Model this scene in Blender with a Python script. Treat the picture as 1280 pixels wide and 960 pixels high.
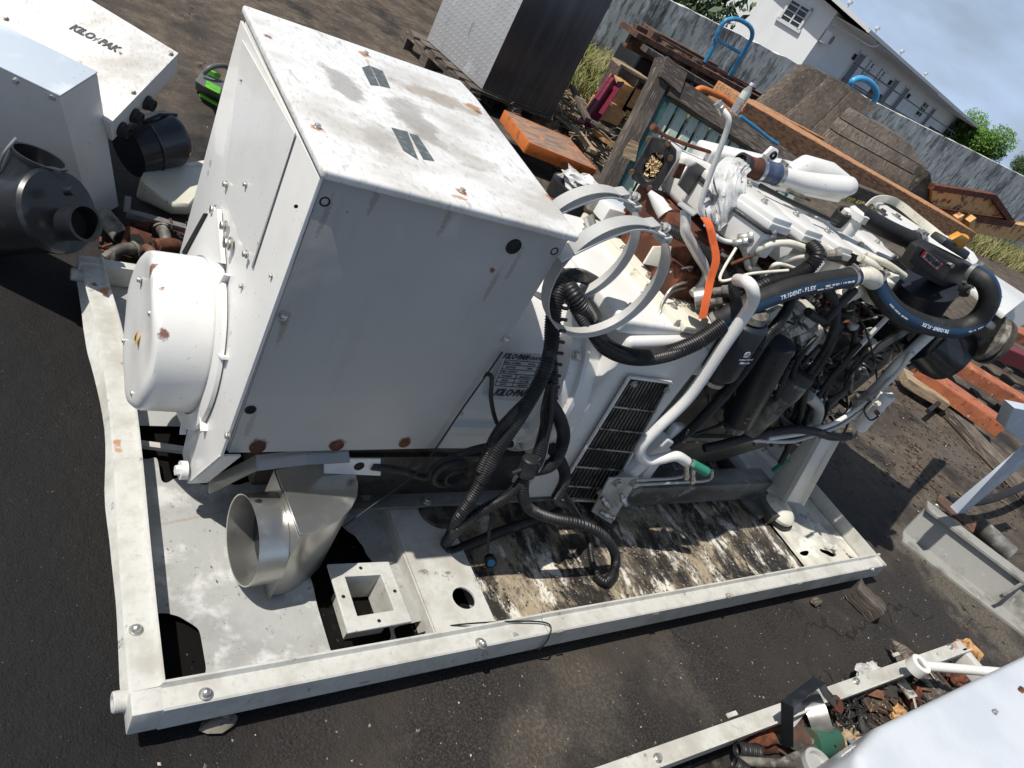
import bpy, bmesh, math, random
import numpy as np
from mathutils import Vector, Matrix, Quaternion, noise
random.seed(7)
for o in list(bpy.data.objects): bpy.data.objects.remove(o)
SC = bpy.context.scene; COL = SC.collection
# ------------------------------------------------------------------ camera (solved from the machine's edges)
F = 909.65
CAM = Vector((-0.29628, -0.66929, 1.55334))
RR = Matrix(((0.78944136, -0.41548725, 0.4518326), (0.05749527, -0.6828044, -0.72833539), (0.61112735, 0.60095631, -0.51514548)))
cd = bpy.data.cameras.new("camera"); cam = bpy.data.objects.new("camera", cd); COL.objects.link(cam)
m3 = Matrix((RR[0], -RR[1], -RR[2])).transposed()
cam.matrix_world = Matrix.Translation(CAM) @ m3.to_4x4()
cd.sensor_width = 36; cd.lens = F / 1280 * 36; cd.clip_end = 3000; cd.clip_start = 0.02
SC.camera = cam
# ------------------------------------------------------------------ light
SUN = Vector((-0.50, 0.085, 0.86)).normalized()
W = bpy.data.worlds.new("World"); SC.world = W; W.use_nodes = True
nt = W.node_tree; nt.nodes.clear()
sk = nt.nodes.new('ShaderNodeTexSky'); sk.sky_type = 'NISHITA'; sk.sun_disc = False
sk.sun_elevation = math.asin(SUN.z); sk.sun_rotation = math.atan2(SUN.x, SUN.y); sk.air_density = 1.2; sk.dust_density = 1.5
tc = nt.nodes.new('ShaderNodeTexCoord'); mp = nt.nodes.new('ShaderNodeMapping'); mp.inputs['Scale'].default_value = (1.6, 1.6, 5)
nz = nt.nodes.new('ShaderNodeTexNoise'); nz.inputs['Scale'].default_value = 1.7; nz.inputs['Detail'].default_value = 8; nz.inputs['Roughness'].default_value = .52
cr = nt.nodes.new('ShaderNodeValToRGB'); cr.color_ramp.elements[0].position = .42; cr.color_ramp.elements[1].position = .68
cr.color_ramp.elements[0].color = (0.0, 0.0, 0.0, 1); cr.color_ramp.elements[1].color = (.75, .75, .75, 1)
mx = nt.nodes.new('ShaderNodeMixRGB'); mx.inputs[2].default_value = (10.4, 13.4, 18.4, 1)
bg = nt.nodes.new('ShaderNodeBackground'); bg.inputs[1].default_value = 0.05
wo = nt.nodes.new('ShaderNodeOutputWorld'); L = nt.links.new
L(tc.outputs['Generated'], mp.inputs[0]); L(mp.outputs[0], nz.inputs[0]); L(nz.outputs['Fac'], cr.inputs[0])
sp_ = nt.nodes.new('ShaderNodeSeparateXYZ'); L(tc.outputs['Generated'], sp_.inputs[0])
hz = nt.nodes.new('ShaderNodeMapRange'); hz.inputs['From Min'].default_value = -.02; hz.inputs['From Max'].default_value = .75; hz.inputs['To Min'].default_value = .62; hz.inputs['To Max'].default_value = .0; L(sp_.outputs[2], hz.inputs['Value'])
ad = nt.nodes.new('ShaderNodeMath'); ad.operation = 'ADD'; ad.use_clamp = True; cf_ = nt.nodes.new('ShaderNodeMapRange'); cf_.inputs['From Min'].default_value = .1; cf_.inputs['From Max'].default_value = .85; cf_.inputs['To Min'].default_value = 1; cf_.inputs['To Max'].default_value = .22; L(sp_.outputs[2], cf_.inputs['Value']); ml_ = nt.nodes.new('ShaderNodeMath'); ml_.operation = 'MULTIPLY'; L(cr.outputs[0], ml_.inputs[0]); L(cf_.outputs[0], ml_.inputs[1]); L(ml_.outputs[0], ad.inputs[0]); L(hz.outputs[0], ad.inputs[1]); L(ad.outputs[0], mx.inputs[0])
L(sk.outputs[0], mx.inputs[1]); L(mx.outputs[0], bg.inputs[0]); L(bg.outputs[0], wo.inputs[0])
sd = bpy.data.lights.new("sun", 'SUN'); sd.energy = 4.8; sd.angle = math.radians(.5); sd.color = (1, .955, .89)
so = bpy.data.objects.new("sun", sd); COL.objects.link(so); so.rotation_euler = SUN.to_track_quat('Z', 'Y').to_euler(); so.location = (0, 0, 9)
SC.view_settings.view_transform = 'Standard'; SC.view_settings.look = 'None'; SC.view_settings.exposure = 0.0; SC.view_settings.gamma = 1
SC.view_settings.use_curve_mapping = False
# ------------------------------------------------------------------ rays: where a line of sight meets a plane of the place
def ray(px, py): return (RR.transposed() @ Vector(((px - 640) / F, (py - 480) / F, 1)))
def AY(px, py, y): d = ray(px, py); return CAM + d * ((y - CAM.y) / d.y)
def AX(px, py, x): d = ray(px, py); return CAM + d * ((x - CAM.x) / d.x)
def AZ(px, py, z): d = ray(px, py); return CAM + d * ((z - CAM.z) / d.z)
def AP(px, py, p0, az):
    d = ray(px, py); n = Vector((-math.sin(az), math.cos(az), 0)); return CAM + d * ((Vector(p0) - CAM).dot(n) / d.dot(n))
def dep(p): return (RR @ (Vector(p) - CAM)).z
def pxr(p, r): return r * dep(p) / F
# ------------------------------------------------------------------ materials
MATS = {}
def mat(name, base, rough=.5, metal=0.0, layers=(), bump=None, spec=.5, coord='pos', coat=0, trans=0, alpha=1, spots=()):
    """layers: (colour, scale, lo, hi, detail, stretch, opacity, roughness?)"""
    m = bpy.data.materials.new(name); m.use_nodes = True; t = m.node_tree; b = t.nodes['Principled BSDF']; N = t.nodes.new; K = t.links.new
    b.inputs['Roughness'].default_value = rough; b.inputs['Metallic'].default_value = metal; b.inputs['Specular IOR Level'].default_value = spec
    b.inputs['Coat Weight'].default_value = coat
    if trans: b.inputs['Transmission Weight'].default_value = trans; b.inputs['IOR'].default_value = 1.33
    if coord == 'pos': g = N('ShaderNodeNewGeometry'); vec = g.outputs['Position']
    else: g = N('ShaderNodeAttribute'); g.attribute_name = 'gr'; vec = g.outputs['Vector']
    col = N('ShaderNodeRGB'); col.outputs[0].default_value = (*base, 1); cur = col.outputs[0]
    rgh = None; met = None
    for i, l in enumerate(layers):
        c, s, lo, hi = l[:4]; det = l[4] if len(l) > 4 else 6; st = l[5] if len(l) > 5 else (1, 1, 1); op = l[6] if len(l) > 6 else 1; r2 = l[7] if len(l) > 7 else None
        mpn = N('ShaderNodeMapping'); mpn.inputs['Scale'].default_value = st; mpn.inputs['Location'].default_value = (i * 3.7 + len(name), i * 1.3, i * 2.1); K(vec, mpn.inputs[0])
        n = N('ShaderNodeTexNoise'); n.inputs['Scale'].default_value = s; n.inputs['Detail'].default_value = det; n.inputs['Roughness'].default_value = .6 if det < 13 else .74; K(mpn.outputs[0], n.inputs[0])
        mr = N('ShaderNodeMapRange'); mr.inputs['From Min'].default_value = lo; mr.inputs['From Max'].default_value = hi; mr.inputs['To Max'].default_value = op; mr.interpolation_type = 'SMOOTHSTEP'
        K(n.outputs['Fac'], mr.inputs['Value'])
        x = N('ShaderNodeMixRGB'); K(mr.outputs[0], x.inputs[0]); K(cur, x.inputs[1]); x.inputs[2].default_value = (*c, 1); cur = x.outputs[0]
        if r2 is not None:
            q = N('ShaderNodeMix'); K(mr.outputs[0], q.inputs[0]); q.inputs[3].default_value = r2
            if rgh is None: q.inputs[2].default_value = rough
            else: K(rgh, q.inputs[2])
            rgh = q.outputs[0]
            if metal > 0:
                q = N('ShaderNodeMix'); K(mr.outputs[0], q.inputs[0]); q.inputs[3].default_value = 0
                if met is None: q.inputs[2].default_value = metal
                else: K(met, q.inputs[2])
                met = q.outputs[0]
    for i, (sx_, sy_, sz_, sr_, sc_, so_, *st_) in enumerate(spots):
        st_ = st_[0] if st_ else (1, 1, 1); gg = N('ShaderNodeNewGeometry'); vs_ = N('ShaderNodeVectorMath'); vs_.operation = 'MULTIPLY'; K(gg.outputs['Position'], vs_.inputs[0]); vs_.inputs[1].default_value = st_
        vd = N('ShaderNodeVectorMath'); vd.operation = 'DISTANCE'; K(vs_.outputs[0], vd.inputs[0]); vd.inputs[1].default_value = (sx_ * st_[0], sy_ * st_[1], sz_ * st_[2])
        n = N('ShaderNodeTexNoise'); n.inputs['Scale'].default_value = 1.1 / sr_; n.inputs['Detail'].default_value = 8; n.inputs['Roughness'].default_value = .65; K(gg.outputs['Position'], n.inputs[0])
        ma = N('ShaderNodeMath'); ma.operation = 'MULTIPLY_ADD'; K(n.outputs['Fac'], ma.inputs[0]); ma.inputs[1].default_value = sr_ * 2.2; K(vd.outputs['Value'], ma.inputs[2])
        mr = N('ShaderNodeMapRange'); mr.interpolation_type = 'SMOOTHSTEP'; mr.inputs['From Min'].default_value = sr_ * 2.15; mr.inputs['From Max'].default_value = sr_ * 1.65; mr.inputs['To Max'].default_value = so_; K(ma.outputs[0], mr.inputs['Value'])
        x = N('ShaderNodeMixRGB'); K(mr.outputs[0], x.inputs[0]); K(cur, x.inputs[1]); x.inputs[2].default_value = (*sc_, 1); cur = x.outputs[0]
    K(cur, b.inputs['Base Color'])
    if rgh is not None: K(rgh, b.inputs['Roughness'])
    if met is not None: K(met, b.inputs['Metallic'])
    if bump:
        prev = None
        for (s, st, dist, *stt) in bump:
            mpn = N('ShaderNodeMapping'); mpn.inputs['Scale'].default_value = stt[0] if stt else (1, 1, 1); K(vec, mpn.inputs[0])
            n = N('ShaderNodeTexNoise'); n.inputs['Scale'].default_value = s; n.inputs['Detail'].default_value = 5; K(mpn.outputs[0], n.inputs[0])
            bp = N('ShaderNodeBump'); bp.inputs['Strength'].default_value = st; bp.inputs['Distance'].default_value = dist; K(n.outputs['Fac'], bp.inputs['Height'])
            if prev: K(prev, bp.inputs['Normal'])
            prev = bp.outputs[0]
        K(prev, b.inputs['Normal'])
    if alpha < 1: b.inputs['Alpha'].default_value = alpha
    MATS[name] = m; return m
RUST = (.16, .045, .014); RUSTL = (.42, .17, .04); GRIME = (.055, .045, .035); OIL = (.018, .015, .012)
M = {}
def xs(px, py, x, r, c, o=.9):
    p = AX(px, py, x)
    if px < 225 and py > 320:      # on the drum skin
        p = min((AX(px, py, .026 + .002 * k) for k in range(50)), key=lambda q: abs(math.hypot(q.y - .725, q.z - .437) - (.158 + min(1, (q.x - .025) / .018) * .020)))
    return (p.x, p.y, p.z, r, c, o)
M['paint'] = mat('white machine paint', (.73, .722, .69), .38, 0, [((.55, .53, .47), 7, .45, .75, 8, (1, 1, 1), .28), ((.24, .2, .15), 55, .66, .74, 4, (1, 1, 1), .55), (RUSTL, 9, .72, .80, 6, (1, 1, 1), .8, .8), ((.1, .06, .04), 130, .73, .76, 2, (1, 1, 1), .8)], [(90, .1, .002), (4, .25, .006)], coat=.15, spots=[xs(189, 338, .03, .019, RUST), xs(192, 350, .032, .010, RUST), xs(199, 345, .035, .008, RUST), xs(202, 362, .03, .007, RUST), xs(206, 386, .03, .014, RUST), xs(206, 394, .03, .014, RUST), xs(206, 402, .03, .015, RUST), xs(205, 410, .03, .014, RUST), xs(204, 418, .03, .013, RUST), xs(202, 428, .03, .008, RUSTL, .8), xs(199, 440, .03, .007, RUSTL, .7), xs(188, 404, .03, .007, RUSTL, .7), xs(186, 414, .03, .006, RUSTL, .5), xs(284, 416, .15, .010, RUSTL, .6), xs(283, 432, .15, .008, RUSTL, .6), xs(262, 203, .155, .012, (.4, .33, .22), .7), xs(259, 216, .155, .010, (.4, .33, .22), .7), xs(291, 306, .155, .009, RUST)])
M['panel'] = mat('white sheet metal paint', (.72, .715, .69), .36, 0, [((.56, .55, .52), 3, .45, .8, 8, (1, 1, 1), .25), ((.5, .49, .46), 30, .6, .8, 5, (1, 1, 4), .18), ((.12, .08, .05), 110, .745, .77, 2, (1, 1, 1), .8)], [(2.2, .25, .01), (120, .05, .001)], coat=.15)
def ys(px, py, y, r, c, o=.9, st=(1, 1, 1)): p = AY(px, py, y); return (p.x, p.y, p.z, r, c, o, st)
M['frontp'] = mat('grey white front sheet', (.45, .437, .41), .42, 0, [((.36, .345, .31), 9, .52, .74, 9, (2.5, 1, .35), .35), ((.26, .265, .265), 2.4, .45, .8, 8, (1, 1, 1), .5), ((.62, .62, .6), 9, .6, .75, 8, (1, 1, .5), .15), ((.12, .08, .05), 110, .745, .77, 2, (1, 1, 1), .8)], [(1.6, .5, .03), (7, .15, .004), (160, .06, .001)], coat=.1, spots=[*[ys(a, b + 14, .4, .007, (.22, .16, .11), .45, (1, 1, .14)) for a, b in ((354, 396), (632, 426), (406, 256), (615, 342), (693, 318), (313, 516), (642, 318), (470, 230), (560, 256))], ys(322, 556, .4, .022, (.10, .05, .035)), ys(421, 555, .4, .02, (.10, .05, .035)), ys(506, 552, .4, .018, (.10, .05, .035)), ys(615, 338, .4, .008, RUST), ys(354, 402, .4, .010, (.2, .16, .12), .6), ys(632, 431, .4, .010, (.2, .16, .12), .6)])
def zs(px, py, z, r, c, o=.9, st=(1, 1, 1)): p = AZ(px, py, z); return (p.x, p.y, p.z, r, c, o, st)
M['lid'] = mat('white lid paint scuffed', (.74, .735, .71), .42, 0, [((.36, .32, .26), 4, .42, .68, 10, (1, 1.6, 1), .6), ((.30, .27, .23), 70, .52, .68, 5, (1.5, .6, 1), .35), ((.25, .22, .18), 26, .6, .7, 8, (1.6, .5, 1), .5), (RUSTL, 7, .705, .76, 7, (1, 1, 1), .85, .85), ((.1, .07, .05), 160, .70, .74, 2, (1, 1, 1), .85)], [(3, .3, .006), (150, .1, .001)], spots=[zs(592, 134, 1.075, .03, RUSTL), zs(598, 140, 1.075, .012, RUST), zs(690, 247, 1.075, .02, RUSTL), zs(455, 68, 1.075, .018, RUSTL), zs(397, 161, 1.075, .013, RUSTL), zs(335, 46, 1.075, .010, RUST), zs(577, 240, 1.075, .014, RUSTL), zs(520, 150, 1.075, .06, (.16, .13, .10), .55, (1, .5, 1)), zs(430, 105, 1.075, .05, (.17, .14, .11), .6, (1, .5, 1)), zs(555, 125, 1.075, .05, (.26, .19, .11), .6, (.35, 1, 1)), zs(470, 170, 1.075, .05, (.25, .22, .18), .4, (1, .6, 1)), zs(590, 200, 1.075, .05, (.3, .26, .2), .4, (.6, 1, 1)), zs(575, 247, 1.075, .008, RUSTL, .7, (.4, 1, 1))])
M['traypaint'] = mat('weathered white tray paint', (.56, .555, .51), .5, 0, [((.36, .34, .29), 9, .42, .68, 9, (1, 1, 1), .75, .75), ((.45, .43, .37), 60, .5, .65, 5, (1, 1, 1), .5), (RUSTL, 6, .70, .76, 8, (1, 1, 1), .8, .85), (GRIME, 13, .595, .68, 14, (1, 1, 1), .8, .8)], [(45, .3, .003), (8, .4, .006)], spots=[zs(146, 551, .13, .015, RUSTL, .8), zs(148, 560, .13, .014, RUSTL, .7), zs(131, 364, .13, .02, RUSTL), zs(118, 355, .13, .01, RUST), zs(1190, 803, .12, .03, RUSTL, .6)])
M['floor_w'] = mat('galvanised tray floor', (.47, .475, .45), .5, .25, [((.30, .30, .285), 6, .4, .62, 10, (1, 1, 1), .85, .7), ((.66, .66, .63), 11, .52, .68, 10, (1, 1, 1), .8, .6), ((.17, .15, .12), 50, .62, .7, 4, (1, 1, 1), .6), ((.35, .22, .08), 4, .68, .76, 8, (1, 1, 1), .6, .8)], [(35, .3, .003), (180, .2, .001)], spots=[*[zs(200 + 4 * k, 656 - .8 * k, .06, .0055, (.34, .25, .14), .35) for k in range(20)], zs(430, 815, .06, .022, (.5, .3, .12), .7)])
M['floor_d'] = mat('oily tray floor with peeled paint', (.026, .022, .018), .6, 0, [((.11, .092, .07), 5, .46, .60, 14, (2.2, 1, 1), .85), ((.40, .33, .23), 3, .475, .57, 15, (2.0, 1, 1), .85), ((.76, .72, .62), 4, .515, .60, 15, (2.4, 1, 1), .92), (OIL, 2.4, .55, .62, 15, (1.4, 1, 1), .94, .35)], [(55, .7, .008), (14, .5, .012)])
M['rust'] = mat('brown rust', (.085, .026, .013), .85, 0, [((.20, .06, .022), 14, .45, .65, 8), ((.06, .025, .015), 30, .5, .65, 6)], [(70, .4, .003)])
M['rustbeam'] = mat('rusted steel', (.085, .05, .035), .85, 0, [((.21, .09, .045), 10, .45, .68, 8), ((.03, .022, .02), 16, .5, .66, 8), ((.3, .2, .13), 40, .62, .72, 5)], [(50, .5, .004)])
M['orange'] = mat('faded orange steel paint', (.40, .125, .055), .6, 0, [((.28, .09, .04), 12, .42, .66, 9), ((.60, .25, .1), 7, .55, .7, 7), (RUST, 24, .58, .68, 8), ((.75, .62, .48), 30, .67, .72, 4)], [(60, .4, .003)])
M['orangeb'] = mat('bright orange paint', (.58, .16, .035), .6, 0, [((.30, .10, .04), 12, .5, .68, 8), ((.2, .07, .03), 60, .62, .72, 4)], [(60, .3, .002)])
M['shelftop'] = mat('worn orange shelf top', (.34, .2, .13), .7, 0, [((.17, .14, .12), 8, .42, .6, 9, (1, 3, 1)), ((.5, .22, .1), 14, .54, .7, 8)], [(60, .3, .002)])
M['truss'] = mat('yellow paint over rust', (.62, .36, .13), .65, 0, [((.12, .035, .025), 7, .52, .6, 10), ((.3, .12, .05), 30, .58, .66, 6)], [(40, .4, .003)])
M['maroon'] = mat('maroon paint', (.13, .008, .03), .4, 0, [((.2, .04, .06), 14, .5, .7)], [(60, .2, .002)])
M['red'] = mat('dark red paint', (.17, .016, .018), .5, 0, [((.12, .03, .02), 14, .55, .7)], [(60, .2, .002)])
M['black'] = mat('black plastic', (.014, .014, .015), .48, 0, [((.07, .065, .06), 9, .5, .8, 8, (1, 1, 1), .5)], [(120, .12, .001)])
M['blackg'] = mat('gloss black steel', (.012, .014, .017), .34, 0, [((.08, .075, .07), 14, .55, .78, 8, (1, 1, 1), .45, .6)], [(30, .1, .002)], coat=.3)
M['filterblk'] = mat('black filter paint', (.014, .017, .024), .4, 0, [((.07, .07, .07), 25, .6, .8, 8, (1, 1, 1), .4)])
M['rubber'] = mat('black rubber hose', (.014, .014, .014), .6, 0, [((.06, .055, .05), 18, .5, .75, 8, (1, 1, 1), .6)], [(150, .15, .001)])
M['loom'] = mat('corrugated black loom', (.012, .012, .0125), .45, 0, [((.075, .07, .062), 12, .5, .75, 8, (1, 1, 1), .55)])
M['blue'] = mat('blue hose stripe', (.010, .040, .085), .5)
M['bluesil'] = mat('blue silicone hose', (.035, .06, .13), .55, 0, [((.12, .13, .16), 14, .5, .75)], [(60, .2, .002)])
M['steel'] = mat('brushed stainless steel', (.50, .49, .46), .30, .9, [((.33, .30, .25), 5, .45, .7, 8, (1, 1, 1), .55, .5), ((.3, .17, .08), 10, .70, .76, 6, (1, 1, 1), .7, .8)], [(240, .1, .001, (1, 1, .1)), (7, .12, .006)])
M['zinc'] = mat('zinc hardware', (.55, .54, .5), .35, .85, [((.25, .2, .15), 40, .5, .7, 5, (1, 1, 1), .7, .7)])
M['strap'] = mat('bare clamp strap steel', (.50, .50, .48), .42, .35, [((.62, .60, .55), 6, .4, .7), (RUSTL, 9, .62, .72, 7, (1, 1, 1), .55, .8)], [(50, .1, .001)])
M['alu'] = mat('quilted aluminium tank sheet', (.62, .63, .64), .42, .5, [((.35, .35, .35), 3, .42, .6, 9, (1, 1, .5), .8, .6), ((.85, .86, .87), 8, .55, .68, 9, (1, 1, .3), .6), ((.25, .24, .23), 22, .6, .7, 6, (1, 1, .25), .6)], [(60, .25, .002)])
M['aludark'] = mat('oil streaked aluminium sheet', (.075, .075, .08), .34, .35, [((.13, .13, .14), 2, .42, .7, 9, (4, 4, .5), .6), ((.03, .03, .032), 9, .50, .70, 9, (8, 8, .25), .55), ((.25, .25, .25), 40, .66, .74, 5, (2, 2, .4), .6)], [(30, .15, .002, (3, 3, .3))])  # shaded copy of the tank sheet: shade is put into the dark base
M['cast'] = mat('grimy cast iron engine paint', (.22, .205, .17), .55, 0, [((.05, .045, .038), 10, .40, .58, 9, (1, 1, 1), .95, .65), ((.42, .40, .35), 13, .58, .70, 8, (1, 1, 1), .6), ((.12, .05, .025), 17, .62, .7, 7, (1, 1, 1), .7)], [(40, .5, .004)])
M['castd'] = mat('oily dark engine casting', (.035, .031, .027), .42, 0, [((.12, .11, .095), 11, .52, .66, 9, (1, 1, 1), .8), ((.01, .009, .008), 20, .5, .64, 6, (1, 1, 1), .9)], [(35, .6, .005)])
M['pan'] = mat('khaki grime oil pan', (.17, .16, .13), .5, 0, [((.07, .065, .052), 4, .4, .65, 9), ((.24, .225, .19), 12, .58, .7, 8, (1, 1, 1), .6)], [(30, .3, .003)])
M['skid'] = mat('grey grimy skid rail', (.20, .20, .185), .6, 0, [((.07, .065, .055), 6, .4, .6, 9, (.4, 1, 1)), ((.33, .32, .29), 14, .56, .7, 8)], [(40, .4, .003)])
M['cream'] = mat('cream housing paint', (.72, .69, .58), .42, 0, [((.45, .38, .25), 12, .5, .7, 8, (1, 1, 1), .6), ((.12, .1, .07), 34, .62, .7, 6, (1, 1, 1), .6)], [(50, .2, .002)])
M['hole'] = mat('dark bore', (.008, .008, .008), .8)
M['ink'] = mat('dark print', (.035, .035, .04), .5)
M['white'] = mat('white print', (.75, .76, .78), .5)
M['greyl'] = mat('grey sticker', (.085, .10, .10), .6, 0, [((.2, .22, .22), 90, .5, .7, 4)])
M['plate'] = mat('data plate', (.52, .53, .52), .4)
M['bluegrey'] = mat('light grey blue panel paint', (.50, .56, .63), .45, 0, [((.62, .67, .72), 10, .5, .7, 8), ((.25, .25, .25), 80, .7, .74, 3)], [(60, .1, .001)])
M['wood_old'] = mat('old brown timber', (.135, .105, .08), .85, 0, [((.05, .040, .032), 1.5, .45, .62, 8), ((.05, .038, .03), 3, .42, .62, 9, (3, 30, 30)), ((.24, .195, .15), 4, .54, .68, 9, (2, 22, 22)), ((.10, .08, .062), 9, .55, .68, 6)], [(6, .8, .008, (3, 40, 40)), (60, .3, .002)], coord='gr')
M['wood_grey'] = mat('grey weathered timber', (.19, .155, .125), .88, 0, [((.07, .056, .045), 1.4, .45, .62, 8), ((.07, .055, .043), 3, .42, .6, 9, (2.5, 30, 30)), ((.36, .32, .27), 4, .55, .7, 9, (2, 28, 28))], [(6, .9, .008, (3, 45, 45))], coord='gr')
M['wood_pale'] = mat('pale timber', (.40, .30, .19), .8, 0, [((.22, .15, .09), 3, .42, .6, 9, (2, 26, 26)), ((.5, .4, .28), 4, .54, .7, 9, (2, 22, 22))], [(6, .6, .006, (3, 40, 40))], coord='gr')
M['wood_tan'] = mat('fresh tan timber', (.50, .28, .11), .75, 0, [((.3, .15, .06), 5, .45, .65, 9, (2, 16, 16))], [(6, .5, .004, (3, 40, 40))], coord='gr')
M['wood_or'] = mat('orange brown rusty timber', (.50, .25, .115), .8, 0, [((.24, .115, .055), 5, .42, .62, 9, (2, 8, 8)), ((.45, .22, .1), 9, .55, .7, 9)], [(30, .5, .004)], coord='gr')
M['green'] = mat('faded sea green slat paint', (.46, .56, .45), .7, 0, [((.38, .42, .36), 8, .45, .68, 9, (4, 20, 20)), ((.12, .14, .12), 30, .6, .7, 6)], [(60, .2, .002)], coord='gr')
M['greend'] = mat('dark teal board paint', (.015, .065, .06), .6, 0, [((.05, .11, .1), 12, .5, .7)])
M['bluepipe'] = mat('blue tube paint', (.03, .22, .42), .4, 0, [((.1, .35, .55), 9, .5, .7), (RUST, 20, .68, .73)], [(60, .1, .001)])
M['cyanpipe'] = mat('bright blue tube paint', (.05, .33, .62), .35, 0, [((.15, .45, .7), 9, .5, .7)])
M['orribbon'] = mat('orange ribbon fabric', (.70, .13, .03), .75, 0, [((.45, .08, .02), 14, .5, .7)], [(40, .3, .003)])
M['tealcap'] = mat('green rubber cap', (.03, .22, .14), .5)
M['can'] = mat('dirty dark green can', (.03, .10, .065), .45, 0, [((.08, .07, .04), 14, .52, .66, 10), ((.3, .28, .2), 16, .6, .66, 8)])
M['amber'] = mat('amber cap', (.55, .24, .01), .4)
M['bag'] = mat('white crumpled plastic', (.60, .60, .585), .45, 0, [((.30, .29, .27), 14, .45, .62, 8), ((.12, .10, .08), 30, .60, .68, 6)], [(30, .5, .005)])
M['oilblack'] = mat('black oil soaked ground', (.006, .0056, .0052), .8, 0, [((.016, .014, .012), 22, .58, .7, 8)], [(60, .5, .004)], spec=.1)
M['dirtyw'] = mat('grimy off white casting', (.46, .44, .39), .5, 0, [((.06, .053, .043), 16, .46, .58, 13, (1, 1, 1), .9), ((.62, .6, .55), 24, .58, .66, 8, (1, 1, 1), .7), (RUST, 12, .64, .7, 8, (1, 1, 1), .7)], [(45, .6, .004)])
M['gasket'] = mat('matte black gasket plate', (.022, .02, .022), .5, 0, [((.06, .05, .05), 20, .5, .7)])
M['chips'] = mat('tan wood chips', (.70, .52, .28), .8, 0, [((.50, .26, .08), 60, .5, .7)])
M['bottle'] = mat('clear water bottle', (.85, .88, .9), .12, 0, trans=.75)
M['labelg'] = mat('pale bottle label', (.65, .72, .62), .5)
M['render'] = mat('white rendered wall', (.76, .77, .76), .8, 0, [((.62, .63, .62), .7, .45, .7, 8, (1, 1, .4), .4)])
M['renderg'] = mat('pale grey rendered wall', (.76, .77, .76), .8, 0, [((.55, .56, .55), .8, .45, .75, 8, (1, 1, .3), .35)])
M['roof'] = mat('grey shingle roof', (.40, .395, .385), .85, 0, [((.36, .35, .33), 1.5, .45, .7, 8), ((.16, .16, .15), 12, .5, .7, 4)], [(6, .5, .05)])
M['gutter'] = mat('white gutter', (.62, .63, .63), .5)
M['glass'] = mat('dark window glass', (.02, .025, .03), .12)
M['railing'] = mat('dark blue railing', (.03, .035, .055), .5)
M['doorp'] = mat('grey door', (.14, .15, .17), .6)
M['conc'] = mat('stained concrete wall', (.70, .69, .64), .9, 0, [((.15, .145, .14), 1.0, .47, .62, 14, (2.4, 1, 1.1), .85), ((.92, .91, .87), 1.5, .53, .60, 14, (3.2, 1, 1.2), .9), ((.09, .088, .085), 14, .52, .62, 6, (1, 1, .3), .6), ((.05, .05, .048), 7, .55, .66, 9, (1.5, 1.5, .35), .75)], [(12, .4, .02)])
M['concg'] = mat('grey concrete channel', (.30, .295, .27), .8, 0, [((.16, .15, .13), 6, .45, .65, 9), ((.42, .41, .38), 15, .58, .7, 7), (RUST, 9, .7, .76, 6)], [(60, .3, .003)])
M['leaf'] = mat('bright green leaves', (.10, .22, .015), .6, 0, [((.045, .12, .01), 2.5, .42, .6, 6), ((.17, .30, .03), 5, .56, .7, 5)])
M['leafd'] = mat('dark green leaves', (.03, .065, .015), .6, 0, [((.06, .11, .025), 3, .5, .65, 5)])
M['bark'] = mat('tree bark', (.12, .09, .06), .9)
M['grass'] = mat('dry green grass', (.19, .20, .06), .8, 0, [((.32, .28, .13), 2.2, .42, .6, 7), ((.10, .17, .03), 3.5, .55, .68, 7)])
M['straw'] = mat('dead twigs', (.22, .17, .11), .85, 0, [((.42, .35, .24), 7, .5, .68, 5)])
M['stone'] = mat('pale chips and grit', (.22, .19, .15), .85, 0, [((.55, .5, .42), 33, .55, .6, 3), ((.09, .075, .06), 47, .52, .62, 3)])
M['leaflit'] = mat('brown dead leaves', (.065, .04, .025), .8, 0, [((.22, .13, .07), 31, .54, .6, 3), ((.03, .022, .018), 43, .5, .56, 3), ((.42, .34, .25), 57, .62, .65, 3)])
M['lime'] = mat('lime green plastic', (.13, .45, .03), .45, 0, [((.08, .2, .03), 30, .5, .7)])
M['greyp'] = mat('grey plastic', (.11, .115, .115), .5, 0, [((.2, .2, .2), 20, .55, .7)])
M['poly'] = mat('yellowed white plastic', (.66, .63, .52), .45, 0, [((.5, .42, .27), 5, .5, .72, 8), ((.2, .17, .12), 30, .66, .73, 5)], [(30, .2, .003)])
M['hood'] = mat('white hood gelcoat', (.60, .63, .66), .28, 0, [((.48, .52, .56), 4, .42, .66, 8, (1, 1, 1), .6), ((.3, .3, .28), 40, .69, .75, 5, (1, 1, 1), .7)], [(2.5, .3, .01)], coat=.25)
M['redlabel'] = mat('red label', (.45, .02, .03), .5)
M['pinklabel'] = mat('pale label', (.72, .62, .60), .5)
M['yellow'] = mat('warning yellow', (.75, .42, .02), .5)
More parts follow.
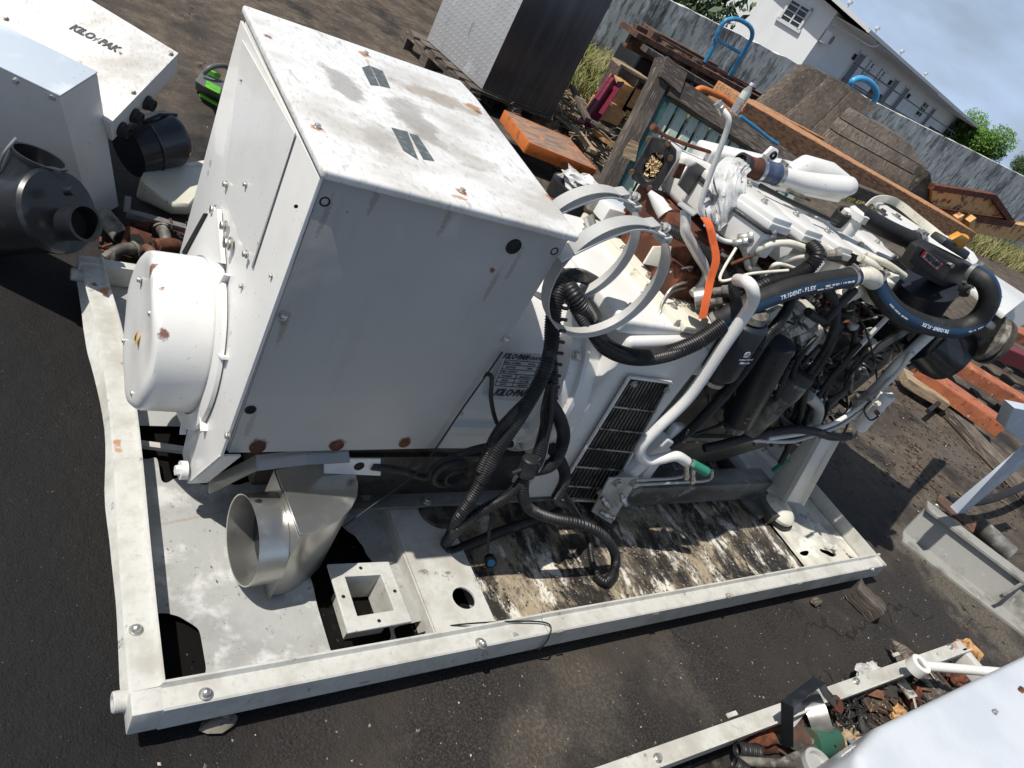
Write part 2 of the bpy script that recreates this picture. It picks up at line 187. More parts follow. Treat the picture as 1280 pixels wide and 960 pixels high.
# ground: black asphalt with brown trodden dirt, painted sunlit patches and dark oil
g = bpy.data.materials.new('asphalt yard'); g.use_nodes = True; t = g.node_tree; N = t.nodes.new; K = t.links.new; b = t.nodes['Principled BSDF']
geo = N('ShaderNodeNewGeometry'); P_ = geo.outputs['Position']
def nse(s, d, r=.6, st=(1, 1, 1), loc=(0, 0, 0)):
    mpn = N('ShaderNodeMapping'); mpn.inputs['Scale'].default_value = st; mpn.inputs['Location'].default_value = loc; K(P_, mpn.inputs[0])
    n = N('ShaderNodeTexNoise'); n.inputs['Scale'].default_value = s; n.inputs['Detail'].default_value = d; n.inputs['Roughness'].default_value = r; K(mpn.outputs[0], n.inputs[0]); return n.outputs['Fac']
def mr(v, lo, hi, a=0, bb=1):
    q = N('ShaderNodeMapRange'); q.interpolation_type = 'SMOOTHSTEP'; q.inputs['From Min'].default_value = lo; q.inputs['From Max'].default_value = hi; q.inputs['To Min'].default_value = a; q.inputs['To Max'].default_value = bb; K(v, q.inputs['Value']); return q.outputs[0]
def mixc(f, a, c):
    q = N('ShaderNodeMixRGB'); K(f, q.inputs[0])
    if isinstance(a, tuple): q.inputs[1].default_value = (*a, 1)
    else: K(a, q.inputs[1])
    if isinstance(c, tuple): q.inputs[2].default_value = (*c, 1)
    else: K(c, q.inputs[2])
    return q.outputs[0]
def mth(op, a, c):
    q = N('ShaderNodeMath'); q.operation = op
    for i, v in enumerate((a, c)):
        if isinstance(v, (int, float)): q.inputs[i].default_value = v
        else: K(v, q.inputs[i])
    return q.outputs[0]
sep = N('ShaderNodeSeparateXYZ'); K(P_, sep.inputs[0]); X_, Y_ = sep.outputs[0], sep.outputs[1]
asph = mixc(mr(nse(140, 4), .42, .66), (.020, .018, .017), (.052, .046, .041))
asph = mixc(mr(nse(3, 8), .42, .7), asph, (.040, .034, .029))
# brown dirt: a trodden strip along the right and far side
w1 = mth('ADD', mth('MULTIPLY', X_, .42), mth('MULTIPLY', Y_, .62)); w1 = mth('ADD', w1, mth('MULTIPLY', nse(1.3, 8), 1.7))
dirt = mixc(mr(nse(9, 9), .4, .66), (.085, .066, .05), (.14, .112, .082))
dirt = mixc(mr(nse(60, 5), .55, .7), dirt, (.22, .18, .13))
c1 = mixc(mth('MULTIPLY', mr(w1, 2.1, 3.3), mr(nse(2.4, 9, .65), .36, .54, .35, 1)), asph, dirt)
c1 = mixc(mr(nse(1.6, 9, .62, (1, 1.4, 1), (4, 2, 0)), .52, .62, 0, .75), c1, (.062, .051, .041))
for px, py, r, op in ((720, 880, .17, .5), (850, 850, .14, .45), (660, 940, .14, .5), (1240, 780, .30, 1), (1140, 680, .20, .9), (1190, 740, .22, 1), (1190, 560, .4, .9), (1120, 600, .12, .6), (1090, 560, .25, .4)):  # lighter brown patches: sunlit ground painted into the asphalt colour
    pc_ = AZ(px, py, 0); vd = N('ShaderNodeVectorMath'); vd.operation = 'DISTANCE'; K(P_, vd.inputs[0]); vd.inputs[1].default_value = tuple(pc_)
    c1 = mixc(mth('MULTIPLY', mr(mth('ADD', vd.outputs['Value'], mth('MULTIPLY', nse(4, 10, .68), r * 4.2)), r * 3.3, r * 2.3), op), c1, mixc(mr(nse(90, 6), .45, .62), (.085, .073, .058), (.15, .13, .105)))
oil = mr(nse(1.1, 10, .66, (1, 1, 1), (7, 3, 1)), .54, .64)
c1 = mixc(mth('MULTIPLY', oil, .8), c1, (.012, .012, .0125))
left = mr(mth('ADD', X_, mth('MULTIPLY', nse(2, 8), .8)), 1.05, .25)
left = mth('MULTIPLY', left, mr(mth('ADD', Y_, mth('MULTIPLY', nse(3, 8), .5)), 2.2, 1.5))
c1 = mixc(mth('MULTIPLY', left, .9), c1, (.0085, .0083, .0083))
c1 = mixc(mr(nse(210, 2), .72, .76), c1, (.25, .24, .22))
vo = N('ShaderNodeTexVoronoi'); vo.feature = 'DISTANCE_TO_EDGE'; vo.inputs['Scale'].default_value = .85
wv_ = N('ShaderNodeVectorMath'); wv_.operation = 'ADD'; nn_ = N('ShaderNodeTexNoise'); nn_.inputs['Scale'].default_value = 3.5; nn_.inputs['Detail'].default_value = 8; K(P_, nn_.inputs[0]); K(P_, wv_.inputs[0]); sc__ = N('ShaderNodeVectorMath'); sc__.operation = 'SCALE'; sc__.inputs['Scale'].default_value = .5; K(nn_.outputs['Color'], sc__.inputs[0]); K(sc__.outputs[0], wv_.inputs[1]); K(wv_.outputs[0], vo.inputs['Vector'])
crk = mth('MULTIPLY', mr(vo.outputs['Distance'], .006, .002), mr(nse(1.2, 4), .48, .58))
c1 = mixc(mth('MULTIPLY', crk, .8), c1, (.008, .0075, .007))
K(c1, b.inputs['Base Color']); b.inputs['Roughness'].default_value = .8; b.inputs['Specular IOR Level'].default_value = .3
bp1 = N('ShaderNodeBump'); bp1.inputs['Strength'].default_value = .7; bp1.inputs['Distance'].default_value = .006; K(nse(190, 3), bp1.inputs['Height'])
bp2 = N('ShaderNodeBump'); bp2.inputs['Strength'].default_value = .6; bp2.inputs['Distance'].default_value = .03; K(nse(9, 6), bp2.inputs['Height']); K(bp1.outputs[0], bp2.inputs['Normal'])
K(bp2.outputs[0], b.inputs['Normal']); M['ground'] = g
# ------------------------------------------------------------------ mesh builder
def catmull(P, n=8, closed=False):
    P = [Vector(p) for p in P]; out = []
    if len(P) < 3: return [P[0].lerp(P[1], i / n) for i in range(n + 1)]
    k = len(P)
    for i in range(k if closed else k - 1):
        if closed: a, b_, c, d = P[i - 1], P[i], P[(i + 1) % k], P[(i + 2) % k]
        else: a, b_, c, d = P[max(i - 1, 0)], P[i], P[i + 1], P[min(i + 2, k - 1)]
        for j in range(n):
            u = j / n; out.append(.5 * ((2 * b_) + (c - a) * u + (2 * a - 5 * b_ + 4 * c - d) * u * u + (3 * b_ - a - 3 * c + d) * u ** 3))
    if not closed: out.append(P[-1])
    return out
def basis(d, up=None):
    d = Vector(d).normalized(); u = Vector(up) if up is not None else (Vector((0, 0, 1)) if abs(d.z) < .93 else Vector((1, 0, 0)))
    s = d.cross(u).normalized(); u = s.cross(d).normalized(); return d, s, u
class MB:
    def __init__(s): s.v = []; s.f = []; s.g = []; s.sm = []
    def add(s, vs, fs, gr=None, smooth=False):
        o = len(s.v); s.v += [Vector(v) for v in vs]; s.f += [[i + o for i in f] for f in fs]; s.g += (gr if gr else [tuple(v) for v in vs]); s.sm += [smooth] * len(fs); return s
    def hexa(s, b4, t4, gr=None):
        return s.add(list(b4) + list(t4), [[3, 2, 1, 0], [4, 5, 6, 7], [0, 1, 5, 4], [1, 2, 6, 5], [2, 3, 7, 6], [3, 0, 4, 7]], gr)
    def box(s, a, b):
        (x0, y0, z0), (x1, y1, z1) = a, b; x0, x1 = sorted((x0, x1)); y0, y1 = sorted((y0, y1)); z0, z1 = sorted((z0, z1))
        return s.hexa([(x0, y0, z0), (x1, y0, z0), (x1, y1, z0), (x0, y1, z0)], [(x0, y0, z1), (x1, y0, z1), (x1, y1, z1), (x0, y1, z1)])
    def prism(s, poly, ext):
        n = len(poly); e = Vector(ext); p = [Vector(q) for q in poly]
        return s.add(p + [q + e for q in p], [list(range(n))[::-1], list(range(n, 2 * n))] + [[i, (i + 1) % n, n + (i + 1) % n, n + i] for i in range(n)])
    def slab(s, q4, th):           # thin plate over a quad, thickness along its normal
        q = [Vector(a) for a in q4]; n = (q[1] - q[0]).cross(q[3] - q[0]).normalized() * th; return s.prism(q, n)
    def beam(s, p0, p1, w, h, up=(0, 0, 1), nseg=1, rough=0, taper=1):
        p0, p1 = Vector(p0), Vector(p1); d, sd_, u = basis(p1 - p0, up); Lg = (p1 - p0).length; vs = []; gr = []; off = random.random() * 9
        for i in range(nseg + 1):
            c = p0.lerp(p1, i / nseg); k = 1 + (taper - 1) * i / nseg
            for a, b_ in ((-1, -1), (1, -1), (1, 1), (-1, 1)):
                jit = Vector([random.uniform(-1, 1) * rough for _ in range(3)]); vs.append(c + sd_ * a * w / 2 * k + u * b_ * h / 2 * k + jit); gr.append((Lg * i / nseg + off, a * w / 2 + off, b_ * h / 2 + off))
        fs = [[3, 2, 1, 0], [nseg * 4 + j for j in range(4)]]
        for i in range(nseg):
            for j in range(4): fs.append([i * 4 + j, i * 4 + (j + 1) % 4, i * 4 + 4 + (j + 1) % 4, i * 4 + 4 + j])
        return s.add(vs, fs, gr)
    def tube(s, path, r, seg=10, caps=True, closed=False, hollow=0):
        P = [Vector(p) for p in path]; n = len(P); vs = []; gr = []; arc = 0
        tan = [(P[(i + 1) % n] - P[i - 1]) if closed else (P[min(i + 1, n - 1)] - P[max(i - 1, 0)]) for i in range(n)]
        tan = [t_.normalized() if t_.length > 1e-9 else Vector((1, 0, 0)) for t_ in tan]
        _, sd_, u = basis(tan[0])
        for i in range(n):
            if i:
                q = tan[i - 1].rotation_difference(tan[i]); sd_ = q @ sd_; u = q @ u; arc += (P[i] - P[i - 1]).length
            rr = r(i / (n - 1), arc) if callable(r) else (r[i] if isinstance(r, (list, tuple)) else r)
            for j in range(seg):
                a = 2 * math.pi * j / seg; vs.append(P[i] + (sd_ * math.cos(a) + u * math.sin(a)) * rr); gr.append((arc, math.cos(a) * rr, math.sin(a) * rr))
        fs = []
        for i in range(n if closed else n - 1):
            for j in range(seg): fs.append([i * seg + j, i * seg + (j + 1) % seg, ((i + 1) % n) * seg + (j + 1) % seg, ((i + 1) % n) * seg + j])
        if caps and not closed: fs += [list(range(seg))[::-1], [(n - 1) * seg + j for j in range(seg)]]
        return s.add(vs, fs, gr, True)
    def cyl(s, p0, p1, r0, r1=None, seg=24, caps=True): return s.tube([p0, p1], [r0, r0 if r1 is None else r1], seg, caps)
    def lathe(s, p0, axis, prof, seg=32, caps=True):      # prof = [(distance along axis, radius)]
        p0 = Vector(p0); a = Vector(axis).normalized(); return s.tube2([p0 + a * q[0] for q in prof], [q[1] for q in prof], a, seg, caps)
    def tube2(s, P, rs, a, seg, caps):
        _, sd_, u = basis(a); vs = []; n = len(P)
        for p, r_ in zip(P, rs):
            for j in range(seg): t_ = 2 * math.pi * j / seg; vs.append(p + (sd_ * math.cos(t_) + u * math.sin(t_)) * r_)
        fs = [[i * seg + j, i * seg + (j + 1) % seg, (i + 1) * seg + (j + 1) % seg, (i + 1) * seg + j] for i in range(n - 1) for j in range(seg)]
        if caps: fs += [list(range(seg))[::-1], [(n - 1) * seg + j for j in range(seg)]]
        return s.add(vs, fs, None, True)
    def pipe(s, p0, p1, ro, ri, seg=28):                  # open ended pipe with wall thickness
        a = Vector(p1) - Vector(p0); Lg = a.length; return s.lathe(p0, a, [(0, ri), (0, ro), (Lg, ro), (Lg, ri), (0, ri)], seg, False)
    def strip(s, path, nrm, w, th):                       # flat band, width along nrm
        P = [Vector(p) for p in path]; n = len(P); w = Vector(nrm).normalized() * w / 2; vs = []
        for i in range(n):
            t_ = (P[min(i + 1, n - 1)] - P[max(i - 1, 0)]).normalized(); o = t_.cross(w).normalized() * th / 2
            vs += [P[i] - w - o, P[i] + w - o, P[i] + w + o, P[i] - w + o]
        fs = [[3, 2, 1, 0], [(n - 1) * 4 + j for j in range(4)]] + [[i * 4 + j, i * 4 + (j + 1) % 4, i * 4 + 4 + (j + 1) % 4, i * 4 + 4 + j] for i in range(n - 1) for j in range(4)]
        return s.add(vs, fs, None, True)
    def blob(s, c, r, sub=2, amp=.2, sc=3, sq=(1, 1, 1)):
        bm = bmesh.new(); bmesh.ops.create_icosphere(bm, subdivisions=sub, radius=1); c = Vector(c)
        vs = []; off = Vector((random.random() * 50, random.random() * 50, 0))
        for v in bm.verts:
            k = 1 + amp * noise.noise(v.co * sc + off); vs.append(c + Vector((v.co.x * sq[0], v.co.y * sq[1], v.co.z * sq[2])) * r * k)
        fs = [[v.index for v in f.verts] for f in bm.faces]; bm.free(); return s.add(vs, fs, None, True)
    def mesh(s, name, material, origin=Vector((0, 0, 0)), bevel=0, seg=2, ang=38):
        me = bpy.data.meshes.new(name); o = Vector(origin); me.from_pydata([tuple(v - o) for v in s.v], [], s.f)
        at = me.attributes.new('gr', 'FLOAT_VECTOR', 'POINT'); at.data.foreach_set('vector', np.array(s.g, dtype=np.float32).ravel())
        bm = bmesh.new(); bm.from_mesh(me)
        bmesh.ops.recalc_face_normals(bm, faces=bm.faces)
        if bevel:
            es = [e for e in bm.edges if len(e.link_faces) == 2 and e.calc_face_angle(0) > math.radians(35)]
            bmesh.ops.bevel(bm, geom=es, offset=bevel, segments=seg, profile=.6, affect='EDGES', clamp_overlap=True)
        A_ = math.radians(ang)
        for f in bm.faces: f.smooth = True
        for e in bm.edges:
            if len(e.link_faces) == 2 and e.calc_face_angle(0) > A_: e.smooth = False
        bm.to_mesh(me); bm.free(); me.materials.append(material); return me
    def build(s, name, m, parent=None, bevel=0, seg=2, ang=38, label=None):
        org = wl(parent) if parent else Vector((0, 0, 0))
        if parent is None and s.v: org = Vector((sum(v.x for v in s.v) / len(s.v), sum(v.y for v in s.v) / len(s.v), min(v.z for v in s.v)))
        me = s.mesh(name, M[m] if isinstance(m, str) else m, org, bevel, seg, ang); ob = bpy.data.objects.new(name, me); COL.objects.link(ob)
        if parent: ob.parent = parent; WL[ob.name] = org
        else: ob.location = org; WL[ob.name] = org
        if label: ob['label'] = label
        return ob
WL = {}
def wl(o): return WL[o.name]
def tag(o, label=None, cat=None, group=None, kind=None):
    if label: o['label'] = label
    if cat: o['category'] = cat
    if group: o['group'] = group
    if kind: o['kind'] = kind
    return o
def thing(name, loc, label, cat, group=None):
    o = bpy.data.objects.new(name, None); o.empty_display_size = .1; COL.objects.link(o); o.location = loc; WL[o.name] = Vector(loc); return tag(o, label, cat, group)
def inst(me, name, parent, pos, q=None, sc=1, label=None):
    o = bpy.data.objects.new(name, me); COL.objects.link(o)
    if parent: o.parent = parent; o.location = Vector(pos) - wl(parent)
    else: o.location = pos
    if q is not None: o.rotation_mode = 'QUATERNION'; o.rotation_quaternion = q
    o.scale = (sc, sc, sc) if isinstance(sc, (int, float)) else sc; WL[o.name] = Vector(pos)
    if label: o['label'] = label
    return o
def qz(n): return Vector(n).normalized().to_track_quat('Z', 'Y')
HEX = MB().cyl((0, 0, 0), (0, 0, .18), .62, seg=16).cyl((0, 0, .18), (0, 0, .62), .5, seg=6).mesh('hex bolt', M['zinc'], bevel=.03, seg=1)
DOME = MB().lathe((0, 0, 0), (0, 0, 1), [(0, .62), (.12, .62), (.13, .46), (.45, .4), (.62, .25), (.68, 0.02)], 14).mesh('dome nut', M['zinc'])
BORE = MB().lathe((0, 0, -.05), (0, 0, 1), [(0, .6), (.12, .58), (.10, .42), (.06, .40), (.06, .01)], 18, False).mesh('bolt hole', M['hole'])
RBORE = MB().lathe((0, 0, -.05), (0, 0, 1), [(0, .6), (.12, .58), (.08, .42), (.06, .40), (.06, .01)], 18, False).mesh('rusty bolt hole', M['rust'])
def bolt(parent, p, n, r=.009, me=None, name='bolt'): return inst(me or HEX, name, parent, p, qz(n), r * 2)
def text(s_, p, xd, yd, size, m, parent, name='lettering', shear=0, bold=0, ext=.0004, sx=1):
    cu = bpy.data.curves.new(name, 'FONT'); cu.body = s_; cu.size = size; cu.shear = shear; cu.offset = bold; cu.extrude = ext; cu.align_x = 'CENTER'; cu.align_y = 'CENTER'; cu.resolution_u = 2
    ob = bpy.data.objects.new('tmp', cu); COL.objects.link(ob); dg = bpy.context.evaluated_depsgraph_get(); me = bpy.data.meshes.new_from_object(ob.evaluated_get(dg)); bpy.data.objects.remove(ob)
    xd = Vector(xd).normalized() * sx; yd = Vector(yd); yd = (yd - xd.normalized() * yd.dot(xd.normalized())).normalized(); zd = xd.normalized().cross(yd)
    mm = Matrix((xd, yd, zd)).transposed().to_4x4(); mm.translation = Vector(p) + zd * (ext + .0008) - (wl(parent) if parent else Vector()); me.transform(mm); me.materials.clear(); me.materials.append(M[m])
    me.name = name; o = bpy.data.objects.new(name, me); COL.objects.link(o); o.parent = parent; WL[o.name] = wl(parent) if parent else Vector(); return o
def T3(L_): return [AY(a, b_, c) for a, b_, c in L_]      # sight-line points on planes y = c
def clamp_band(parent, p, d, r, w=.012):
    c = MB().lathe(Vector(p) - Vector(d).normalized() * w / 2, d, [(0, r), (0, r + .0025), (w, r + .0025), (w, r)], 24, False); d_, s_, u_ = basis(d)
    c.beam(Vector(p) + u_ * (r + .004) - s_ * .014, Vector(p) + u_ * (r + .004) + s_ * .014, w * 1.0, .010, d_); return c.build('hose_clamp', 'zinc', parent)
def hose(parent, pts, rp, m='rubber', name='hose', seg=12, n=8, fixed=None):
    P = T3(pts); r = fixed or pxr(P[len(P) // 2], rp); return MB().tube(catmull(P, n), r, seg).build(name, m, parent), catmull(P, n), r
def loom(parent, pts, rp, pitch=.0065, name='corrugated_loom', seg=14, m='loom'):
    P = catmull(T3(pts), 10); r = pxr(P[len(P) // 2], rp); return loomp(parent, P, r, pitch, name, seg, m)
def loomp(parent, P, r, pitch=.0065, name='corrugated_loom', seg=14, m='loom'):
    Lg = [0]
    for i in range(1, len(P)): Lg.append(Lg[-1] + (P[i] - P[i - 1]).length)
    n = int(Lg[-1] / (pitch / 4)); Q = []; k = 0
    for i in range(n + 1):
        s_ = Lg[-1] * i / n
        while k < len(Lg) - 2 and Lg[k + 1] < s_: k += 1
        Q.append(P[k].lerp(P[k + 1], (s_ - Lg[k]) / max(Lg[k + 1] - Lg[k], 1e-9)))
    rs = [r * (.96, .96, .83, .83)[i % 4] for i in range(n + 1)]
    return MB().tube(Q, rs, seg).build(name, m, parent, ang=50)
# ================================================================== SETTING
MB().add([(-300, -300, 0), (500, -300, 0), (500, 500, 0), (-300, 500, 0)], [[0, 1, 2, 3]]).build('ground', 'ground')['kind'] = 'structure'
# stained boundary wall
fence = thing('concrete_wall', (14, 8.55, 0), 'long mould streaked concrete boundary wall behind the scrap', 'wall')
x = 1.0; k = 0
while x < 44:
    w_ = 3.4; m = MB(); n = 14; top = [(x + w_ * i / n, 1.21 + .041 * (x + w_ * i / n - 7.7) + .02 * noise.noise(Vector((x * 3 + i, 0, 0)))) for i in range(n + 1)]
    poly = [(x, 8.5 + .004 * (k % 2), -.3)] + [(a, 8.5 + .004 * (k % 2), z) for a, z in top] + [(x + w_ - .006, 8.5 + .004 * (k % 2), -.3)]
    m.prism(poly, (0, .16, 0)).build('wall_panel', 'conc', fence); x += w_; k += 1
# ---- building behind the wall
az = .324; DL = Vector((math.cos(az), math.sin(az), 0)); DN = Vector((math.sin(az), -math.cos(az), 0)); P0 = Vector((28 + .296, 26 + .669, 0)); ZU = Vector((0, 0, 1))
def BF(px, py, off=0): return AP(px, py, P0 + DN * off, az)
c0 = BF(1002, 80); c0.z = -.5; LEN = 58; DEP = 11.0; EZ = 3.9; RI = .85
house = thing('apartment_building', (c0.x, c0.y, 0), 'white two storey apartment house with grey shingle roof and railed gallery', 'building')
B = lambda a, b_, z: Vector((c0.x, c0.y, 0)) + DL * a - DN * b_ + ZU * z
def bx(m, a0, a1, b0, b1, z0, z1): return m.hexa([B(a0, b0, z0), B(a1, b0, z0), B(a1, b1, z0), B(a0, b1, z0)], [B(a0, b0, z1), B(a1, b0, z1), B(a1, b1, z1), B(a0, b1, z1)])
m = MB(); m.prism([B(0, 0, -.5), B(0, DEP, -.5), B(0, DEP, EZ), B(0, DEP / 2, EZ + RI), B(0, 0, EZ)], DL * .3); m.build('gable_wall', 'render', house)
m = MB(); bx(m, .3, LEN, 0, .3, -.5, EZ); bx(m, .3, LEN, DEP - .3, DEP, -.5, EZ); m.build('wall', 'renderg', house)
ov = 2.3; RI = .85; sl = RI / (DEP / 2)
rf = MB()
for sgn in (0, 1):
    f0 = (-ov, EZ - sl * ov + .25) if not sgn else (DEP + ov, EZ - sl * ov + .25); r0 = (DEP / 2, EZ + RI + .25)
    rf.prism([B(-.9, f0[0], f0[1]), B(-.9, r0[0], r0[1]), B(-.9, r0[0], r0[1] + .14), B(-.9, f0[0], f0[1] + .14)], DL * (LEN + 1.5))
roof = rf.build('roof', 'roof', house)
m = MB(); m.beam(B(-1, -ov - .08, f0[1] + .02), B(LEN + .6, -ov - .08, f0[1] + .02), .16, .17); gut = m.build('gutter', 'gutter', house)
m = MB(); m.prism([B(-.95, -ov, f0[1] - .04), B(-.95, DEP / 2, r0[1] - .02), B(-.95, DEP / 2, r0[1] + .2), B(-.95, -ov, f0[1] + .18)], DL * .05 * -1); m.build('rake_board', 'gutter', house)
m = MB(); bx(m, .3, LEN, -ov + .1, 0, f0[1] - .12, f0[1] - .06); m.build('soffit', 'renderg', house)
for a in (4, 11, 19, 29):
    v = MB().cyl(B(a, 1.2, EZ + .3), B(a, 1.2, EZ + .85), .08, seg=10).cyl(B(a, 1.2, EZ + .85), B(a, 1.2, EZ + 1.0), .16, seg=10).build('roof_vent', 'gutter', house)
m = MB(); bx(m, 1.2, LEN, -2.0, 0, 1.0, 1.2); m.build('gallery_floor', 'renderg', house)
for a in (6, 24, 42, 57): MB().beam(B(a, -1.95, -.4), B(a, -1.95, f0[1]), .14, .14).build('post', 'gutter', house)
# window in the gable wall
def gw(px, py): return AP(px, py, c0 - DL * .02, az + math.pi / 2)
q = [gw(973, 24), gw(1000, 38), gw(1016, 11), gw(991, -3)]
wn = MB(); cq = sum(q, Vector()) / 4; hw = (q[1] - q[0]).length / 2; hh = (q[3] - q[0]).length / 2; Yd = -DN
def wbx(m, a0, a1, z0, z1, t0, t1): o = cq; P = lambda a, z, t_: o + Yd * a + ZU * z - DL * t_; return m.hexa([P(a0, z0, t0), P(a1, z0, t0), P(a1, z0, t1), P(a0, z0, t1)], [P(a0, z1, t0), P(a1, z1, t0), P(a1, z1, t1), P(a0, z1, t1)])
m = MB()
for a0, a1, z0, z1 in ((-hw, -hw + .14, -hh, hh), (hw - .14, hw, -hh, hh), (-hw, hw, hh - .14, hh), (-hw - .1, hw + .1, -hh - .1, -hh + .08)): wbx(m, a0, a1, z0, z1, 0, .12)
wf = m.build('window', 'gutter', house)
m = MB(); wbx(m, -hw + .14, hw - .14, -hh + .1, hh - .14, .002, .02); m.build('pane', 'glass', wf)
m = MB(); wbx(m, -.04, .04, -hh + .08, hh - .14, .025, .08)
for k in range(1, 4): zz = -hh + (2 * hh) * k / 4; wbx(m, -hw + .14, hw - .14, zz - .025, zz + .025, .03, .06)
m.build('glazing_bar', 'gutter', wf)
# gallery doors, windows, air conditioner, lamps
def facq(pxs, nm, mt, off=.03, par=None, th=.05): q = [BF(*p, off) for p in pxs]; zlo = min(v.z for v in q); zhi = max(v.z for v in q); a = [(v - c0).dot(DL) for v in q]; m = MB(); bx(m, min(a), max(a), -off - th, -off, zlo, zhi); return m.build(nm, mt, par or house), min(a), max(a), zlo, zhi
for (a0, a1) in ((7.2, 8.6), (17.6, 19.0), (21.5, 22.9), (34, 35.4), (45, 46.4)):
    m = MB(); bx(m, a0, a1, -.06, -.004, .95, 3.05); d_ = m.build('door', 'doorp', house)
    for ja in (a0 - .1, a1): m = MB(); bx(m, ja, ja + .1, -.09, -.002, .95, 3.15); m.build('door_jamb', 'gutter', d_)
for (a0, a1) in ((10.2, 11.9), (13.4, 15.2), (30, 32)):
    m = MB(); bx(m, a0, a1, -.05, -.004, 1.9, 3.0); p_ = m.build('window', 'glass', house)
    m = MB(); [bx(m, a0 - .1, a1 + .1, -.10, -.056, z, z + .09) for z in (1.82, 2.22, 2.6, 3.0)]; bx(m, (a0 + a1) / 2 - .05, (a0 + a1) / 2 + .05, -.10, -.058, 1.9, 3.0); m.build('window_frame', 'gutter', p_)
for a in (6.6, 16.8, 23.6): m = MB(); bx(m, a, a + .2, -.2, -.004, 2.5, 2.85); m.build('wall_lamp', 'black', house)
ac = BF(1036, 48, .3); aa = (ac - c0).dot(DL); m = MB(); bx(m, aa - .5, aa + .5, -.5, -.1, ac.z - .35, ac.z + .3); acu = m.build('air_conditioner', 'gutter', house, bevel=.03)
m = MB(); m.cyl(B(aa, -.5, ac.z), B(aa, -.52, ac.z), .24, seg=20); m.build('fan_grille', 'greyp', acu)
MB().tube(catmull([B(.1, -.1, 3.3), B(.6, -1.2, 3.35), B(1.6, -ov + .1, 3.4), B(2.2, -ov, f0[1])], 5), .05, 8).build('downpipe', 'gutter', house)
# railing
ra0, ra1 = 1.6, 40; m = MB()
for z in (1.3, 1.42, 2.32): m.beam(B(ra0, -1.95, z), B(ra1, -1.95, z), .09, .09)
rl = m.build('railing', 'railing', house); m = MB(); a = ra0
while a < ra1: m.beam(B(a, -1.95, 1.3), B(a, -1.95, 2.32), .06, .06); a += .2
tag(m.build('baluster', 'railing', rl), kind='stuff')
m = MB(); a = ra0
while a < ra1: m.beam(B(a, -1.95, 1.2), B(a, -1.95, 2.38), .11, .11); a += 2.2
m.build('railing_post', 'railing', rl)
m = MB(); [bx(m, a - .25, a + .25, -1.6, -1.1, .95, 1.75) for a in (10.5, 12.2, 33, 36, 38)]; m.build('gallery_chair', 'greyp', house)
# ---- trees
def leaves(m, c, r, n, sz, sq=(1, 1, 1)):
    for i in range(n):
        while 1:
            d = Vector((random.uniform(-1, 1), random.uniform(-1, 1), random.uniform(-1, 1)))
            if .25 < d.length < 1: break
        k = 1 + .35 * noise.noise(d.normalized() * 2.3 + c * .37); d = Vector((d.x * sq[0], d.y * sq[1], d.z * sq[2])) * r * k; p = c + d
        a = Vector((random.gauss(0, 1), random.gauss(0, 1), random.gauss(0, 1))).normalized(); b_ = a.orthogonal().normalized() * sz * random.uniform(.6, 1.3); a = a * sz * random.uniform(.5, 1)
        m.add([p - b_, p - a * .5, p + b_, p + a * .5], [[0, 1, 2, 3]])
def tree(nm, base, h, r, mt, lab, n=2600, sz=.16, group=None, cs=7):
    t_ = thing(nm, base, lab, 'tree', group); b0 = Vector(base); m = MB(); m.tube(catmull([b0, b0 + Vector((.1, .05, h * .4)), b0 + Vector((0, .1, h * .8))], 5), lambda u, a: .16 * (1 - .7 * u) * r / 1.5, 9)
    for i in range(5): a = i * 1.3; m.tube([b0 + Vector((0, 0, h * .45)), b0 + Vector((math.cos(a) * r * .6, math.sin(a) * r * .6, h * .8))], [.06 * r, .02], 6)
    m.build('trunk', 'bark', t_); m = MB(); c = b0 + ZU * (h - r * .8)
    for i in range(cs): a = i * 2.4; leaves(m, c + Vector((math.cos(a) * r * .55, math.sin(a) * r * .55, random.uniform(-.4, .45) * r)), r * .58, n // cs, sz)
    m.build('crown', mt, t_); return t_
tc_ = AP(1222, 178, P0 + DN * 3, az); tree('leafy_tree', (tc_.x, tc_.y, 0), tc_.z + 2.0, 2.9, 'leaf', 'bright green round tree at the far end of the apartment house', 12000, .17)
tc_ = AP(1272, 198, P0 + DN * 1, az); tree('distant_tree', (tc_.x + 12, tc_.y + 3, 0), tc_.z + 2.2, 2.6, 'leafd', 'dull green tree low on the horizon right of the bright tree', 5000, .2)
tc_ = AZ(873, -6, 1.2); tree('dark_tree', (10.5, 12.5, 0), 2.4, 1.7, 'leafd', 'dark tree behind the wall left of the white gable', 6000, .13)
tc_ = B(27, 9, 0); tree('palm_top', (tc_.x, tc_.y, 0), 5.6, .45, 'leafd', 'tuft of a palm showing over the roof ridge', 900, .2)
# ---- grass strips and undergrowth
def blades(x0, x1, y0, y1, n, h, dens=None):
    m = MB()
    for i in range(n):
        p = Vector((random.uniform(x0, x1), random.uniform(y0, y1), 0)); 
        if noise.noise(p * .9) < -.15 and random.random() < .7: continue
        a = random.uniform(0, 6.28); d = Vector((math.cos(a), math.sin(a), 0)); s_ = Vector((-d.y, d.x, 0)) * .008; hh = h * random.uniform(.4, 1.2) * (1 + .6 * noise.noise(p * 1.7))
        m.add([p - s_, p + s_, p + d * hh * .35 + ZU * hh * .7 + s_ * .6, p + d * hh * .35 + ZU * hh * .7 - s_ * .6, p + d * hh * .8 + ZU * hh], [[0, 1, 2, 3], [3, 2, 4]])
    return m
tag(blades(4.6, 8.2, 5.6, 8.45, 16000, .32).build('grass', 'grass'), kind='stuff')['label'] = 'dry yellow green grass growing along the wall behind the metal tank'
tag(blades(9, 24, 6.6, 8.45, 9000, .34).build('grass', 'grass'), kind='stuff')['label'] = 'weeds growing at the foot of the wall on the right'
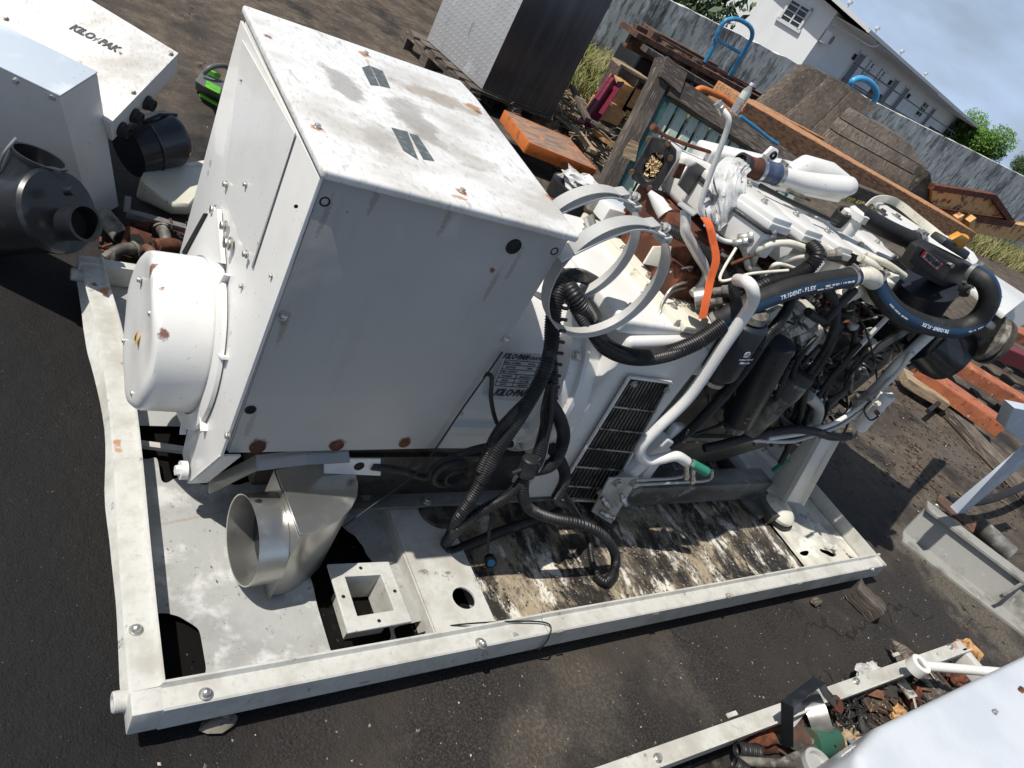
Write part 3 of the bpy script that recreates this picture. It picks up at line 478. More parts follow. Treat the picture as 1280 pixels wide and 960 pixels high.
def twigs(c, rx, ry, n, L0, r, z=.12):
    m = MB()
    for i in range(n):
        p = Vector((c[0] + random.gauss(0, rx), c[1] + random.gauss(0, ry), random.uniform(.0, z))); a = random.uniform(0, 6.28); l = L0 * random.uniform(.3, 1.3); d = Vector((math.cos(a), math.sin(a), random.uniform(-.15, .3))) * l
        m.tube([p, p + d * .5 + Vector((0, 0, random.uniform(-.02, .02))), p + d], [r * random.uniform(.5, 1.4)] * 3, 4)
    return m
tag(twigs((4.35, 4.9), .45, .4, 420, .32, .006, .2).build('twig_pile', 'straw'), 'heap of dead twigs between the metal tank and the scrap', kind='stuff')
tag(twigs((5.0, 5.6), .6, .5, 300, .3, .006, .12).build('dead_stems', 'straw'), 'dead stems lying in front of the grass', kind='stuff')
# ---- litter on the ground (small stones, chips, dead leaves)
def scatter(n, box, s0, s1, flat=.5, dens=None):
    m = MB()
    for i in range(n):
        p = Vector((random.uniform(box[0], box[1]), random.uniform(box[2], box[3]), 0))
        if dens and random.random() > dens(p): continue
        s_ = random.uniform(s0, s1) * random.random() ** 1.5 + s0 * .5; q = Quaternion((random.random(), random.random(), random.random(), random.random())).normalized()
        vs = [q @ Vector(v) * s_ for v in ((1, 0, 0), (-.5, .8, 0), (-.6, -.7, .1), (.1, .1, .7), (0, 0, -.5))]; vs = [Vector((v.x, v.y, v.z * flat)) + p + ZU * s_ * .25 for v in vs]
        m.add(vs, [[0, 1, 3], [1, 2, 3], [2, 0, 3], [1, 0, 4], [2, 1, 4], [0, 2, 4]])
    return m
dn = lambda p: min(1, max(.06, (p.x * .42 + p.y * .62 - 1.2) / 2)) 
tag(scatter(6000, (-1.5, 8, -1.2, 6), .002, .008, .6, dn).build('grit', 'stone'), 'pale grit and stone chips strewn over the yard', kind='stuff')
tag(scatter(2600, (3.1, 7.5, -.6, 5.5), .004, .016, .25, dn).build('leaf_litter', 'leaflit'), 'brown leaf litter and wood crumbs on the dirt', kind='stuff')
tag(scatter(2600, (3.9, 5.8, .1, 2.2), .006, .026, .3).build('bark_litter', 'leaflit'), 'dark bark litter beside the loose plank', kind='stuff')

tag(scatter(900, (.0, 3.3, -.55, -.03), .0015, .007, .6).build('grit', 'stone'), 'fine pale grit on the asphalt along the front of the tray', kind='stuff')
tag(scatter(260, (2.9, 3.9, -.5, .9), .003, .014, .3).build('wood_crumbs', 'leaflit'), 'wood crumbs on the asphalt off the right end of the tray', kind='stuff')
# ================================================================== TRAY
ZT = .118; ZF = .06; tr = thing('drip_tray', (1.45, .72, .05), 'dented white steel drip tray with bolted rims under the generator', 'drip tray')
# rails: profile swept; the left rail is bent
def rail(path, nin, name, w=.05, h=.067, bend=None):
    # path of outer top edge points, nin = inward normal; top flange w wide with a raised inner lip and an outer skirt
    P = [Vector(p) for p in path]; nin = Vector(nin); m = MB(); prof = [(0, -h), (.004, -h), (.004, -.006), (w, -.004), (w, .010), (w + .004, .010), (w + .004, -.045), (w + .002, -.05), (w - .002, -.008), (.0, 0)]
    prof = [(-.004, -h), (0, -.003), (.004, .0), (w - .006, .0), (w - .001, .011), (w + .004, .011), (w + .004, -.058), (w - .001, -.058), (w - .004, -.006), (.004, -.006), (.002, -h)]
    n = len(P); k = len(prof); vs = []
    for i, p in enumerate(P):
        for a, z in prof: vs.append(p + nin * a + ZU * z)
    fs = [[i * k + j, i * k + (j + 1) % k, (i + 1) * k + (j + 1) % k, (i + 1) * k + j] for i in range(n - 1) for j in range(k)]; fs += [list(range(k))[::-1], [(n - 1) * k + j for j in range(k)]]
    return m.add(vs, fs, None, False).build(name, 'traypaint', tr, ang=30)
rail([(0.056, 0, ZT), (1.0, 0.0, ZT)], (0, 1, 0), 'rim'); MB().hexa([(.002, -.003, ZT - .067), (.058, -.003, ZT - .067), (.058, .05, ZT - .067), (.002, .05, ZT - .067)], [(.002, .001, ZT), (.058, .001, ZT), (.058, .05, ZT), (.002, .05, ZT)]).build('rim_corner', 'traypaint', tr, bevel=.004); rail([(1.003, .001, ZT), (1.6, .001, ZT - .002), (2.2, .002, ZT), (2.9, .002, ZT)], (0, 1, 0), 'rim')
lp = [(0, .048), (.003, .2), (.009, .4), (.016, .6), (.020, .8), (.016, 1.0), (.007, 1.15), (-.004, 1.3), (-.010, 1.45)]
lz = [0, .001, .003, .005, .007, .011, .016, .010, .003]
LP = catmull([(x, y, ZT + z) for (x, y), z in zip(lp, lz)], 4)
# outer skirt of the left rail buckles
m = MB(); k = 9; vs = []
for i, p in enumerate(LP):
    u = i / (len(LP) - 1); bk = .022 * math.exp(-((u - .72) / .12) ** 2) + .014 * math.exp(-((u - .35) / .08) ** 2); wv = .006 * noise.noise(Vector((u * 9, 0, 0)))
    bk *= .5; wv *= .5; prof = [(.004 - bk * 1.3 - wv, -.083 - .006 * noise.noise(Vector((u * 14, 3, 0)))), (.021, -.040), (.002, -.006), (.007, 0), (.052, .002), (.058, .012), (.062, .012), (.062, -.058), (.058, -.058), (.054, -.006), (.014, -.008), (.024, -.041), (.008 - bk * 1.3 - wv, -.083)]; k = len(prof)
    for a, z in prof: vs.append(p + Vector((a, 0, z)))
n = len(LP); fs = [[i * k + j, i * k + (j + 1) % k, (i + 1) * k + (j + 1) % k, (i + 1) * k + j] for i in range(n - 1) for j in range(k)] + [list(range(k))[::-1], [(n - 1) * k + j for j in range(k)]]
m.add(vs, fs).build('rim', 'traypaint', tr, ang=24, label='bent left rim with buckled skirt and rust spots')
rail([(2.9, 1.45, ZT), (2.9, .003, ZT)][::-1], (-1, 0, 0), 'rim', w=.03)
bp_ = catmull([(-.012, 1.452, ZT + .004), (.3, 1.45, ZT), (.8, 1.45, ZT - .01), (1.8, 1.45, ZT), (2.9, 1.452, ZT)], 3); rail(bp_, (0, -1, 0), 'rim')
V3 = Vector
# floor: left galvanised panel with a torn hole, dark middle, right panel
def holed(z, x0, x1, y0, y1, hole, res=.02, th=.004, bumpf=None):
    m = MB(); nx = int((x1 - x0) / res); ny = int((y1 - y0) / res); idx = {}; vs = []; fs = []
    ins = [[not hole(x0 + (i + .5) * (x1 - x0) / nx, y0 + (j + .5) * (y1 - y0) / ny) for j in range(ny)] for i in range(nx)]
    def gv(i, j):
        if (i, j) not in idx: x = x0 + i * (x1 - x0) / nx; y = y0 + j * (y1 - y0) / ny; idx[i, j] = len(vs); vs.append((x, y, z + (bumpf(x, y) if bumpf else 0)))
        return idx[i, j]
    for i in range(nx):
        for j in range(ny):
            if ins[i][j]: fs.append([gv(i, j), gv(i + 1, j), gv(i + 1, j + 1), gv(i, j + 1)])
    nb = {}; cnt = {}
    for f in fs:
        for k in range(4): e = (min(f[k], f[(k + 1) % 4]), max(f[k], f[(k + 1) % 4])); cnt[e] = cnt.get(e, 0) + 1
    for e, c in cnt.items():
        if c == 1: nb.setdefault(e[0], []).append(e[1]); nb.setdefault(e[1], []).append(e[0])
    vs = [V3(v) for v in vs]
    for it in range(3):
        new = {i: (vs[i] + sum((vs[j] for j in n_), V3((0, 0, 0))) / len(n_)) / 2 for i, n_ in nb.items() if len(n_) == 2}
        for i, v in new.items(): vs[i] = v
    return m.add(vs, fs)
def h_left(x, y):
    w = .012 * noise.noise(Vector((x * 22, y * 22, 0)))
    a = x < .156 + w and y < .185 + w + .052 * math.sqrt(max(0, 1 - ((x - .085) / .072) ** 2))                                  # square cut with a rounded lobe, front left
    b_ = (x - .505) ** 2 / .11 ** 2 + (y - .25) ** 2 / .22 ** 2 < 1 + w * 14 and x > .40                # bare patch under the flange
    c = y > .60 + .05 * noise.noise(Vector((x * 14, 1, 0))) + (.10 if x < .13 else 0) and y < .80 and x > .06
    return a or (b_ and x > .43) or c or (x > .70 - .1 * (y < .12) )
def bmpf(x, y): return .012 * max(0, 1 - abs((x - .3) * .5 + (y - .33)) / .05) * (x > .25) + .004 * noise.noise(Vector((x * 5, y * 5, 0)))
holed(ZF, .06, .80, .05, 1.42, h_left, .009, bumpf=bmpf).build('floor_panel', 'floor_w', tr, label='galvanised left floor panel with a torn corner hole')
MB().box((.055, .05, .028), (2.87, 1.42, .034)).build('floor_panel', 'oilblack', tr, label='oil black lower floor')
holed(ZF - .002, .89, 2.42, .05, 1.42, lambda x, y: False, .03, bumpf=lambda x, y: .008 * noise.noise(Vector((x * 4, y * 4, 5)))).build('floor_panel', 'floor_d', tr, label='middle floor panel with peeled cream paint and oil')
M['floor_r'] = mat('cream peeling floor paint', (.60, .58, .49), .6, 0, [((.35, .34, .31), 5, .42, .58, 9), ((.06, .05, .04), 6, .585, .62, 12), ((.75, .74, .66), 9, .55, .65, 9)], [(45, .5, .004)])
def h_r(x, y): return ((x - 2.66) / .045) ** 2 + ((y - .13 - (x - 2.66) * -.4) / .016) ** 2 < 1 or ((x - 2.50) / .035) ** 2 + ((y - .15) / .012) ** 2 < 1
holed(ZF + .002, 2.43, 2.86, .05, 1.42, h_r, .012, bumpf=lambda x, y: -.006 * math.exp(-((x - 2.47) / .02) ** 2)).build('floor_panel', 'floor_r', tr, label='pale right floor panel with flaking cream paint')
# cross plate with a round hole
c_ = [(.69, .052), (.865, .052), (.885, .31), (.69, .57)]
m = MB(); N_ = 24; hc = Vector((.80, .145)); hr = .033; out = []
outer = [Vector((.682, .052)), Vector((.862, .052)), Vector((.868, .62)), Vector((.686, .62))]
def edgept(a):
    d = Vector((math.cos(a), math.sin(a))); best = 9
    for i in range(4):
        p, q = outer[i], outer[(i + 1) % 4]; e = q - p; den = d.x * e.y - d.y * e.x
        if abs(den) < 1e-9: continue
        t_ = ((p - hc).x * e.y - (p - hc).y * e.x) / den; s_ = ((p - hc).x * d.y - (p - hc).y * d.x) / den
        if t_ > 0 and -1e-6 <= s_ <= 1 + 1e-6: best = min(best, t_)
    return hc + d * best
angs = sorted([2 * math.pi * i / N_ for i in range(N_)] + [math.atan2((o - hc).y, (o - hc).x) % (2 * math.pi) for o in outer]); N_ = len(angs); vs = []
for zz in (.108, .102):
    for a in angs: vs.append((hc.x + hr * math.cos(a), hc.y + hr * math.sin(a), zz))
    for a in angs: e = edgept(a); vs.append((e.x, e.y, zz))
fs = []
for i in range(N_):
    j = (i + 1) % N_; fs += [[i, j, N_ + j, N_ + i], [2 * N_ + i, 3 * N_ + i, 3 * N_ + j, 2 * N_ + j], [i, 2 * N_ + i, 2 * N_ + j, j], [N_ + i, N_ + j, 3 * N_ + j, 3 * N_ + i]]
m.add(vs, fs); m.box((.680, .052, .035), (.686, .62, .1015)); m.box((.862, .052, .035), (.868, .62, .1015)); m.build('cross_plate', 'traypaint', tr, ang=30)
# square flange duct
fo = [AZ(405, 705, .135), AZ(490, 702, .135), AZ(515, 780, .135), AZ(425, 795, .135)]; cx_ = sum(fo, Vector()) / 4
fo = [Vector((.448, .272, .135)), Vector((.610, .262, .135)), Vector((.612, .088, .135)), Vector((.446, .086, .135))]; cx_ = sum(fo, Vector()) / 4
fi = [cx_ + (p - cx_) * .58 for p in fo]; m = MB(); vs = fo + fi + [p - ZU * .007 for p in fo] + [p - ZU * .007 for p in fi]; fs = []
for i in range(4): j = (i + 1) % 4; fs += [[i, j, 4 + j, 4 + i], [8 + i, 12 + i, 12 + j, 8 + j], [i, 8 + i, 8 + j, j]]
vs += [p - ZU * .095 for p in fi] + [cx_ + (p - cx_) * 1.06 - ZU * .095 for p in fi] + [cx_ + (p - cx_) * 1.06 - ZU * .007 for p in fi]
for i in range(4): j = (i + 1) % 4; fs += [[4 + i, 4 + j, 16 + j, 16 + i], [16 + i, 16 + j, 20 + j, 20 + i], [20 + i, 20 + j, 24 + j, 24 + i]]
fl = m.add(vs, fs).build('square_flange', 'traypaint', tr, bevel=.0015, seg=1)
for i in range(4):
    for u in (.5,): p = (fo[i].lerp(fo[(i + 1) % 4], u)); p = cx_ + (p - cx_) * .82; inst(BORE, 'bolt_hole', fl, p, sc=.008)
# lifting eyes / bosses and rim bolts
for p in ((-.028, 1.40, .085), (-.02, .055, .075)): m = MB(); m.pipe(Vector(p), Vector(p) + Vector((.035, 0, 0)), .020, .011, 18).build('boss', 'traypaint', tr, bevel=.002, seg=1)
for px, py in ((257, 868), (170, 788), (129, 360), (602, 806), (910, 745), (1090, 712), (600, 804)):
    p = AZ(px, py, ZT); bolt(tr, p, (random.uniform(-.1, .1), random.uniform(-.1, .1), 1), .011 if px < 700 else .008, DOME)
for px, py in ((455, 852), (700, 790), (820, 768), (1000, 730)): p = AY(px, py, -.002); MB().beam(p - Vector((.012, 0, 0)), p + Vector((.012, 0, 0)), .004, .005).build('clip', 'zinc', tr)
# wire looped over the rim at the joint
MB().tube(catmull([(.66, .10, .04), (.75, .07, .115), (.99, .03, .128), (1.002, -.006, .112), (1.004, -.008, .05)], 8), .0022, 6).build('wire', 'black', tr)
# ---- debris under and around the tray
wb = MB(); wb.beam(AZ(1066, 735, .045), AZ(1098, 768, .035), .075, .07, nseg=6, rough=.005); tag(wb.build('wood_block', 'wood_grey'), 'splintered grey wood block under the right end of the tray', 'wood block')
for px, py, lab in ((1020, 752, 'small pale rotten wood chip beside the wood block'), (275, 903, 'rusty stone chip under the front rim near the corner')):
    p = AZ(px, py, .012); tag(MB().blob(p, .03, 2, .5, 2.5, (1.3, .6, .4)).build('wood_chip', 'wood_grey' if px > 900 else 'stone'), lab, 'wood chip')

m = scatter(1500, (.92, 2.4, .06, .46), .002, .008, .15)
for v in m.v: v.z += ZF + .004
tag(m.build('paint_flakes', 'stone', tr), kind='stuff')
m = scatter(160, (.07, .66, .06, .6), .0012, .0035, .3)
for v in m.v: v.z += ZF + .003
tag(m.build('grit_on_floor', 'leaflit', tr), kind='stuff')

MB().beam(AZ(158, 553, .075), AZ(232, 563, .075), .018, .012).build('floor_strip', 'traypaint', tr)
# ================================================================== GENERATOR
GS = thing('generator_set', (.9, .72, .1), 'big white marine generator with bare hoses and open engine standing in the drip tray', 'generator')
def part(m, n, mt, par=None, **k): return m.build(n, mt, par or GS, **k)
V = Vector
# ---- electrical box
eb = part(MB().hexa([(.174, .404, .388), (.690, .404, .405), (.690, 1.06, .40), (.174, 1.06, .40)], [(.166, .404, 1.052), (.710, .404, 1.052), (.710, 1.06, 1.052), (.166, 1.06, 1.052)]), 'electrical_box', 'panel', bevel=.004)
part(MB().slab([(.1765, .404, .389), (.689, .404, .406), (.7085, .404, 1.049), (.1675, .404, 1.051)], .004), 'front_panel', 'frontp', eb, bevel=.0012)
lid = MB().prism([(.150, .371, 1.058), (.699, .364, 1.056), (.757, 1.03, 1.056), (.752, 1.135, 1.056), (.161, 1.088, 1.058)], (0, 0, .018)); lid = part(lid, 'lid', 'lid', eb, bevel=.0075, seg=4)
# side plate with lower bracket legs
sp = MB().prism([(.164, .392, 1.05), (.164, 1.06, 1.05), (.164, 1.055, .44), (.164, .86, .30), (.164, .62, .27), (.164, .60, .17), (.164, .505, .17), (.164, .388, .392)], (-.007, 0, 0)); sp = part(sp, 'side_plate', 'paint', bevel=.002)
part(MB().prism([(.1565, .388, .392), (.1565, .505, .17), (.20, .505, .17), (.20, .388, .392)][:4], (0, .006, 0)), 'bracket_edge', 'paint', sp)
q = [AX(px, py, .154) for px, py in ((304, 50), (370, 166), (316, 334), (280, 240))]; part(MB().prism(q, (-.0025, 0, 0)), 'access_door', 'paint', sp, bevel=.0006, seg=1)
q = [AX(px, py, .1535) for px, py in ((232, 322), (265, 264), (277, 262), (283, 330))]; part(MB().prism(q, (-.010, 0, 0)), 'gusset', 'paint', sp, bevel=.0015)
q = [AX(px, py, .1535) for px, py in ((234, 317), (262, 268), (266, 268), (238, 320))]; part(MB().prism(q, (-.0135, 0, 0)), 'seam', 'hole', sp)
for px, py, r in ((284, 231, .007), (308, 231, .005), (270, 263, .010), (283, 283, .010), (289, 305, .012), (309, 318, .007), (303, 358, .005), (287, 545, .007), (340, 345, .004), (302, 100, .003)): bolt(sp, AX(px, py, .151 if py < 340 else .1565), (-1, 0, 0), r)
MB_ = MB(); MB_.cyl((.150, .52, .20), (.135, .52, .20), .022).cyl((.135, .52, .20), (.125, .52, .20), .012, seg=6); part(MB_, 'mounting_bolt', 'paint', sp)
# bolts and holes of the front panel
for px, py, me, r in ((406, 252, BORE, .008), (642, 308, BORE, .015), (693, 314, BORE, .008), (354, 394, DOME, .009), (632, 423, DOME, .009), (576, 516, HEX, .005), (313, 512, BORE, .010), (322, 559, RBORE, .015), (421, 557, RBORE, .014), (506, 554, RBORE, .012), (615, 338, RBORE, .003), (370, 258, BORE, .003), (434, 265, BORE, .002)):
    bolt(eb, AY(px, py, .4002), (0, -1, 0), r, me, 'bolt' if me in (DOME, HEX) else 'bolt_hole')
for px, py in ((457, 68), (396, 160), (577, 240)): p = AZ(px, py, 1.0745); o = bolt(lid, p, (.1, .1, 1), .006, HEX); 
part(MB().blob(AZ(454, 70, 1.072), .006, 2, .6, 2, (1.4, .8, .08)), 'rust_scab', 'rust', lid); part(MB().blob(AZ(396, 161, 1.072), .005, 2, .6, 2, (1.4, .8, .1)), 'rust_scab', 'rust', lid); part(MB().blob(AZ(690, 248, 1.072), .005, 2, .6, 2, (1.6, .6, .1)), 'rust_scab', 'rust', lid)
part(MB().blob(AZ(335, 46, 1.072), .004, 2, .6, 2, (1.6, .6, .1)), 'rust_scab', 'rust', lid); part(MB().blob(AZ(574, 238, 1.072), .005, 2, .6, 2, (1.6, .6, .1)), 'rust_scab', 'rust', lid)
for qd in (((489, 160), (509, 165), (523, 201), (504, 189)), ((511, 167), (522, 170), (543, 202), (529, 200)), ((452, 85), (462, 82), (474, 108), (463, 107)), ((463, 83), (478, 89), (488, 111), (475, 108))):
    part(MB().slab([AZ(a, b, 1.0745) for a, b in qd[::-1]], .0012), 'sticker', 'greyl', lid)
# ---- end drum
dr = MB().lathe((.025, .725, .437), (1, 0, 0), [(.004, .001), (.003, .03), (.003, .06), (.003, .09), (.001, .12), (.0, .145), (.0, .158), (.003, .168), (.009, .175), (.018, .178), (.12, .180), (.122, .183), (.128, .183)], 72)
for i, v in enumerate(dr.v):                                    # the face is dented
    if v.x < .031: v.x += .009 * noise.noise(V((v.y * 7, v.z * 7, 3)))
dr = part(dr, 'end_cover', 'paint', label='white round end cover with chipped rusty edge')
part(MB().lathe((.153, .725, .437), (-1, 0, 0), [(0, .222), (.008, .219), (.012, .195), (.012, .184)], 64, False), 'cover_flange', 'paint', sp)
for a in (-1.9, -1.1, -.35, .5, 1.25): c = V((.15, .725 - .208 * math.cos(a), .437 + .208 * math.sin(a))); d = V((0, -math.cos(a), math.sin(a))); part(MB().beam(c - d * .012, c + d * .035, .005, .014, (1, 0, 0)), 'rib', 'paint', sp)
for px, py in ((190, 392), (168, 492), (176, 350), (157, 426)): p = AX(px, py, .029); bolt(dr, p, (-1, 0, 0), .006)
ws = [AX(px, py, .0235) for px, py in ((169, 432), (173, 408), (171, 422), (169, 438))]; c = AX(171, 421, .021); part(MB().prism([c + V((0, .016, -.014)), c + V((0, -.016, -.014)), c + V((0, 0, .018))], (-.0015, 0, 0)), 'warning_sticker', 'yellow', dr)
part(MB().prism([c + V((-.002, .003, -.009)), c + V((-.002, -.003, -.009)), c + V((-.002, 0, .010))], (-.001, 0, 0)), 'warning_sign', 'ink', dr)
# ---- alternator body
al = part(MB().lathe((.21, .725, .50), (1, 0, 0), [(0, .262), (.80, .262)], 72), 'alternator_body', 'panel')
part(MB().box((.22, .452, .398), (1.02, 1.0, .43)).box((.22, .47, .33), (1.02, .98, .398)), 'alternator_foot', 'paint', al, bevel=.003)
npq = [AY(608, 497, .452), AY(653, 500, .452), AY(680, 441, .459), AY(633, 437, .459)]; npq = [p + V((0, -.004, 0)) for p in npq]
pl = part(MB().slab(npq, .0015), 'data_plate', 'plate', al); o_ = npq[3]; xd = (npq[2] - npq[3]); yd = (npq[3] - npq[0])
def onp(u, v): return (npq[0].lerp(npq[1], u)).lerp(npq[3].lerp(npq[2], u), v) + V((0, -.0025, 0))
tw = (npq[2] - npq[3]).length
text('KILO·PAK', onp(.26, .91), xd, yd, tw * .19, 'ink', pl, shear=.3, bold=.0006, sx=.8); text('CORPORATION', onp(.72, .90), xd, yd, tw * .11, 'ink', pl, bold=.0002)
text('KILO·PAK', onp(.55, .17), xd, yd, tw * .26, 'ink', pl, shear=.3, bold=.0009, sx=.8)
rows = [.83, .74, .65, .56, .47, .38, .30]; m = MB()
for v in rows: m.beam(onp(.04, v), onp(.96, v), .0012, .001, (0, -1, 0))
for u, a, b_ in ((.5, .30, .56), (.96, .56, .83), (.04, .3, .83)): m.beam(onp(u, a), onp(u, b_), .0012, .001, (0, -1, 0))
part(m, 'table_lines', 'ink', pl)
for v, a, b_ in ((.785, 'SERIAL NUMBER', 'MODEL'), (.695, 'VOLTAGE', 'AMPS'), (.605, 'STEEL CUSTOM', ''), (.515, 'kW 60HZ', 'FREQUENCY'), (.425, 'PHASE', 'RPM 1800'), (.34, 'DUTY', 'WINDING')):
    text(a, onp(.24, v), xd, yd, tw * .062, 'ink', pl); 
    if b_: text(b_, onp(.76, v), xd, yd, tw * .062, 'ink', pl)
# ---- flywheel bell and vent housing
bl = part(MB().lathe((1.0, .725, .515), (1, 0, 0), [(0, .268), (.002, .300), (.035, .302), (.037, .318), (.050, .320), (.052, .308), (.11, .31), (.112, .30)], 72), 'flywheel_bell', 'paint', ang=30)
for a in (-.6, .05, .6, 1.2, 1.8, 2.4): p = V((1.018, .725 - .303 * math.cos(a), .515 + .303 * math.sin(a))); bolt(bl, p, (0, -math.cos(a), math.sin(a)), .011)
hs = MB().prism([(1.10, .415, .16), (1.44, .415, .16), (1.44, .415, .80), (1.36, .415, .835), (1.10, .415, .80)], (0, .6, 0)); hs = part(hs, 'flywheel_housing', 'paint', bevel=.02, seg=3)
gq = [AY(692, 622, .402), AY(757, 626, .402), AY(838, 477, .402), AY(786, 470, .402)]
def gp(u, v, o=0): return gq[0].lerp(gq[1], u).lerp(gq[3].lerp(gq[2], u), v) + V((0, -o, 0))
part(MB().slab(gq, -.0), 'x', 'hole') if 0 else None
gr_ = part(MB().slab([gp(.03, .02), gp(.97, .02), gp(.97, .98), gp(.03, .98)], .003), 'vent_opening', 'hole', hs)
m = MB()
for a, b_ in (((0, 0), (1, 0)), ((1, 0), (1, 1)), ((1, 1), (0, 1)), ((0, 1), (0, 0))): m.beam(gp(*a, .004), gp(*b_, .004), .008, .008, (0, 1, 0))
part(m, 'vent_frame', 'paint', hs, bevel=.001, seg=1)
for i in range(1, 13): part(MB().beam(gp(i / 13, 0, .004), gp(i / 13, 1, .004), .0020, .005, (0, 1, 0)), 'vent_bar', 'cast', hs)
for v in (.13, .30, .46, .62, .79): part(MB().beam(gp(0, v, .008), gp(1, v, .008), .004, .004, (0, 1, 0)), 'cross_bar', 'dirtyw', hs)
for u, v in ((.12, .97), (.92, .96), (.3, .02)): bolt(hs, gp(u, v, .01), (0, -1, 0), .008)
# boxy lower mount arm + tall housing ribs to the right of the vent
part(MB().prism([AY(758, 628, .40), AY(735, 640, .40), AY(838, 545, .40), AY(888, 470, .40), AY(852, 452, .40), AY(800, 560, .40)][::1], (0, .04, 0)), 'mount_arm', 'paint', bevel=.006) if 0 else None
part(MB().beam(AY(752, 622, .385), AY(835, 545, .40), .05, .045, (0, 1, 0)).beam(AY(800, 600, .40), AY(850, 530, .42), .05, .03, (0, 1, 0)), 'mount_arm', 'paint', bevel=.010, seg=3)
# cream top casting beside the rings
tc_ = MB().prism([(1.06, .44, .80), (1.30, .44, .80), (1.30, 1.0, .80), (1.06, 1.0, .80)], (0, 0, .045)); part(tc_, 'housing_cover', 'paint', bevel=.012, seg=3)
m = MB().prism([(1.28, .43, .84), (1.46, .43, .84), (1.46, .98, .84), (1.28, .98, .84)], (0, 0, .022)); cc = part(m, 'cream_cover', 'cream', bevel=.006)
m = MB().prism([(1.36, .425, .70), (1.50, .425, .70), (1.50, .425, .86), (1.36, .425, .86)], (0, .3, 0)); part(m, 'cream_flange', 'cream', bevel=.006)
part(MB().beam((1.265, .45, .852), (1.265, .99, .852), .02, .03).beam((1.475, .45, .868), (1.475, .99, .868), .018, .03), 'cover_rib', 'cream', cc, bevel=.005)
for p in ((1.30, .52, .862), (1.44, .60, .862), (1.30, .8, .862), (1.44, .86, .862), (1.12, .5, .846), (1.22, .9, .846)): bolt(cc, p, (0, 0, 1), .010)
for k, s_ in enumerate(('4 CYL 85', 'GM 225', 'TORQUE', '12 0 L')): text(s_, (1.37 + .0, .60 - k * .028 + .06, .863), (0, -1, 0), (1, 0, 0), .018, 'cream', cc, name='cast_lettering', ext=.002) if 0 else text(s_, (1.335 + k * .024, .56, .863), (0, 1, 0), (-1, 0, 0), .018, 'cream', cc, name='cast_lettering', ext=.002)
m = MB().lathe(AY(868, 374, .47), V((.55, -.4, .6)), [(0, .030), (.028, .030), (.03, .024), (.04, .024)], 20); part(m, 'sender_plug', 'zinc', cc)
# ---- ring clamps
def ring(c, r, a0, a1, w=.036, nm='ring_clamp'):
    P = [V((c[0] + r * math.cos(a), c[1], c[2] + r * math.sin(a))) for a in np.linspace(a0, a1, 60)]; return part(MB().strip(P, (0, 1, 0), w, .003), nm, 'strap', ang=60), P
for c, r in (((.874, .40, .9695), .156), ((.874, .53, .9695), .156)):
    rg, P = ring(c, r, math.radians(60), math.radians(60 - 338))
    for e, s_ in ((P[0], 1), (P[-1], -1)):
        part(MB().beam(e + V((0, -.018, 0)), e + V((0, .018, 0)), .014, .030, (1, 0, .4)), 'clamp_lug', 'strap', rg, bevel=.002)
    bolt(rg, P[0] + V((-.005, 0, .02)), (-.8, 0, .5), .010); part(MB().cyl(P[0] + V((-.02, 0, .012)), P[-1] + V((.03, 0, .012)), .004), 'clamp_screw', 'zinc', rg)
    q = P[14]; b0 = V((.71, c[1], q.z + .02)); Pb = catmull([V((.705, c[1], 1.00)), V((.74, c[1], 1.035)), V((.80, c[1], 1.085)), V((.86, c[1], 1.115)), V((.94, c[1], 1.115))], 8)
    part(MB().strip(Pb, (0, 1, 0), .040, .004), 'clamp_bracket', 'paint', rg, ang=60)
# ---- engine block, sump, head
part(MB().hexa([(1.44, .50, .33), (2.46, .50, .33), (2.46, .95, .33), (1.44, .95, .33)], [(1.44, .47, .90), (2.50, .47, .90), (2.50, .96, .90), (1.44, .96, .90)]), 'engine_block', 'castd', bevel=.012)
part(MB().hexa([(2.46, .52, .50), (2.66, .54, .50), (2.66, .92, .50), (2.46, .95, .50)], [(2.46, .49, .98), (2.70, .50, .98), (2.70, .96, .98), (2.46, .96, .98)]), 'timing_cover', 'castd', bevel=.012)
pn = MB().hexa([(1.62, .56, .15), (2.20, .56, .15), (2.20, .90, .15), (1.62, .90, .15)], [(1.46, .50, .36), (2.48, .50, .36), (2.48, .95, .36), (1.46, .95, .36)]); pn = part(pn, 'oil_pan', 'pan', bevel=.02, seg=3)
part(MB().box((1.44, .485, .355), (2.50, .96, .375)), 'pan_flange', 'pan', pn, bevel=.003)
for i in range(14): bolt(pn, (1.48 + i * .074, .493, .354), (0, 0, -1), .007)
hd = part(MB().box((1.34, .60, .86), (2.40, .93, 1.03)).box((1.30, .56, .865), (1.78, .66, .95)), 'cylinder_head', 'rust', bevel=.008)
for i in range(9): p = V((1.40 + i * .11, .595, .95 + .02 * (i % 2))); part(MB().cyl(p, p + V((0, -.02, 0)), .020, seg=16).cyl(p + V((0, -.02, 0)), p + V((0, -.032, 0)), .013, seg=6), 'core_plug', 'cast' if i % 2 else 'rust', hd)
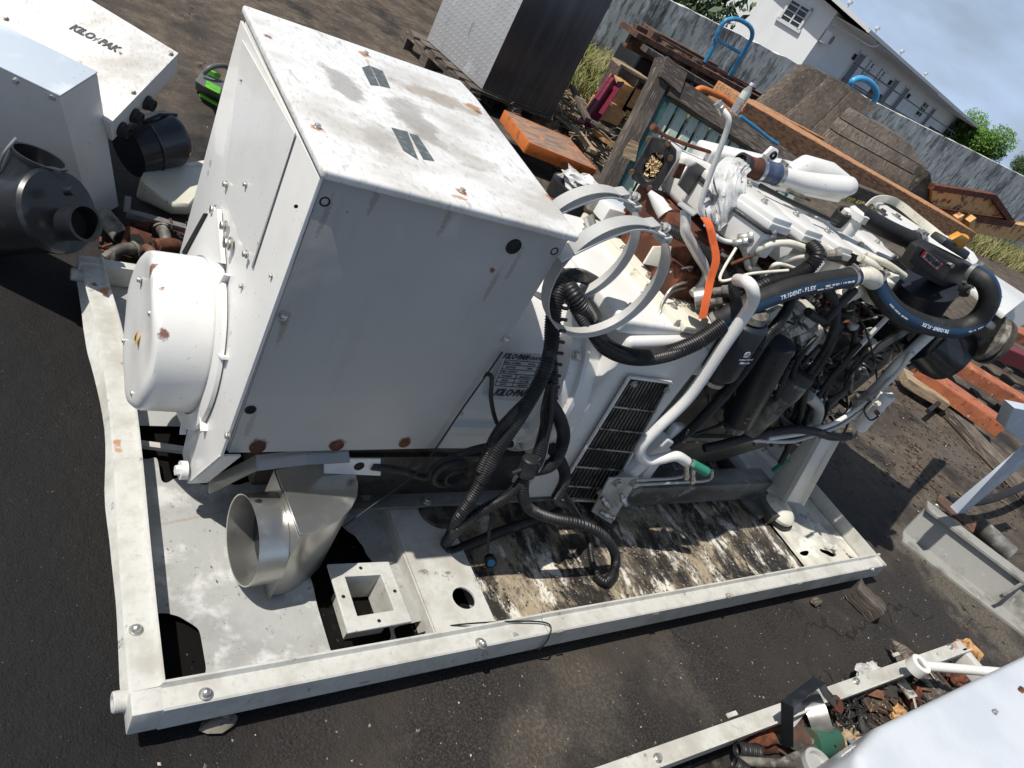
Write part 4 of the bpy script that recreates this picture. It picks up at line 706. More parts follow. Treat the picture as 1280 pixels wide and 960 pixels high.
# valve covers with pointed lobes
for i, (px, py) in enumerate(((945, 248), (985, 264), (1024, 285), (1066, 302), (1108, 318))):
    c = AY(px, py, .66); c = V((1.60 + i * .17, .70, 1.10)) if 0 else c
    def lobe(k, z0, z1): return MB().prism([(c.x - .09 * k, c.y + .16, z0), (c.x - .095 * k, c.y - .02, z0), (c.x - .04 * k, c.y - .12 * k, z0), (c.x + .05 * k, c.y - .12 * k, z0), (c.x + .09 * k, c.y - .02, z0), (c.x + .08 * k, c.y + .16, z0)], (0, 0, z1 - z0))
    vc = part(lobe(1, c.z - .12, c.z + .005), 'valve_cover', 'paint', bevel=.008, seg=2)
    part(lobe(1.07, c.z - .046, c.z - .036), 'cover_joint', 'castd', vc, bevel=.002, seg=1); part(lobe(1.05, c.z - .033, c.z - .012), 'cover_lip', 'paint', vc, bevel=.004)
    bolt(vc, c + V((.0, -.03, .006)), (0, 0, 1), .009); bolt(vc, c + V((.04, .08, .006)), (0, 0, 1), .009)
part(MB().beam((1.42, .86, 1.085), (2.65, .86, 1.085), .15, .10), 'intake_manifold', 'paint', bevel=.02, seg=3)
# exhaust manifold and black flange with chips
em = part(MB().beam(AY(872, 196, .95), AY(1050, 235, .95), .08, .09).beam(AY(838, 208, .93), AY(895, 232, .90), .07, .11), 'exhaust_manifold', 'paint', bevel=.018, seg=3)
def fq(px, py, o=0):
    u = ((px - 790) * .866 + (py - 220) * .5) / 35; return AY(px, py, .93 - .07 * u) + V((-.7, -.7, 0)).normalized() * o
outer = [(816, 170), (834, 173), (846, 187), (845, 200), (822, 238), (812, 238), (790, 222), (791, 212)]
inner = [(824, 189), (830, 195), (829, 206), (817, 225), (810, 224), (804, 218), (805, 208), (816, 191)]
ft = MB(); n_ = 8; inn = [(826, 190), (831, 196), (830, 206), (818, 224), (810, 225), (803, 218), (804, 207), (816, 190)]
outer = outer; vs = [fq(*p, .012) for p in outer] + [fq(*p, .012) for p in inn] + [fq(*p, 0) for p in outer] + [fq(*p, 0) for p in inn]
ofs = [(3 + i) % 8 for i in range(8)]
# match rings by angle
ang_ = lambda p: math.atan2(p[1] - 205, p[0] - 818); outer.sort(key=ang_); inn.sort(key=ang_)
vs = [fq(*p, .014) for p in outer] + [fq(*p, .014) for p in inn] + [fq(*p, 0) for p in outer] + [fq(*p, 0) for p in inn]; fs = []
for i in range(8): j = (i + 1) % 8; fs += [[i, j, 8 + j, 8 + i], [16 + i, 24 + i, 24 + j, 16 + j], [i, 16 + i, 16 + j, j], [8 + i, 8 + j, 24 + j, 24 + i]]
fg = part(ft.add(vs, fs), 'exhaust_flange', 'gasket', bevel=.002, seg=1)
nk = MB(); nk.prism([fq(818 + (p[0] - 818) * .8, 205 + (p[1] - 205) * .8, -.012) for p in outer], V((.75, .45, .05)) * .13); part(nk, 'flange_neck', 'paint', fg, bevel=.006); part(MB().prism([AY(px, py, .80) for px, py in ((848, 232), (862, 208), (872, 204), (884, 212), (880, 228), (866, 250))], (0, .008, 0)), 'grey_gasket', 'greyp', fg, bevel=.002); part(MB().prism([AY(px, py, .79) for px, py in ((841, 222), (850, 205), (858, 206), (850, 224))], (0, .006, 0)), 'rusty_window', 'rust', fg)
part(MB().prism([fq(*p, -.0115) for p in inn], V((-.7, -.7, 0)) * .001), 'port_opening', 'hole', fg)
for qd in (((831, 180), (837, 178), (845, 190), (840, 193)), ((795, 216), (800, 214), (808, 228), (803, 230))): part(MB().slab([fq(*p, .0146) for p in qd], .001), 'slot', 'hole', fg)
for px, py in ((812, 172), (839, 196), (791, 213), (813, 233), (836, 178)): p = fq(px, py, .014); part(MB().cyl(p, p + V((-.7, -.7, 0)) * .018, .008, seg=8), 'stud', 'rustbeam', fg)
m = MB()
for i in range(90):
    p = fq(random.uniform(807, 828), 0, 0); px = random.gauss(817, 5.5); py = random.gauss(207, 8); 
    if abs(px - 817 + (py - 207) * .5) > 9: continue
    c = fq(px, py, random.uniform(-.008, .008)); a = V((random.uniform(-1, 1), random.uniform(-1, 1), random.uniform(-1, 1))).normalized() * .007; b_ = a.orthogonal().normalized() * .005; n0 = a.cross(b_).normalized() * .002; m.hexa([c - a - b_, c + a - b_, c + a + b_, c - a + b_], [c - a - b_ + n0, c + a - b_ + n0, c + a + b_ + n0, c - a + b_ + n0])
wc = tag(m.build('wood_chips', 'chips'), 'tan wood chips stuffed in the black exhaust flange opening', kind='stuff')
MB2 = MB().tube(catmull(T3([(818, 160, .97), (832, 170, .95), (862, 182, .93), (888, 190, .92)]), 6), .006, 8); part(MB2, 'stud_rod', 'rust'); part(MB().cyl(AY(816, 158, .97), AY(821, 163, .97), .011, seg=10), 'rod_head', 'rust')
# ---- turbo pipe
pA, pB, pC, pD = AY(930, 207, .80), AY(950, 212, .79), AY(974, 219, .775), AY(1062, 232, .74)
rI = .030; d_ = (pC - pA).normalized()
part(MB().pipe(pA, pB, rI * 1.03, rI * .86), 'turbo_inlet', 'rust'); part(MB().pipe(AY(924, 204, .805), AY(932, 208, .80), rI * 1.12, rI * .9), 'inlet_rim', 'gasket')
tp = MB(); path = [pC - d_ * .01, pC + d_ * .03, AY(1000, 227, .77), AY(1030, 232, .755), AY(1052, 234, .745), AY(1063, 232, .745), AY(1068, 229, .75)]
tp.tube(path, [.027, .028, .032, .036, .037, .030, .012], 28); part(tp, 'charge_pipe', 'paint', bevel=0, ang=60)
tp = MB(); tp.tube([AY(985, 214, .82), AY(1005, 208, .83), AY(1035, 216, .83), AY(1060, 228, .80)], [.02, .036, .036, .02], 24); part(tp, 'compressor_housing', 'paint', ang=60)
part(MB().tube([pB - d_ * .01, pB.lerp(pC, .5), pC + d_ * .004], [rI * 1.08, rI * 1.1, rI * 1.08], 28), 'silicone_hose', 'bluesil')
clamp_band(GS, pB - d_ * .002, d_, rI * 1.11, .012); clamp_band(GS, pC - d_ * .006, d_, rI * 1.11, .014)
part(MB().prism([AY(950, 200, .82), AY(966, 184, .84), AY(974, 188, .84), AY(972, 198, .83), AY(960, 206, .82)], (0, .012, 0)), 'lifting_eye', 'paint', bevel=.004)
part(MB().lathe(AY(966, 194, .818), (0, -1, 0), [(0, .014), (.006, .013), (.006, .007), (0, .006)], 18, False), 'eye_hole', 'hole')
# ---- tubes: (material, radius px, name, points)
def TUBE(nm, mt, rp, pts, seg=12, n=8, par=None): P = T3(pts); r = pxr(P[len(P) // 2], rp); return part(MB().tube(catmull(P, n), r, seg), nm, mt, par)
TUBE('coolant_pipe', 'paint', 7.3, [(922, 350, .44), (934, 353, .38), (941, 364, .355), (938, 383, .355), (905, 432, .35), (862, 495, .34), (822, 535, .335), (803, 556, .33), (800, 569, .325), (810, 576, .32), (828, 573, .31), (845, 570, .30), (858, 577, .29)], 20, 8)
p = AY(862, 578, .29); q = AY(880, 588, .27); dq = (q - p).normalized()
cp = part(MB().pipe(p + dq * .012, q + dq * .012, .0155, .009), 'pipe_cap', 'tealcap'); part(MB().cyl(q + dq * .004, q + dq * .006, .009), 'cap_bore', 'orribbon', cp); part(MB().cyl(p, p + dq * .014, .013, seg=6), 'pipe_union', 'zinc', cp)
for px, py in ((858, 592), (866, 597)): part(MB().cyl(AY(px, py - 12, .285), AY(px, py + 6, .285), .008, seg=8).cyl(AY(px, py + 1, .285), AY(px, py + 5, .285), .010, seg=6), 'drain_fitting', 'zinc', cp)
TUBE('breather_pipe', 'paint', 3.4, [(899, 132, .70), (906, 140, .68), (911, 150, .665), (906, 170, .66), (890, 213, .65), (877, 252, .64), (878, 268, .63), (886, 282, .62), (893, 293, .60), (905, 301, .59), (922, 304, .58)], 12, 7)
part(MB().cyl(AY(897, 128, .70), AY(902, 137, .69), .012, seg=6).cyl(AY(900, 133, .69), AY(904, 142, .685), .009, seg=8), 'pipe_fitting', 'zinc')
TUBE('oil_drain_pipe', 'strap', 6.5, [(857, 263, .62), (857, 278, .60), (858, 292, .585), (872, 318, .57), (884, 340, .55), (878, 356, .54), (866, 368, .53)], 16)
part(MB().prism([AY(846, 256, .63), AY(852, 255, .64), (AY(871, 268, .60)), AY(866, 271, .58)], (0, 0, .007)), 'pipe_flange', 'strap', bevel=.002)
part(MB().tube(T3([(812, 240, .85), (822, 252, .82), (832, 268, .78)]), [.008, .02, .024], 14), 'small_casting', 'paint')
for pts, r in (([(940, 330, .56), (946, 316, .54), (960, 306, .53), (985, 304, .53), (1010, 312, .52)], 5), ([(965, 345, .55), (975, 328, .53), (990, 322, .52), (1012, 320, .51)], 4.5), ([(945, 358, .52), (960, 342, .51), (972, 330, .50), (1004, 340, .50)], 2.8), ([(1075, 322, .52), (1090, 330, .50), (1102, 342, .49), (1120, 348, .48)], 5), ([(1082, 320, .55), (1105, 328, .52), (1130, 345, .5)], 4.5), ([(1090, 340, .5), (1112, 343, .49), (1118, 350, .48), (1112, 360, .48)], 3.2), ([(925, 304, .58), (932, 318, .56), (936, 335, .54), (948, 338, .54)], 4),
    ([(920, 310, .55), (900, 350, .5), (940, 342, .48), (985, 338, .47)], 2)): TUBE('fuel_pipe', 'cream', r, pts)
for px, py, Y, r in ((932, 297, .57, 8), (925, 303, .56, 6), (960, 290, .55, 8), (1042, 318, .5, 8), (900, 365, .46, 8), (893, 378, .45, 7), (1072, 338, .47, 8), (940, 290, .6, 6)):
    p = AY(px, py, Y); r = pxr(p, r); d = V((.5, -.5, .6)).normalized(); part(MB().cyl(p - d * .02, p + d * .01, r * .8, seg=10).cyl(p + d * .005, p + d * .022, r, seg=6), 'banjo_fitting', random.choice(('cream', 'zinc', 'cast')), bevel=.001, seg=1)
# injector connector
p = AY(1000, 292, .58); q = AY(1030, 310, .54); part(MB().cyl(p, p.lerp(q, .4), .026, seg=6).cyl(p.lerp(q, .4), q, .018, .014, 14), 'sensor_body', 'cream', bevel=.002)
# belt: wide ribbed black band
bp_ = catmull([AY(1002, 283, .63), AY(1018, 298, .60), AY(1048, 318, .57), AY(1082, 332, .55), AY(1115, 334, .55), AY(1142, 322, .58)], 8)
part(MB().strip(bp_, (.1, .75, .62), .055, .005), 'ribbed_belt', 'rubber', ang=60)
for k in range(-3, 4): o = V((.1, .75, .62)).normalized() * k * .007; part(MB().tube([p + o + V((0, -.003, .004)) for p in bp_], .0016, 5), 'belt_rib', 'rubber')
# filler cap and neck, breather port
p = AY(1056, 290, .66); part(MB().lathe(p, (0, 0, 1), [(0, .030), (.05, .029), (.052, .038), (.075, .038), (.083, .030)], 12), 'filler_neck', 'paint', ang=30)
p = AY(1046, 278, .69); part(MB().pipe(p, p + V((-.02, -.01, .045)), .027, .019), 'port_ring', 'rubber'); part(MB().lathe(p, (-.1, -.1, 1), [(0, .013), (.05, .013), (.056, .005)], 14), 'port_plug', 'paint')
TUBE('rail_wire', 'loom', 3, [(950, 232, .72), (980, 248, .69), (1010, 262, .67), (1045, 278, .65)])
part(MB().cyl(AY(985, 238, .70), AY(1003, 246, .69), .008, seg=8).cyl(AY(1003, 246, .69), AY(1012, 250, .69), .005), 'glow_connector', 'cast')
# vent hose
_, P, r = hose(GS, [(1072, 266, .66), (1092, 278, .64), (1120, 292, .62), (1146, 303, .6)], 11.5, 'rubber', 'coolant_hose', 20); clamp_band(GS, P[-1], P[-1] - P[-2], r * 1.12, .014); clamp_band(GS, P[-3], P[-1] - P[-2], r * 1.12, .012)
_, P, r = hose(GS, [(738, 335, .80), (765, 345, .74), (790, 357, .68), (802, 362, .66)], 17, 'rubber', 'intake_hose', 20); clamp_band(GS, P[-2], P[-1] - P[-2], r * 1.06, .018)
TUBE('support_tube', 'zinc', 7, [(735, 270, .95), (748, 300, .9), (775, 330, .85)])
part(MB().blob(AY(745, 262, 1.0), .045, 2, .3, 2, (1, .8, .8)), 'bare_casting', 'cast'); part(MB().box(AY(752, 278, .88), AY(752, 278, .88) + V((.07, .06, .05))), 'relay_box', 'paint', bevel=.006)
part(MB().slab([AY(805, 330, .6), AY(818, 308, .62), AY(840, 308, .62), AY(835, 336, .6)], .008), 'lug_plate', 'cream', bevel=.003)
part(MB().tube(catmull(T3([(795, 470, .43), (838, 452, .42), (866, 426, .44)]), 6), .006, 6), 'loom_edge', 'loom') if 0 else None
# ---- lettered hoses
def tridhose(pts, rp, marks, name='lettered_hose'):
    P = catmull(T3(pts), 12); r = pxr(P[len(P) // 2], rp); h = part(MB().tube(P, r, 24), name, 'rubber'); 
    # printed blue band, a skin just proud of the rubber
    vs = []; n = len(P)
    for i, p in enumerate(P):
        t_ = (P[min(i + 1, n - 1)] - P[max(i - 1, 0)]).normalized(); v = (CAM - p).normalized() * 0 + V((-.25, -.75, .55)); v = (v - t_ * v.dot(t_)).normalized(); w = t_.cross(v)
        for a in np.linspace(-.08, .92, 7): vs.append(p + (v * math.cos(a) + w * math.sin(a) * marks[0]) * (r + .0006))
    fs = [[i * 7 + j, (i + 1) * 7 + j, (i + 1) * 7 + j + 1, i * 7 + j + 1] for i in range(n - 1) for j in range(6)]
    part(MB().add(vs, fs, None, True), 'blue_band', 'blue', h)
    L_ = [0]
    for i in range(1, n): L_.append(L_[-1] + (P[i] - P[i - 1]).length)
    for s_, u0, size, a0, dirn in marks[1]:
        s0 = u0 * L_[-1]
        for k, ch in enumerate(s_):
            s1 = s0 + dirn * k * size * .66
            if ch == ' ' or not 0 < s1 < L_[-1] * .99: continue
            i = max(1, next(ii for ii in range(1, n) if L_[ii] >= s1)); f = (s1 - L_[i - 1]) / (L_[i] - L_[i - 1]); p = P[i - 1].lerp(P[i], f); t_ = (P[i] - P[i - 1]).normalized()
            v = V((-.25, -.75, .55)); v = (v - t_ * v.dot(t_)).normalized(); w = t_.cross(v); a1 = a0 + .42; nn = (v * math.cos(a1) + w * math.sin(a1) * marks[0]); text(ch, p + nn * (r + .0010), t_ * dirn, nn.cross(t_ * dirn), size, 'white', h, name='hose_lettering', bold=size * .02)
    return h, P, r
h1, P1, r1 = tridhose([(892, 406, .42), (925, 386, .41), (985, 362, .42), (1030, 352, .43), (1068, 346, .44)], 13.5, (1, [('TRIDENT-FLEX', .36, .017, -.12, 1), ('MADE IN USA 1 1/4 MARINE', .68, .0085, -.05, 1), ('SAE J1527', .08, .0085, -.1, 1), ('HARDWALL FUEL WATER', .62, .0055, .18, 1)]))
for i in (3, len(P1) - 4): clamp_band(GS, P1[i], P1[i + 1] - P1[i], r1 * 1.03, .013)
part(MB().tube(catmull(T3([(1068, 346, .44), (1084, 345, .445), (1094, 352, .45)]), 6), [.026] * 6 + [.03] * 7, 16), 'cream_elbow', 'cream', bevel=0)
part(MB().box(AY(1090, 372, .46) - V((.03, .02, .02)), AY(1090, 372, .46) + V((.03, .03, .075))), 'elbow_body', 'cream', bevel=.012)
h2, P2, r2 = tridhose([(1092, 345, .46), (1100, 366, .43), (1122, 390, .38), (1158, 406, .34), (1195, 411, .31), (1222, 399, .30), (1237, 374, .31), (1231, 352, .35), (1214, 342, .40)], 12, (1, [('TRIDENT-FLEX', .52, .0165, -.1, -1), ('MARINE HEAVY DUTY', .25, .0075, .1, -1), ('MADE IN USA', .72, .0075, -.1, -1), ('SAE J2006 R2', .88, .0065, .1, -1)]))
clamp_band(GS, P2[2], P2[3] - P2[2], r2 * 1.05, .012); clamp_band(GS, P2[-3], P2[-2] - P2[-3], r2 * 1.08, .014)
# ---- black crankcase filter
cx_ = AY(1184, 322, .47); fx = V((.86, -.30, .0)).normalized(); 
cf = MB().lathe(AY(1134, 396, .46), AY(1174, 330, .46) - AY(1134, 396, .46), [(0, .078), (.006, .090), (.15, .098), (.155, .100)], 40); cf = part(cf, 'breather_filter', 'filterblk', ang=40)
hd_ = MB().prism([AY(px, py, .42) for px, py in ((1140, 340), (1156, 316), (1170, 311), (1226, 338), (1228, 346), (1210, 372), (1203, 372))], (0, .06, 0)); part(hd_, 'filter_head', 'black', cf, bevel=.006)
part(MB().prism([AY(px, py, .414) for px, py in ((1136, 328), (1150, 308), (1192, 330), (1178, 352))], (0, .01, 0)), 'label_panel', 'black', cf, bevel=.003)
part(MB().prism([AY(px, py, .45) for px, py in ((1176, 306), (1184, 299), (1214, 316), (1208, 326))], (0, .05, 0)), 'head_cap', 'black', cf, bevel=.006)
lq = [AY(px, py, .4085) for px, py in ((1150.6, 320.5), (1171.5, 338.5), (1180, 330), (1157, 312.5))]; lb = part(MB().slab(lq, -.0) if 0 else MB().prism(lq, (0, .001, 0)), 'red_label', 'redlabel', cf)
ctr = sum(lq, V()) / 4; part(MB().prism([ctr + (p - ctr) * .84 + V((0, -.0008, 0)) for p in lq], (0, .0006, 0)), 'label_field', 'pinklabel', cf)
xdl = lq[1] - lq[0]; ydl = lq[3] - lq[0]
for k, s_ in enumerate(('CRANKCASE FILTER', 'DRAIN EVERY 250 HRS', 'REPLACE ELEMENT', 'DO NOT OVERFILL')): text(s_, ctr + ydl * (.30 - .18 * k) + V((0, -.001, 0)), xdl, ydl, xdl.length * .085, 'ink', cf, name='label_lettering')
part(MB().prism([AY(px, py, .40) for px, py in ((1190, 300), (1203, 293), (1213, 300), (1200, 309))], (0, .02, 0)).cyl(AY(1199, 306, .45), AY(1204, 296, .45), .018), 'amber_cap', 'amber', cf, bevel=.003)
part(MB().cyl(AY(1188, 331, .415), AY(1191, 333, .405), .008, seg=6), 'head_screw', 'zinc', cf)
part(MB().cyl(AY(1200, 350, .44), AY(1217, 343, .43), .024, seg=24), 'hose_port', 'black', cf)
part(MB().beam(AY(1165, 400, .46), AY(1222, 345, .50), .02, .008, (0, 1, 0)).beam(AY(1150, 405, .44), AY(1180, 408, .43), .022, .03), 'filter_bracket', 'zinc', cf, bevel=.002)
# ---- header tank across the front end
zt_ = 1.215; q_ = [AZ(1120, 288, zt_), AZ(1258, 393, zt_), AZ(1286, 371, zt_), AZ(1092, 246, zt_)]; ht = part(MB().hexa([p - V((0, 0, .022)) for p in q_], q_), 'header_tank', 'paint', bevel=.006, seg=2)
part(MB().prism([AY(1205, 312, .55), AY(1218, 316, .55), AY(1232, 340, .5), AY(1215, 328, .5)], (0, .1, 0)), 'tank_lug', 'paint', ht, bevel=.004)
for px, py in ((1102, 266), (1120, 272), (1131, 262), (1162, 290), (1107, 280)): p = AZ(px, py, 1.212); part(MB().lathe(p, (0, 0, 1), [(0, .026), (.006, .026), (.008, .012), (.016, .012)], 18), 'tank_plug', 'cast', ht)
q_ = [AZ(1257, 394, 1.14), AZ(1285, 373, 1.14), AZ(1290, 400, 1.05), AZ(1244, 424, 1.04)]; part(MB().add(q_ + [p + V((.03, .03, -.01)) for p in q_], [[0, 1, 2, 3], [7, 6, 5, 4], [0, 1, 5, 4], [1, 2, 6, 5], [2, 3, 7, 6], [3, 0, 4, 7]]), 'side_bracket', 'frontp', ht); part(MB().beam((2.60, .55, .95), (2.60, .55, 1.14), .1, .25), 'tank_stand', 'cast', ht); part(MB().beam((2.60, .95, .95), (2.60, .95, 1.14), .1, .2), 'tank_stand', 'cast', ht); part(MB().blob(AY(1238, 380, .42), .035, 3, .6, 3), 'grey_valve', 'cast', ht)
part(MB().strip(catmull([AZ(1072, 268, 1.23), AZ(1092, 250, 1.24), AZ(1118, 252, 1.235), AZ(1150, 276, 1.23), AZ(1185, 304, 1.225), AZ(1208, 326, 1.22)], 8), (0, 0, 1), .035, .004), 'canvas_belt', 'cream', ht, ang=60)
# front pump, pulley, bracketry
dk = AX(1172, 432, 2.64); part(MB().lathe(dk, (.75, -.55, -.1), [(-.10, .05), (-.06, .10), (.02, .115), (.07, .108), (.09, .06)], 36), 'front_pump_drum', 'blackg')
pc = AX(1238, 424, 2.70); pu = part(MB().lathe(pc, (.80, -.6, .0), [(-.03, .04), (-.028, .088), (-.008, .092), (-.006, .080), (.006, .080), (.008, .092), (.022, .090), (.026, .05), (.04, .045)], 36), 'pulley', 'cast', ang=25)
for a in range(4): d1, s1, u1 = basis(V((.8, -.6, 0))); part(MB().cyl(pc + (s1 * math.cos(a * 1.57) + u1 * math.sin(a * 1.57)) * .03 + d1 * .03, pc + (s1 * math.cos(a * 1.57) + u1 * math.sin(a * 1.57)) * .03 + d1 * .05, .008, seg=6), 'pulley_bolt', 'zinc', pu)
TUBE('bracket_rod', 'paint', 5, [(1208, 408, .37), (1225, 400, .35), (1245, 412, .33), (1255, 425, .33)])
for dx in (0, 9): TUBE('water_pipe', 'paint', 4.5, [(1158, 438, .40), (1178, 436, .39), (1190 + dx, 434, .38), (1198 + dx, 424, .38), (1192 + dx, 412, .39)])
TUBE('water_pipe', 'cast', 4, [(1135, 460, .42), (1150, 452, .41), (1158, 443, .40), (1148, 440, .41)])
TUBE('long_white_pipe', 'paint', 6.5, [(1165, 415, .40), (1140, 438, .40), (1122, 455, .40), (1100, 480, .41), (1080, 500, .42), (1060, 520, .43)])
TUBE('thin_pipe', 'paint', 3, [(1140, 440, .38), (1118, 470, .38), (1085, 500, .38), (1050, 525, .38), (1010, 540, .39), (960, 548, .40)])
TUBE('thin_pipe', 'strap', 2.6, [(1105, 495, .37), (1080, 512, .37), (1050, 532, .375), (1015, 545, .38), (985, 552, .39), (940, 550, .40)])
TUBE('drain_hose', 'rubber', 5.5, [(1062, 545, .36), (1040, 546, .36), (1020, 540, .37), (990, 537, .38), (950, 543, .40), (900, 556, .42), (880, 560, .43)])
TUBE('drain_hose', 'rubber', 4, [(985, 460, .42), (970, 500, .42), (975, 520, .42), (995, 535, .40), (1020, 540, .38)]); TUBE('drain_hose', 'rubber', 3.5, [(1075, 430, .43), (1040, 470, .43), (1020, 500, .42), (1005, 530, .41)]); TUBE('drain_hose', 'rubber', 4, [(1050, 400, .43), (1035, 440, .42), (1010, 480, .42), (1000, 520, .41), (985, 560, .40), (975, 580, .38)])
for a, b_, w in (((1150, 402), (1058, 458), 14), ((1110, 396), (1010, 500), 7), ((1075, 470), (1000, 545), 6), ((1168, 392), (1120, 420), 12)): A, B_ = AY(*a, .44), AY(*b_, .46); part(MB().beam(A, B_, pxr(A, w), .012, (0, -1, .3)), 'brace_bar', random.choice(('cast', 'paint', 'skid')), bevel=.002)
# strainer
sA, sB = AY(1110, 492, .34), AY(1074, 535, .34); st = part(MB().lathe(sA, sB - sA, [(0, .026), (.004, .030), (.03, .030), (.032, .027), ((sB - sA).length - .01, .027), ((sB - sA).length, .024)], 28), 'fuel_strainer', 'paint'); part(MB().lathe(AY(1092, 502, .315), (-.4, -.8, .4), [(0, .014), (.01, .014), (.012, .009), (.03, .008)], 14), 'strainer_port', 'cream', st); part(MB().cyl(AY(1088, 500, .30), AY(1082, 497, .29), .007), 'port_cap', 'black', st)
part(MB().prism([AY(1092, 515, .308), AY(1097, 512, .308), AY(1101, 517, .308), AY(1096, 520, .308)], (0, .002, 0)), 'strainer_label', 'rust', st); TUBE('strainer_wire', 'rubber', 1.2, [(1090, 500, .3), (1080, 512, .3), (1088, 525, .3), (1098, 520, .3)], par=st)
part(MB().tube(T3([(1064, 498, .40), (1074, 496, .38), (1085, 492, .37)]), [.012, .022, .014], 14), 'fuel_elbow', 'cast', st)
# ---- filters and starter
A, B_ = AY(938, 398, .40), AY(897, 466, .40); fa = part(MB().lathe(A, B_ - A, [(0, .036), (.008, .057), (.012, .059), ((B_ - A).length - .02, .059), ((B_ - A).length - .005, .053), ((B_ - A).length, .03)], 36), 'oil_filter', 'filterblk', ang=50, label='black oil filter with a round white deer emblem')
ld = (B_ - A).normalized(); base_ = A.lerp(B_, .48)
def fsurf(u, v): # u along vertical up, v around
    d_, s_, u_ = basis(ld); tow = V((-.18, -1, .35)); tow = (tow - ld * tow.dot(ld)).normalized(); sidev = ld.cross(tow); 
    return base_ - ld * u + (tow * math.cos(v / .059) + sidev * math.sin(v / .059)) * .0596, sidev, -ld
def ft_(s_, u, v, size, **k):
    p, sx_, up_ = fsurf(u, v); 
    if (RR @ sx_).x < 0: sx_ = -sx_
    text(s_, p, sx_, up_, size, 'white', fa, name='filter_lettering', **k)
p, sx_, up_ = fsurf(.017, .004); sx_ = sx_ if (RR @ sx_).x > 0 else -sx_; nn_ = sx_.cross(up_)
m = MB(); m.prism([p + nn_ * .0006 + sx_ * .0105 * math.copysign(abs(math.cos(a)) ** .7, math.cos(a)) + up_ * .0105 * math.copysign(abs(math.sin(a)) ** .7, math.sin(a)) for a in np.linspace(0, 2 * math.pi, 25)[:-1]], nn_ * .0008); part(m, 'emblem_shield', 'white', fa)
m = MB(); dz = nn_ * .0016
for a, b_, w in (((-.006, -.001), (.003, .001), .0026), ((.002, .001), (.006, -.004), .0016), ((-.005, -.001), (-.007, -.005), .0014), ((.002, .001), (.001, .006), .0014), ((.001, .006), (-.003, .007), .0010), ((.0015, .004), (.005, .005), .0010)): m.beam(p + dz + sx_ * a[0] + up_ * a[1], p + dz + sx_ * b_[0] + up_ * b_[1], w, .0008, nn_)
part(m, 'leaping_deer', 'filterblk', fa); ft_('PowerGard', -.002, -.003, .0105, bold=.0002); ft_('Nanonet', -.015, -.006, .0105, bold=.0004)
part(MB().lathe(A - ld * .035, ld, [(0, .03), (.01, .042), (.03, .044), (.036, .036)], 24), 'filter_head', 'cast'); part(MB().lathe(B_, ld, [(0, .040), (.012, .040), (.02, .034), (.06, .03)], 24), 'filter_cup', 'black'); part(MB().lathe(B_ + ld * .02, ld, [(0, .036), (.014, .036)], 24), 'cup_ring', 'zinc')
A2, B2 = AY(976, 425, .42), AY(920, 530, .40); l2 = (B2 - A2).normalized(); part(MB().lathe(A2, l2, [(0, .03), (.01, .053), ((B2 - A2).length - .02, .053), ((B2 - A2).length, .032)], 36), 'secondary_filter', 'filterblk', ang=50); part(MB().lathe(B2 - l2 * .01, l2, [(0, .036), (.03, .036), (.034, .02)], 20), 'water_bowl', 'cast')
m = MB(); 
for i in range(26): p = A2.lerp(B2, random.uniform(.1, .9)) + V((random.uniform(-.05, .05), -.046 - random.uniform(0, .004), random.uniform(-.03, .03))); m.blob(p, random.uniform(.0015, .004), 1, .5)
tag(part(m, 'grease_specks', 'cast'), kind='stuff')
A3, B3 = AY(1004, 462, .44), AY(930, 548, .42); l3 = (B3 - A3).normalized(); stt = part(MB().lathe(A3 + l3 * .045, l3, [(0, .050), (.02, .054), (.06, .052), (.09, .044), ((B3 - A3).length - .05, .030), ((B3 - A3).length - .03, .015)], 32), 'starter_motor', 'cast', ang=50); part(MB().lathe(A3, l3, [(0, .040), (.008, .051), (.045, .052)], 32), 'starter_cap', 'black', stt); part(MB().lathe(A3.lerp(B3, .25) + V((.03, -.01, -.06)), l3, [(0, .022), (.09, .022)], 18), 'solenoid', 'cast', stt)
part(MB().tube(catmull(T3([(1010, 495, .42), (1022, 508, .42), (1020, 525, .42), (1008, 536, .42)]), 6), .022, 14), 'white_elbow', 'strap')
A4, B4 = AY(1075, 356, .50), AY(1036, 382, .46); part(MB().lathe(A4, B4 - A4, [(0, .034), (.05, .034), (.052, .030), (.10, .028), (.115, .018)], 28), 'cream_canister', 'cream')
# cast brackets round the filters
for pts in (((905, 395), (940, 388), (955, 410), (930, 425), (905, 412)), ((940, 402), (975, 385), (1000, 392), (1010, 415), (985, 425), (955, 412)), ((1000, 420), (1030, 410), (1040, 440), (1020, 455), (1002, 440)), ((985, 390), (1020, 385), (1025, 408), (1000, 415))):
    part(MB().prism([AY(*p, .455) for p in pts], (0, .05, 0)), 'cast_bracket', 'dirtyw', bevel=.008)
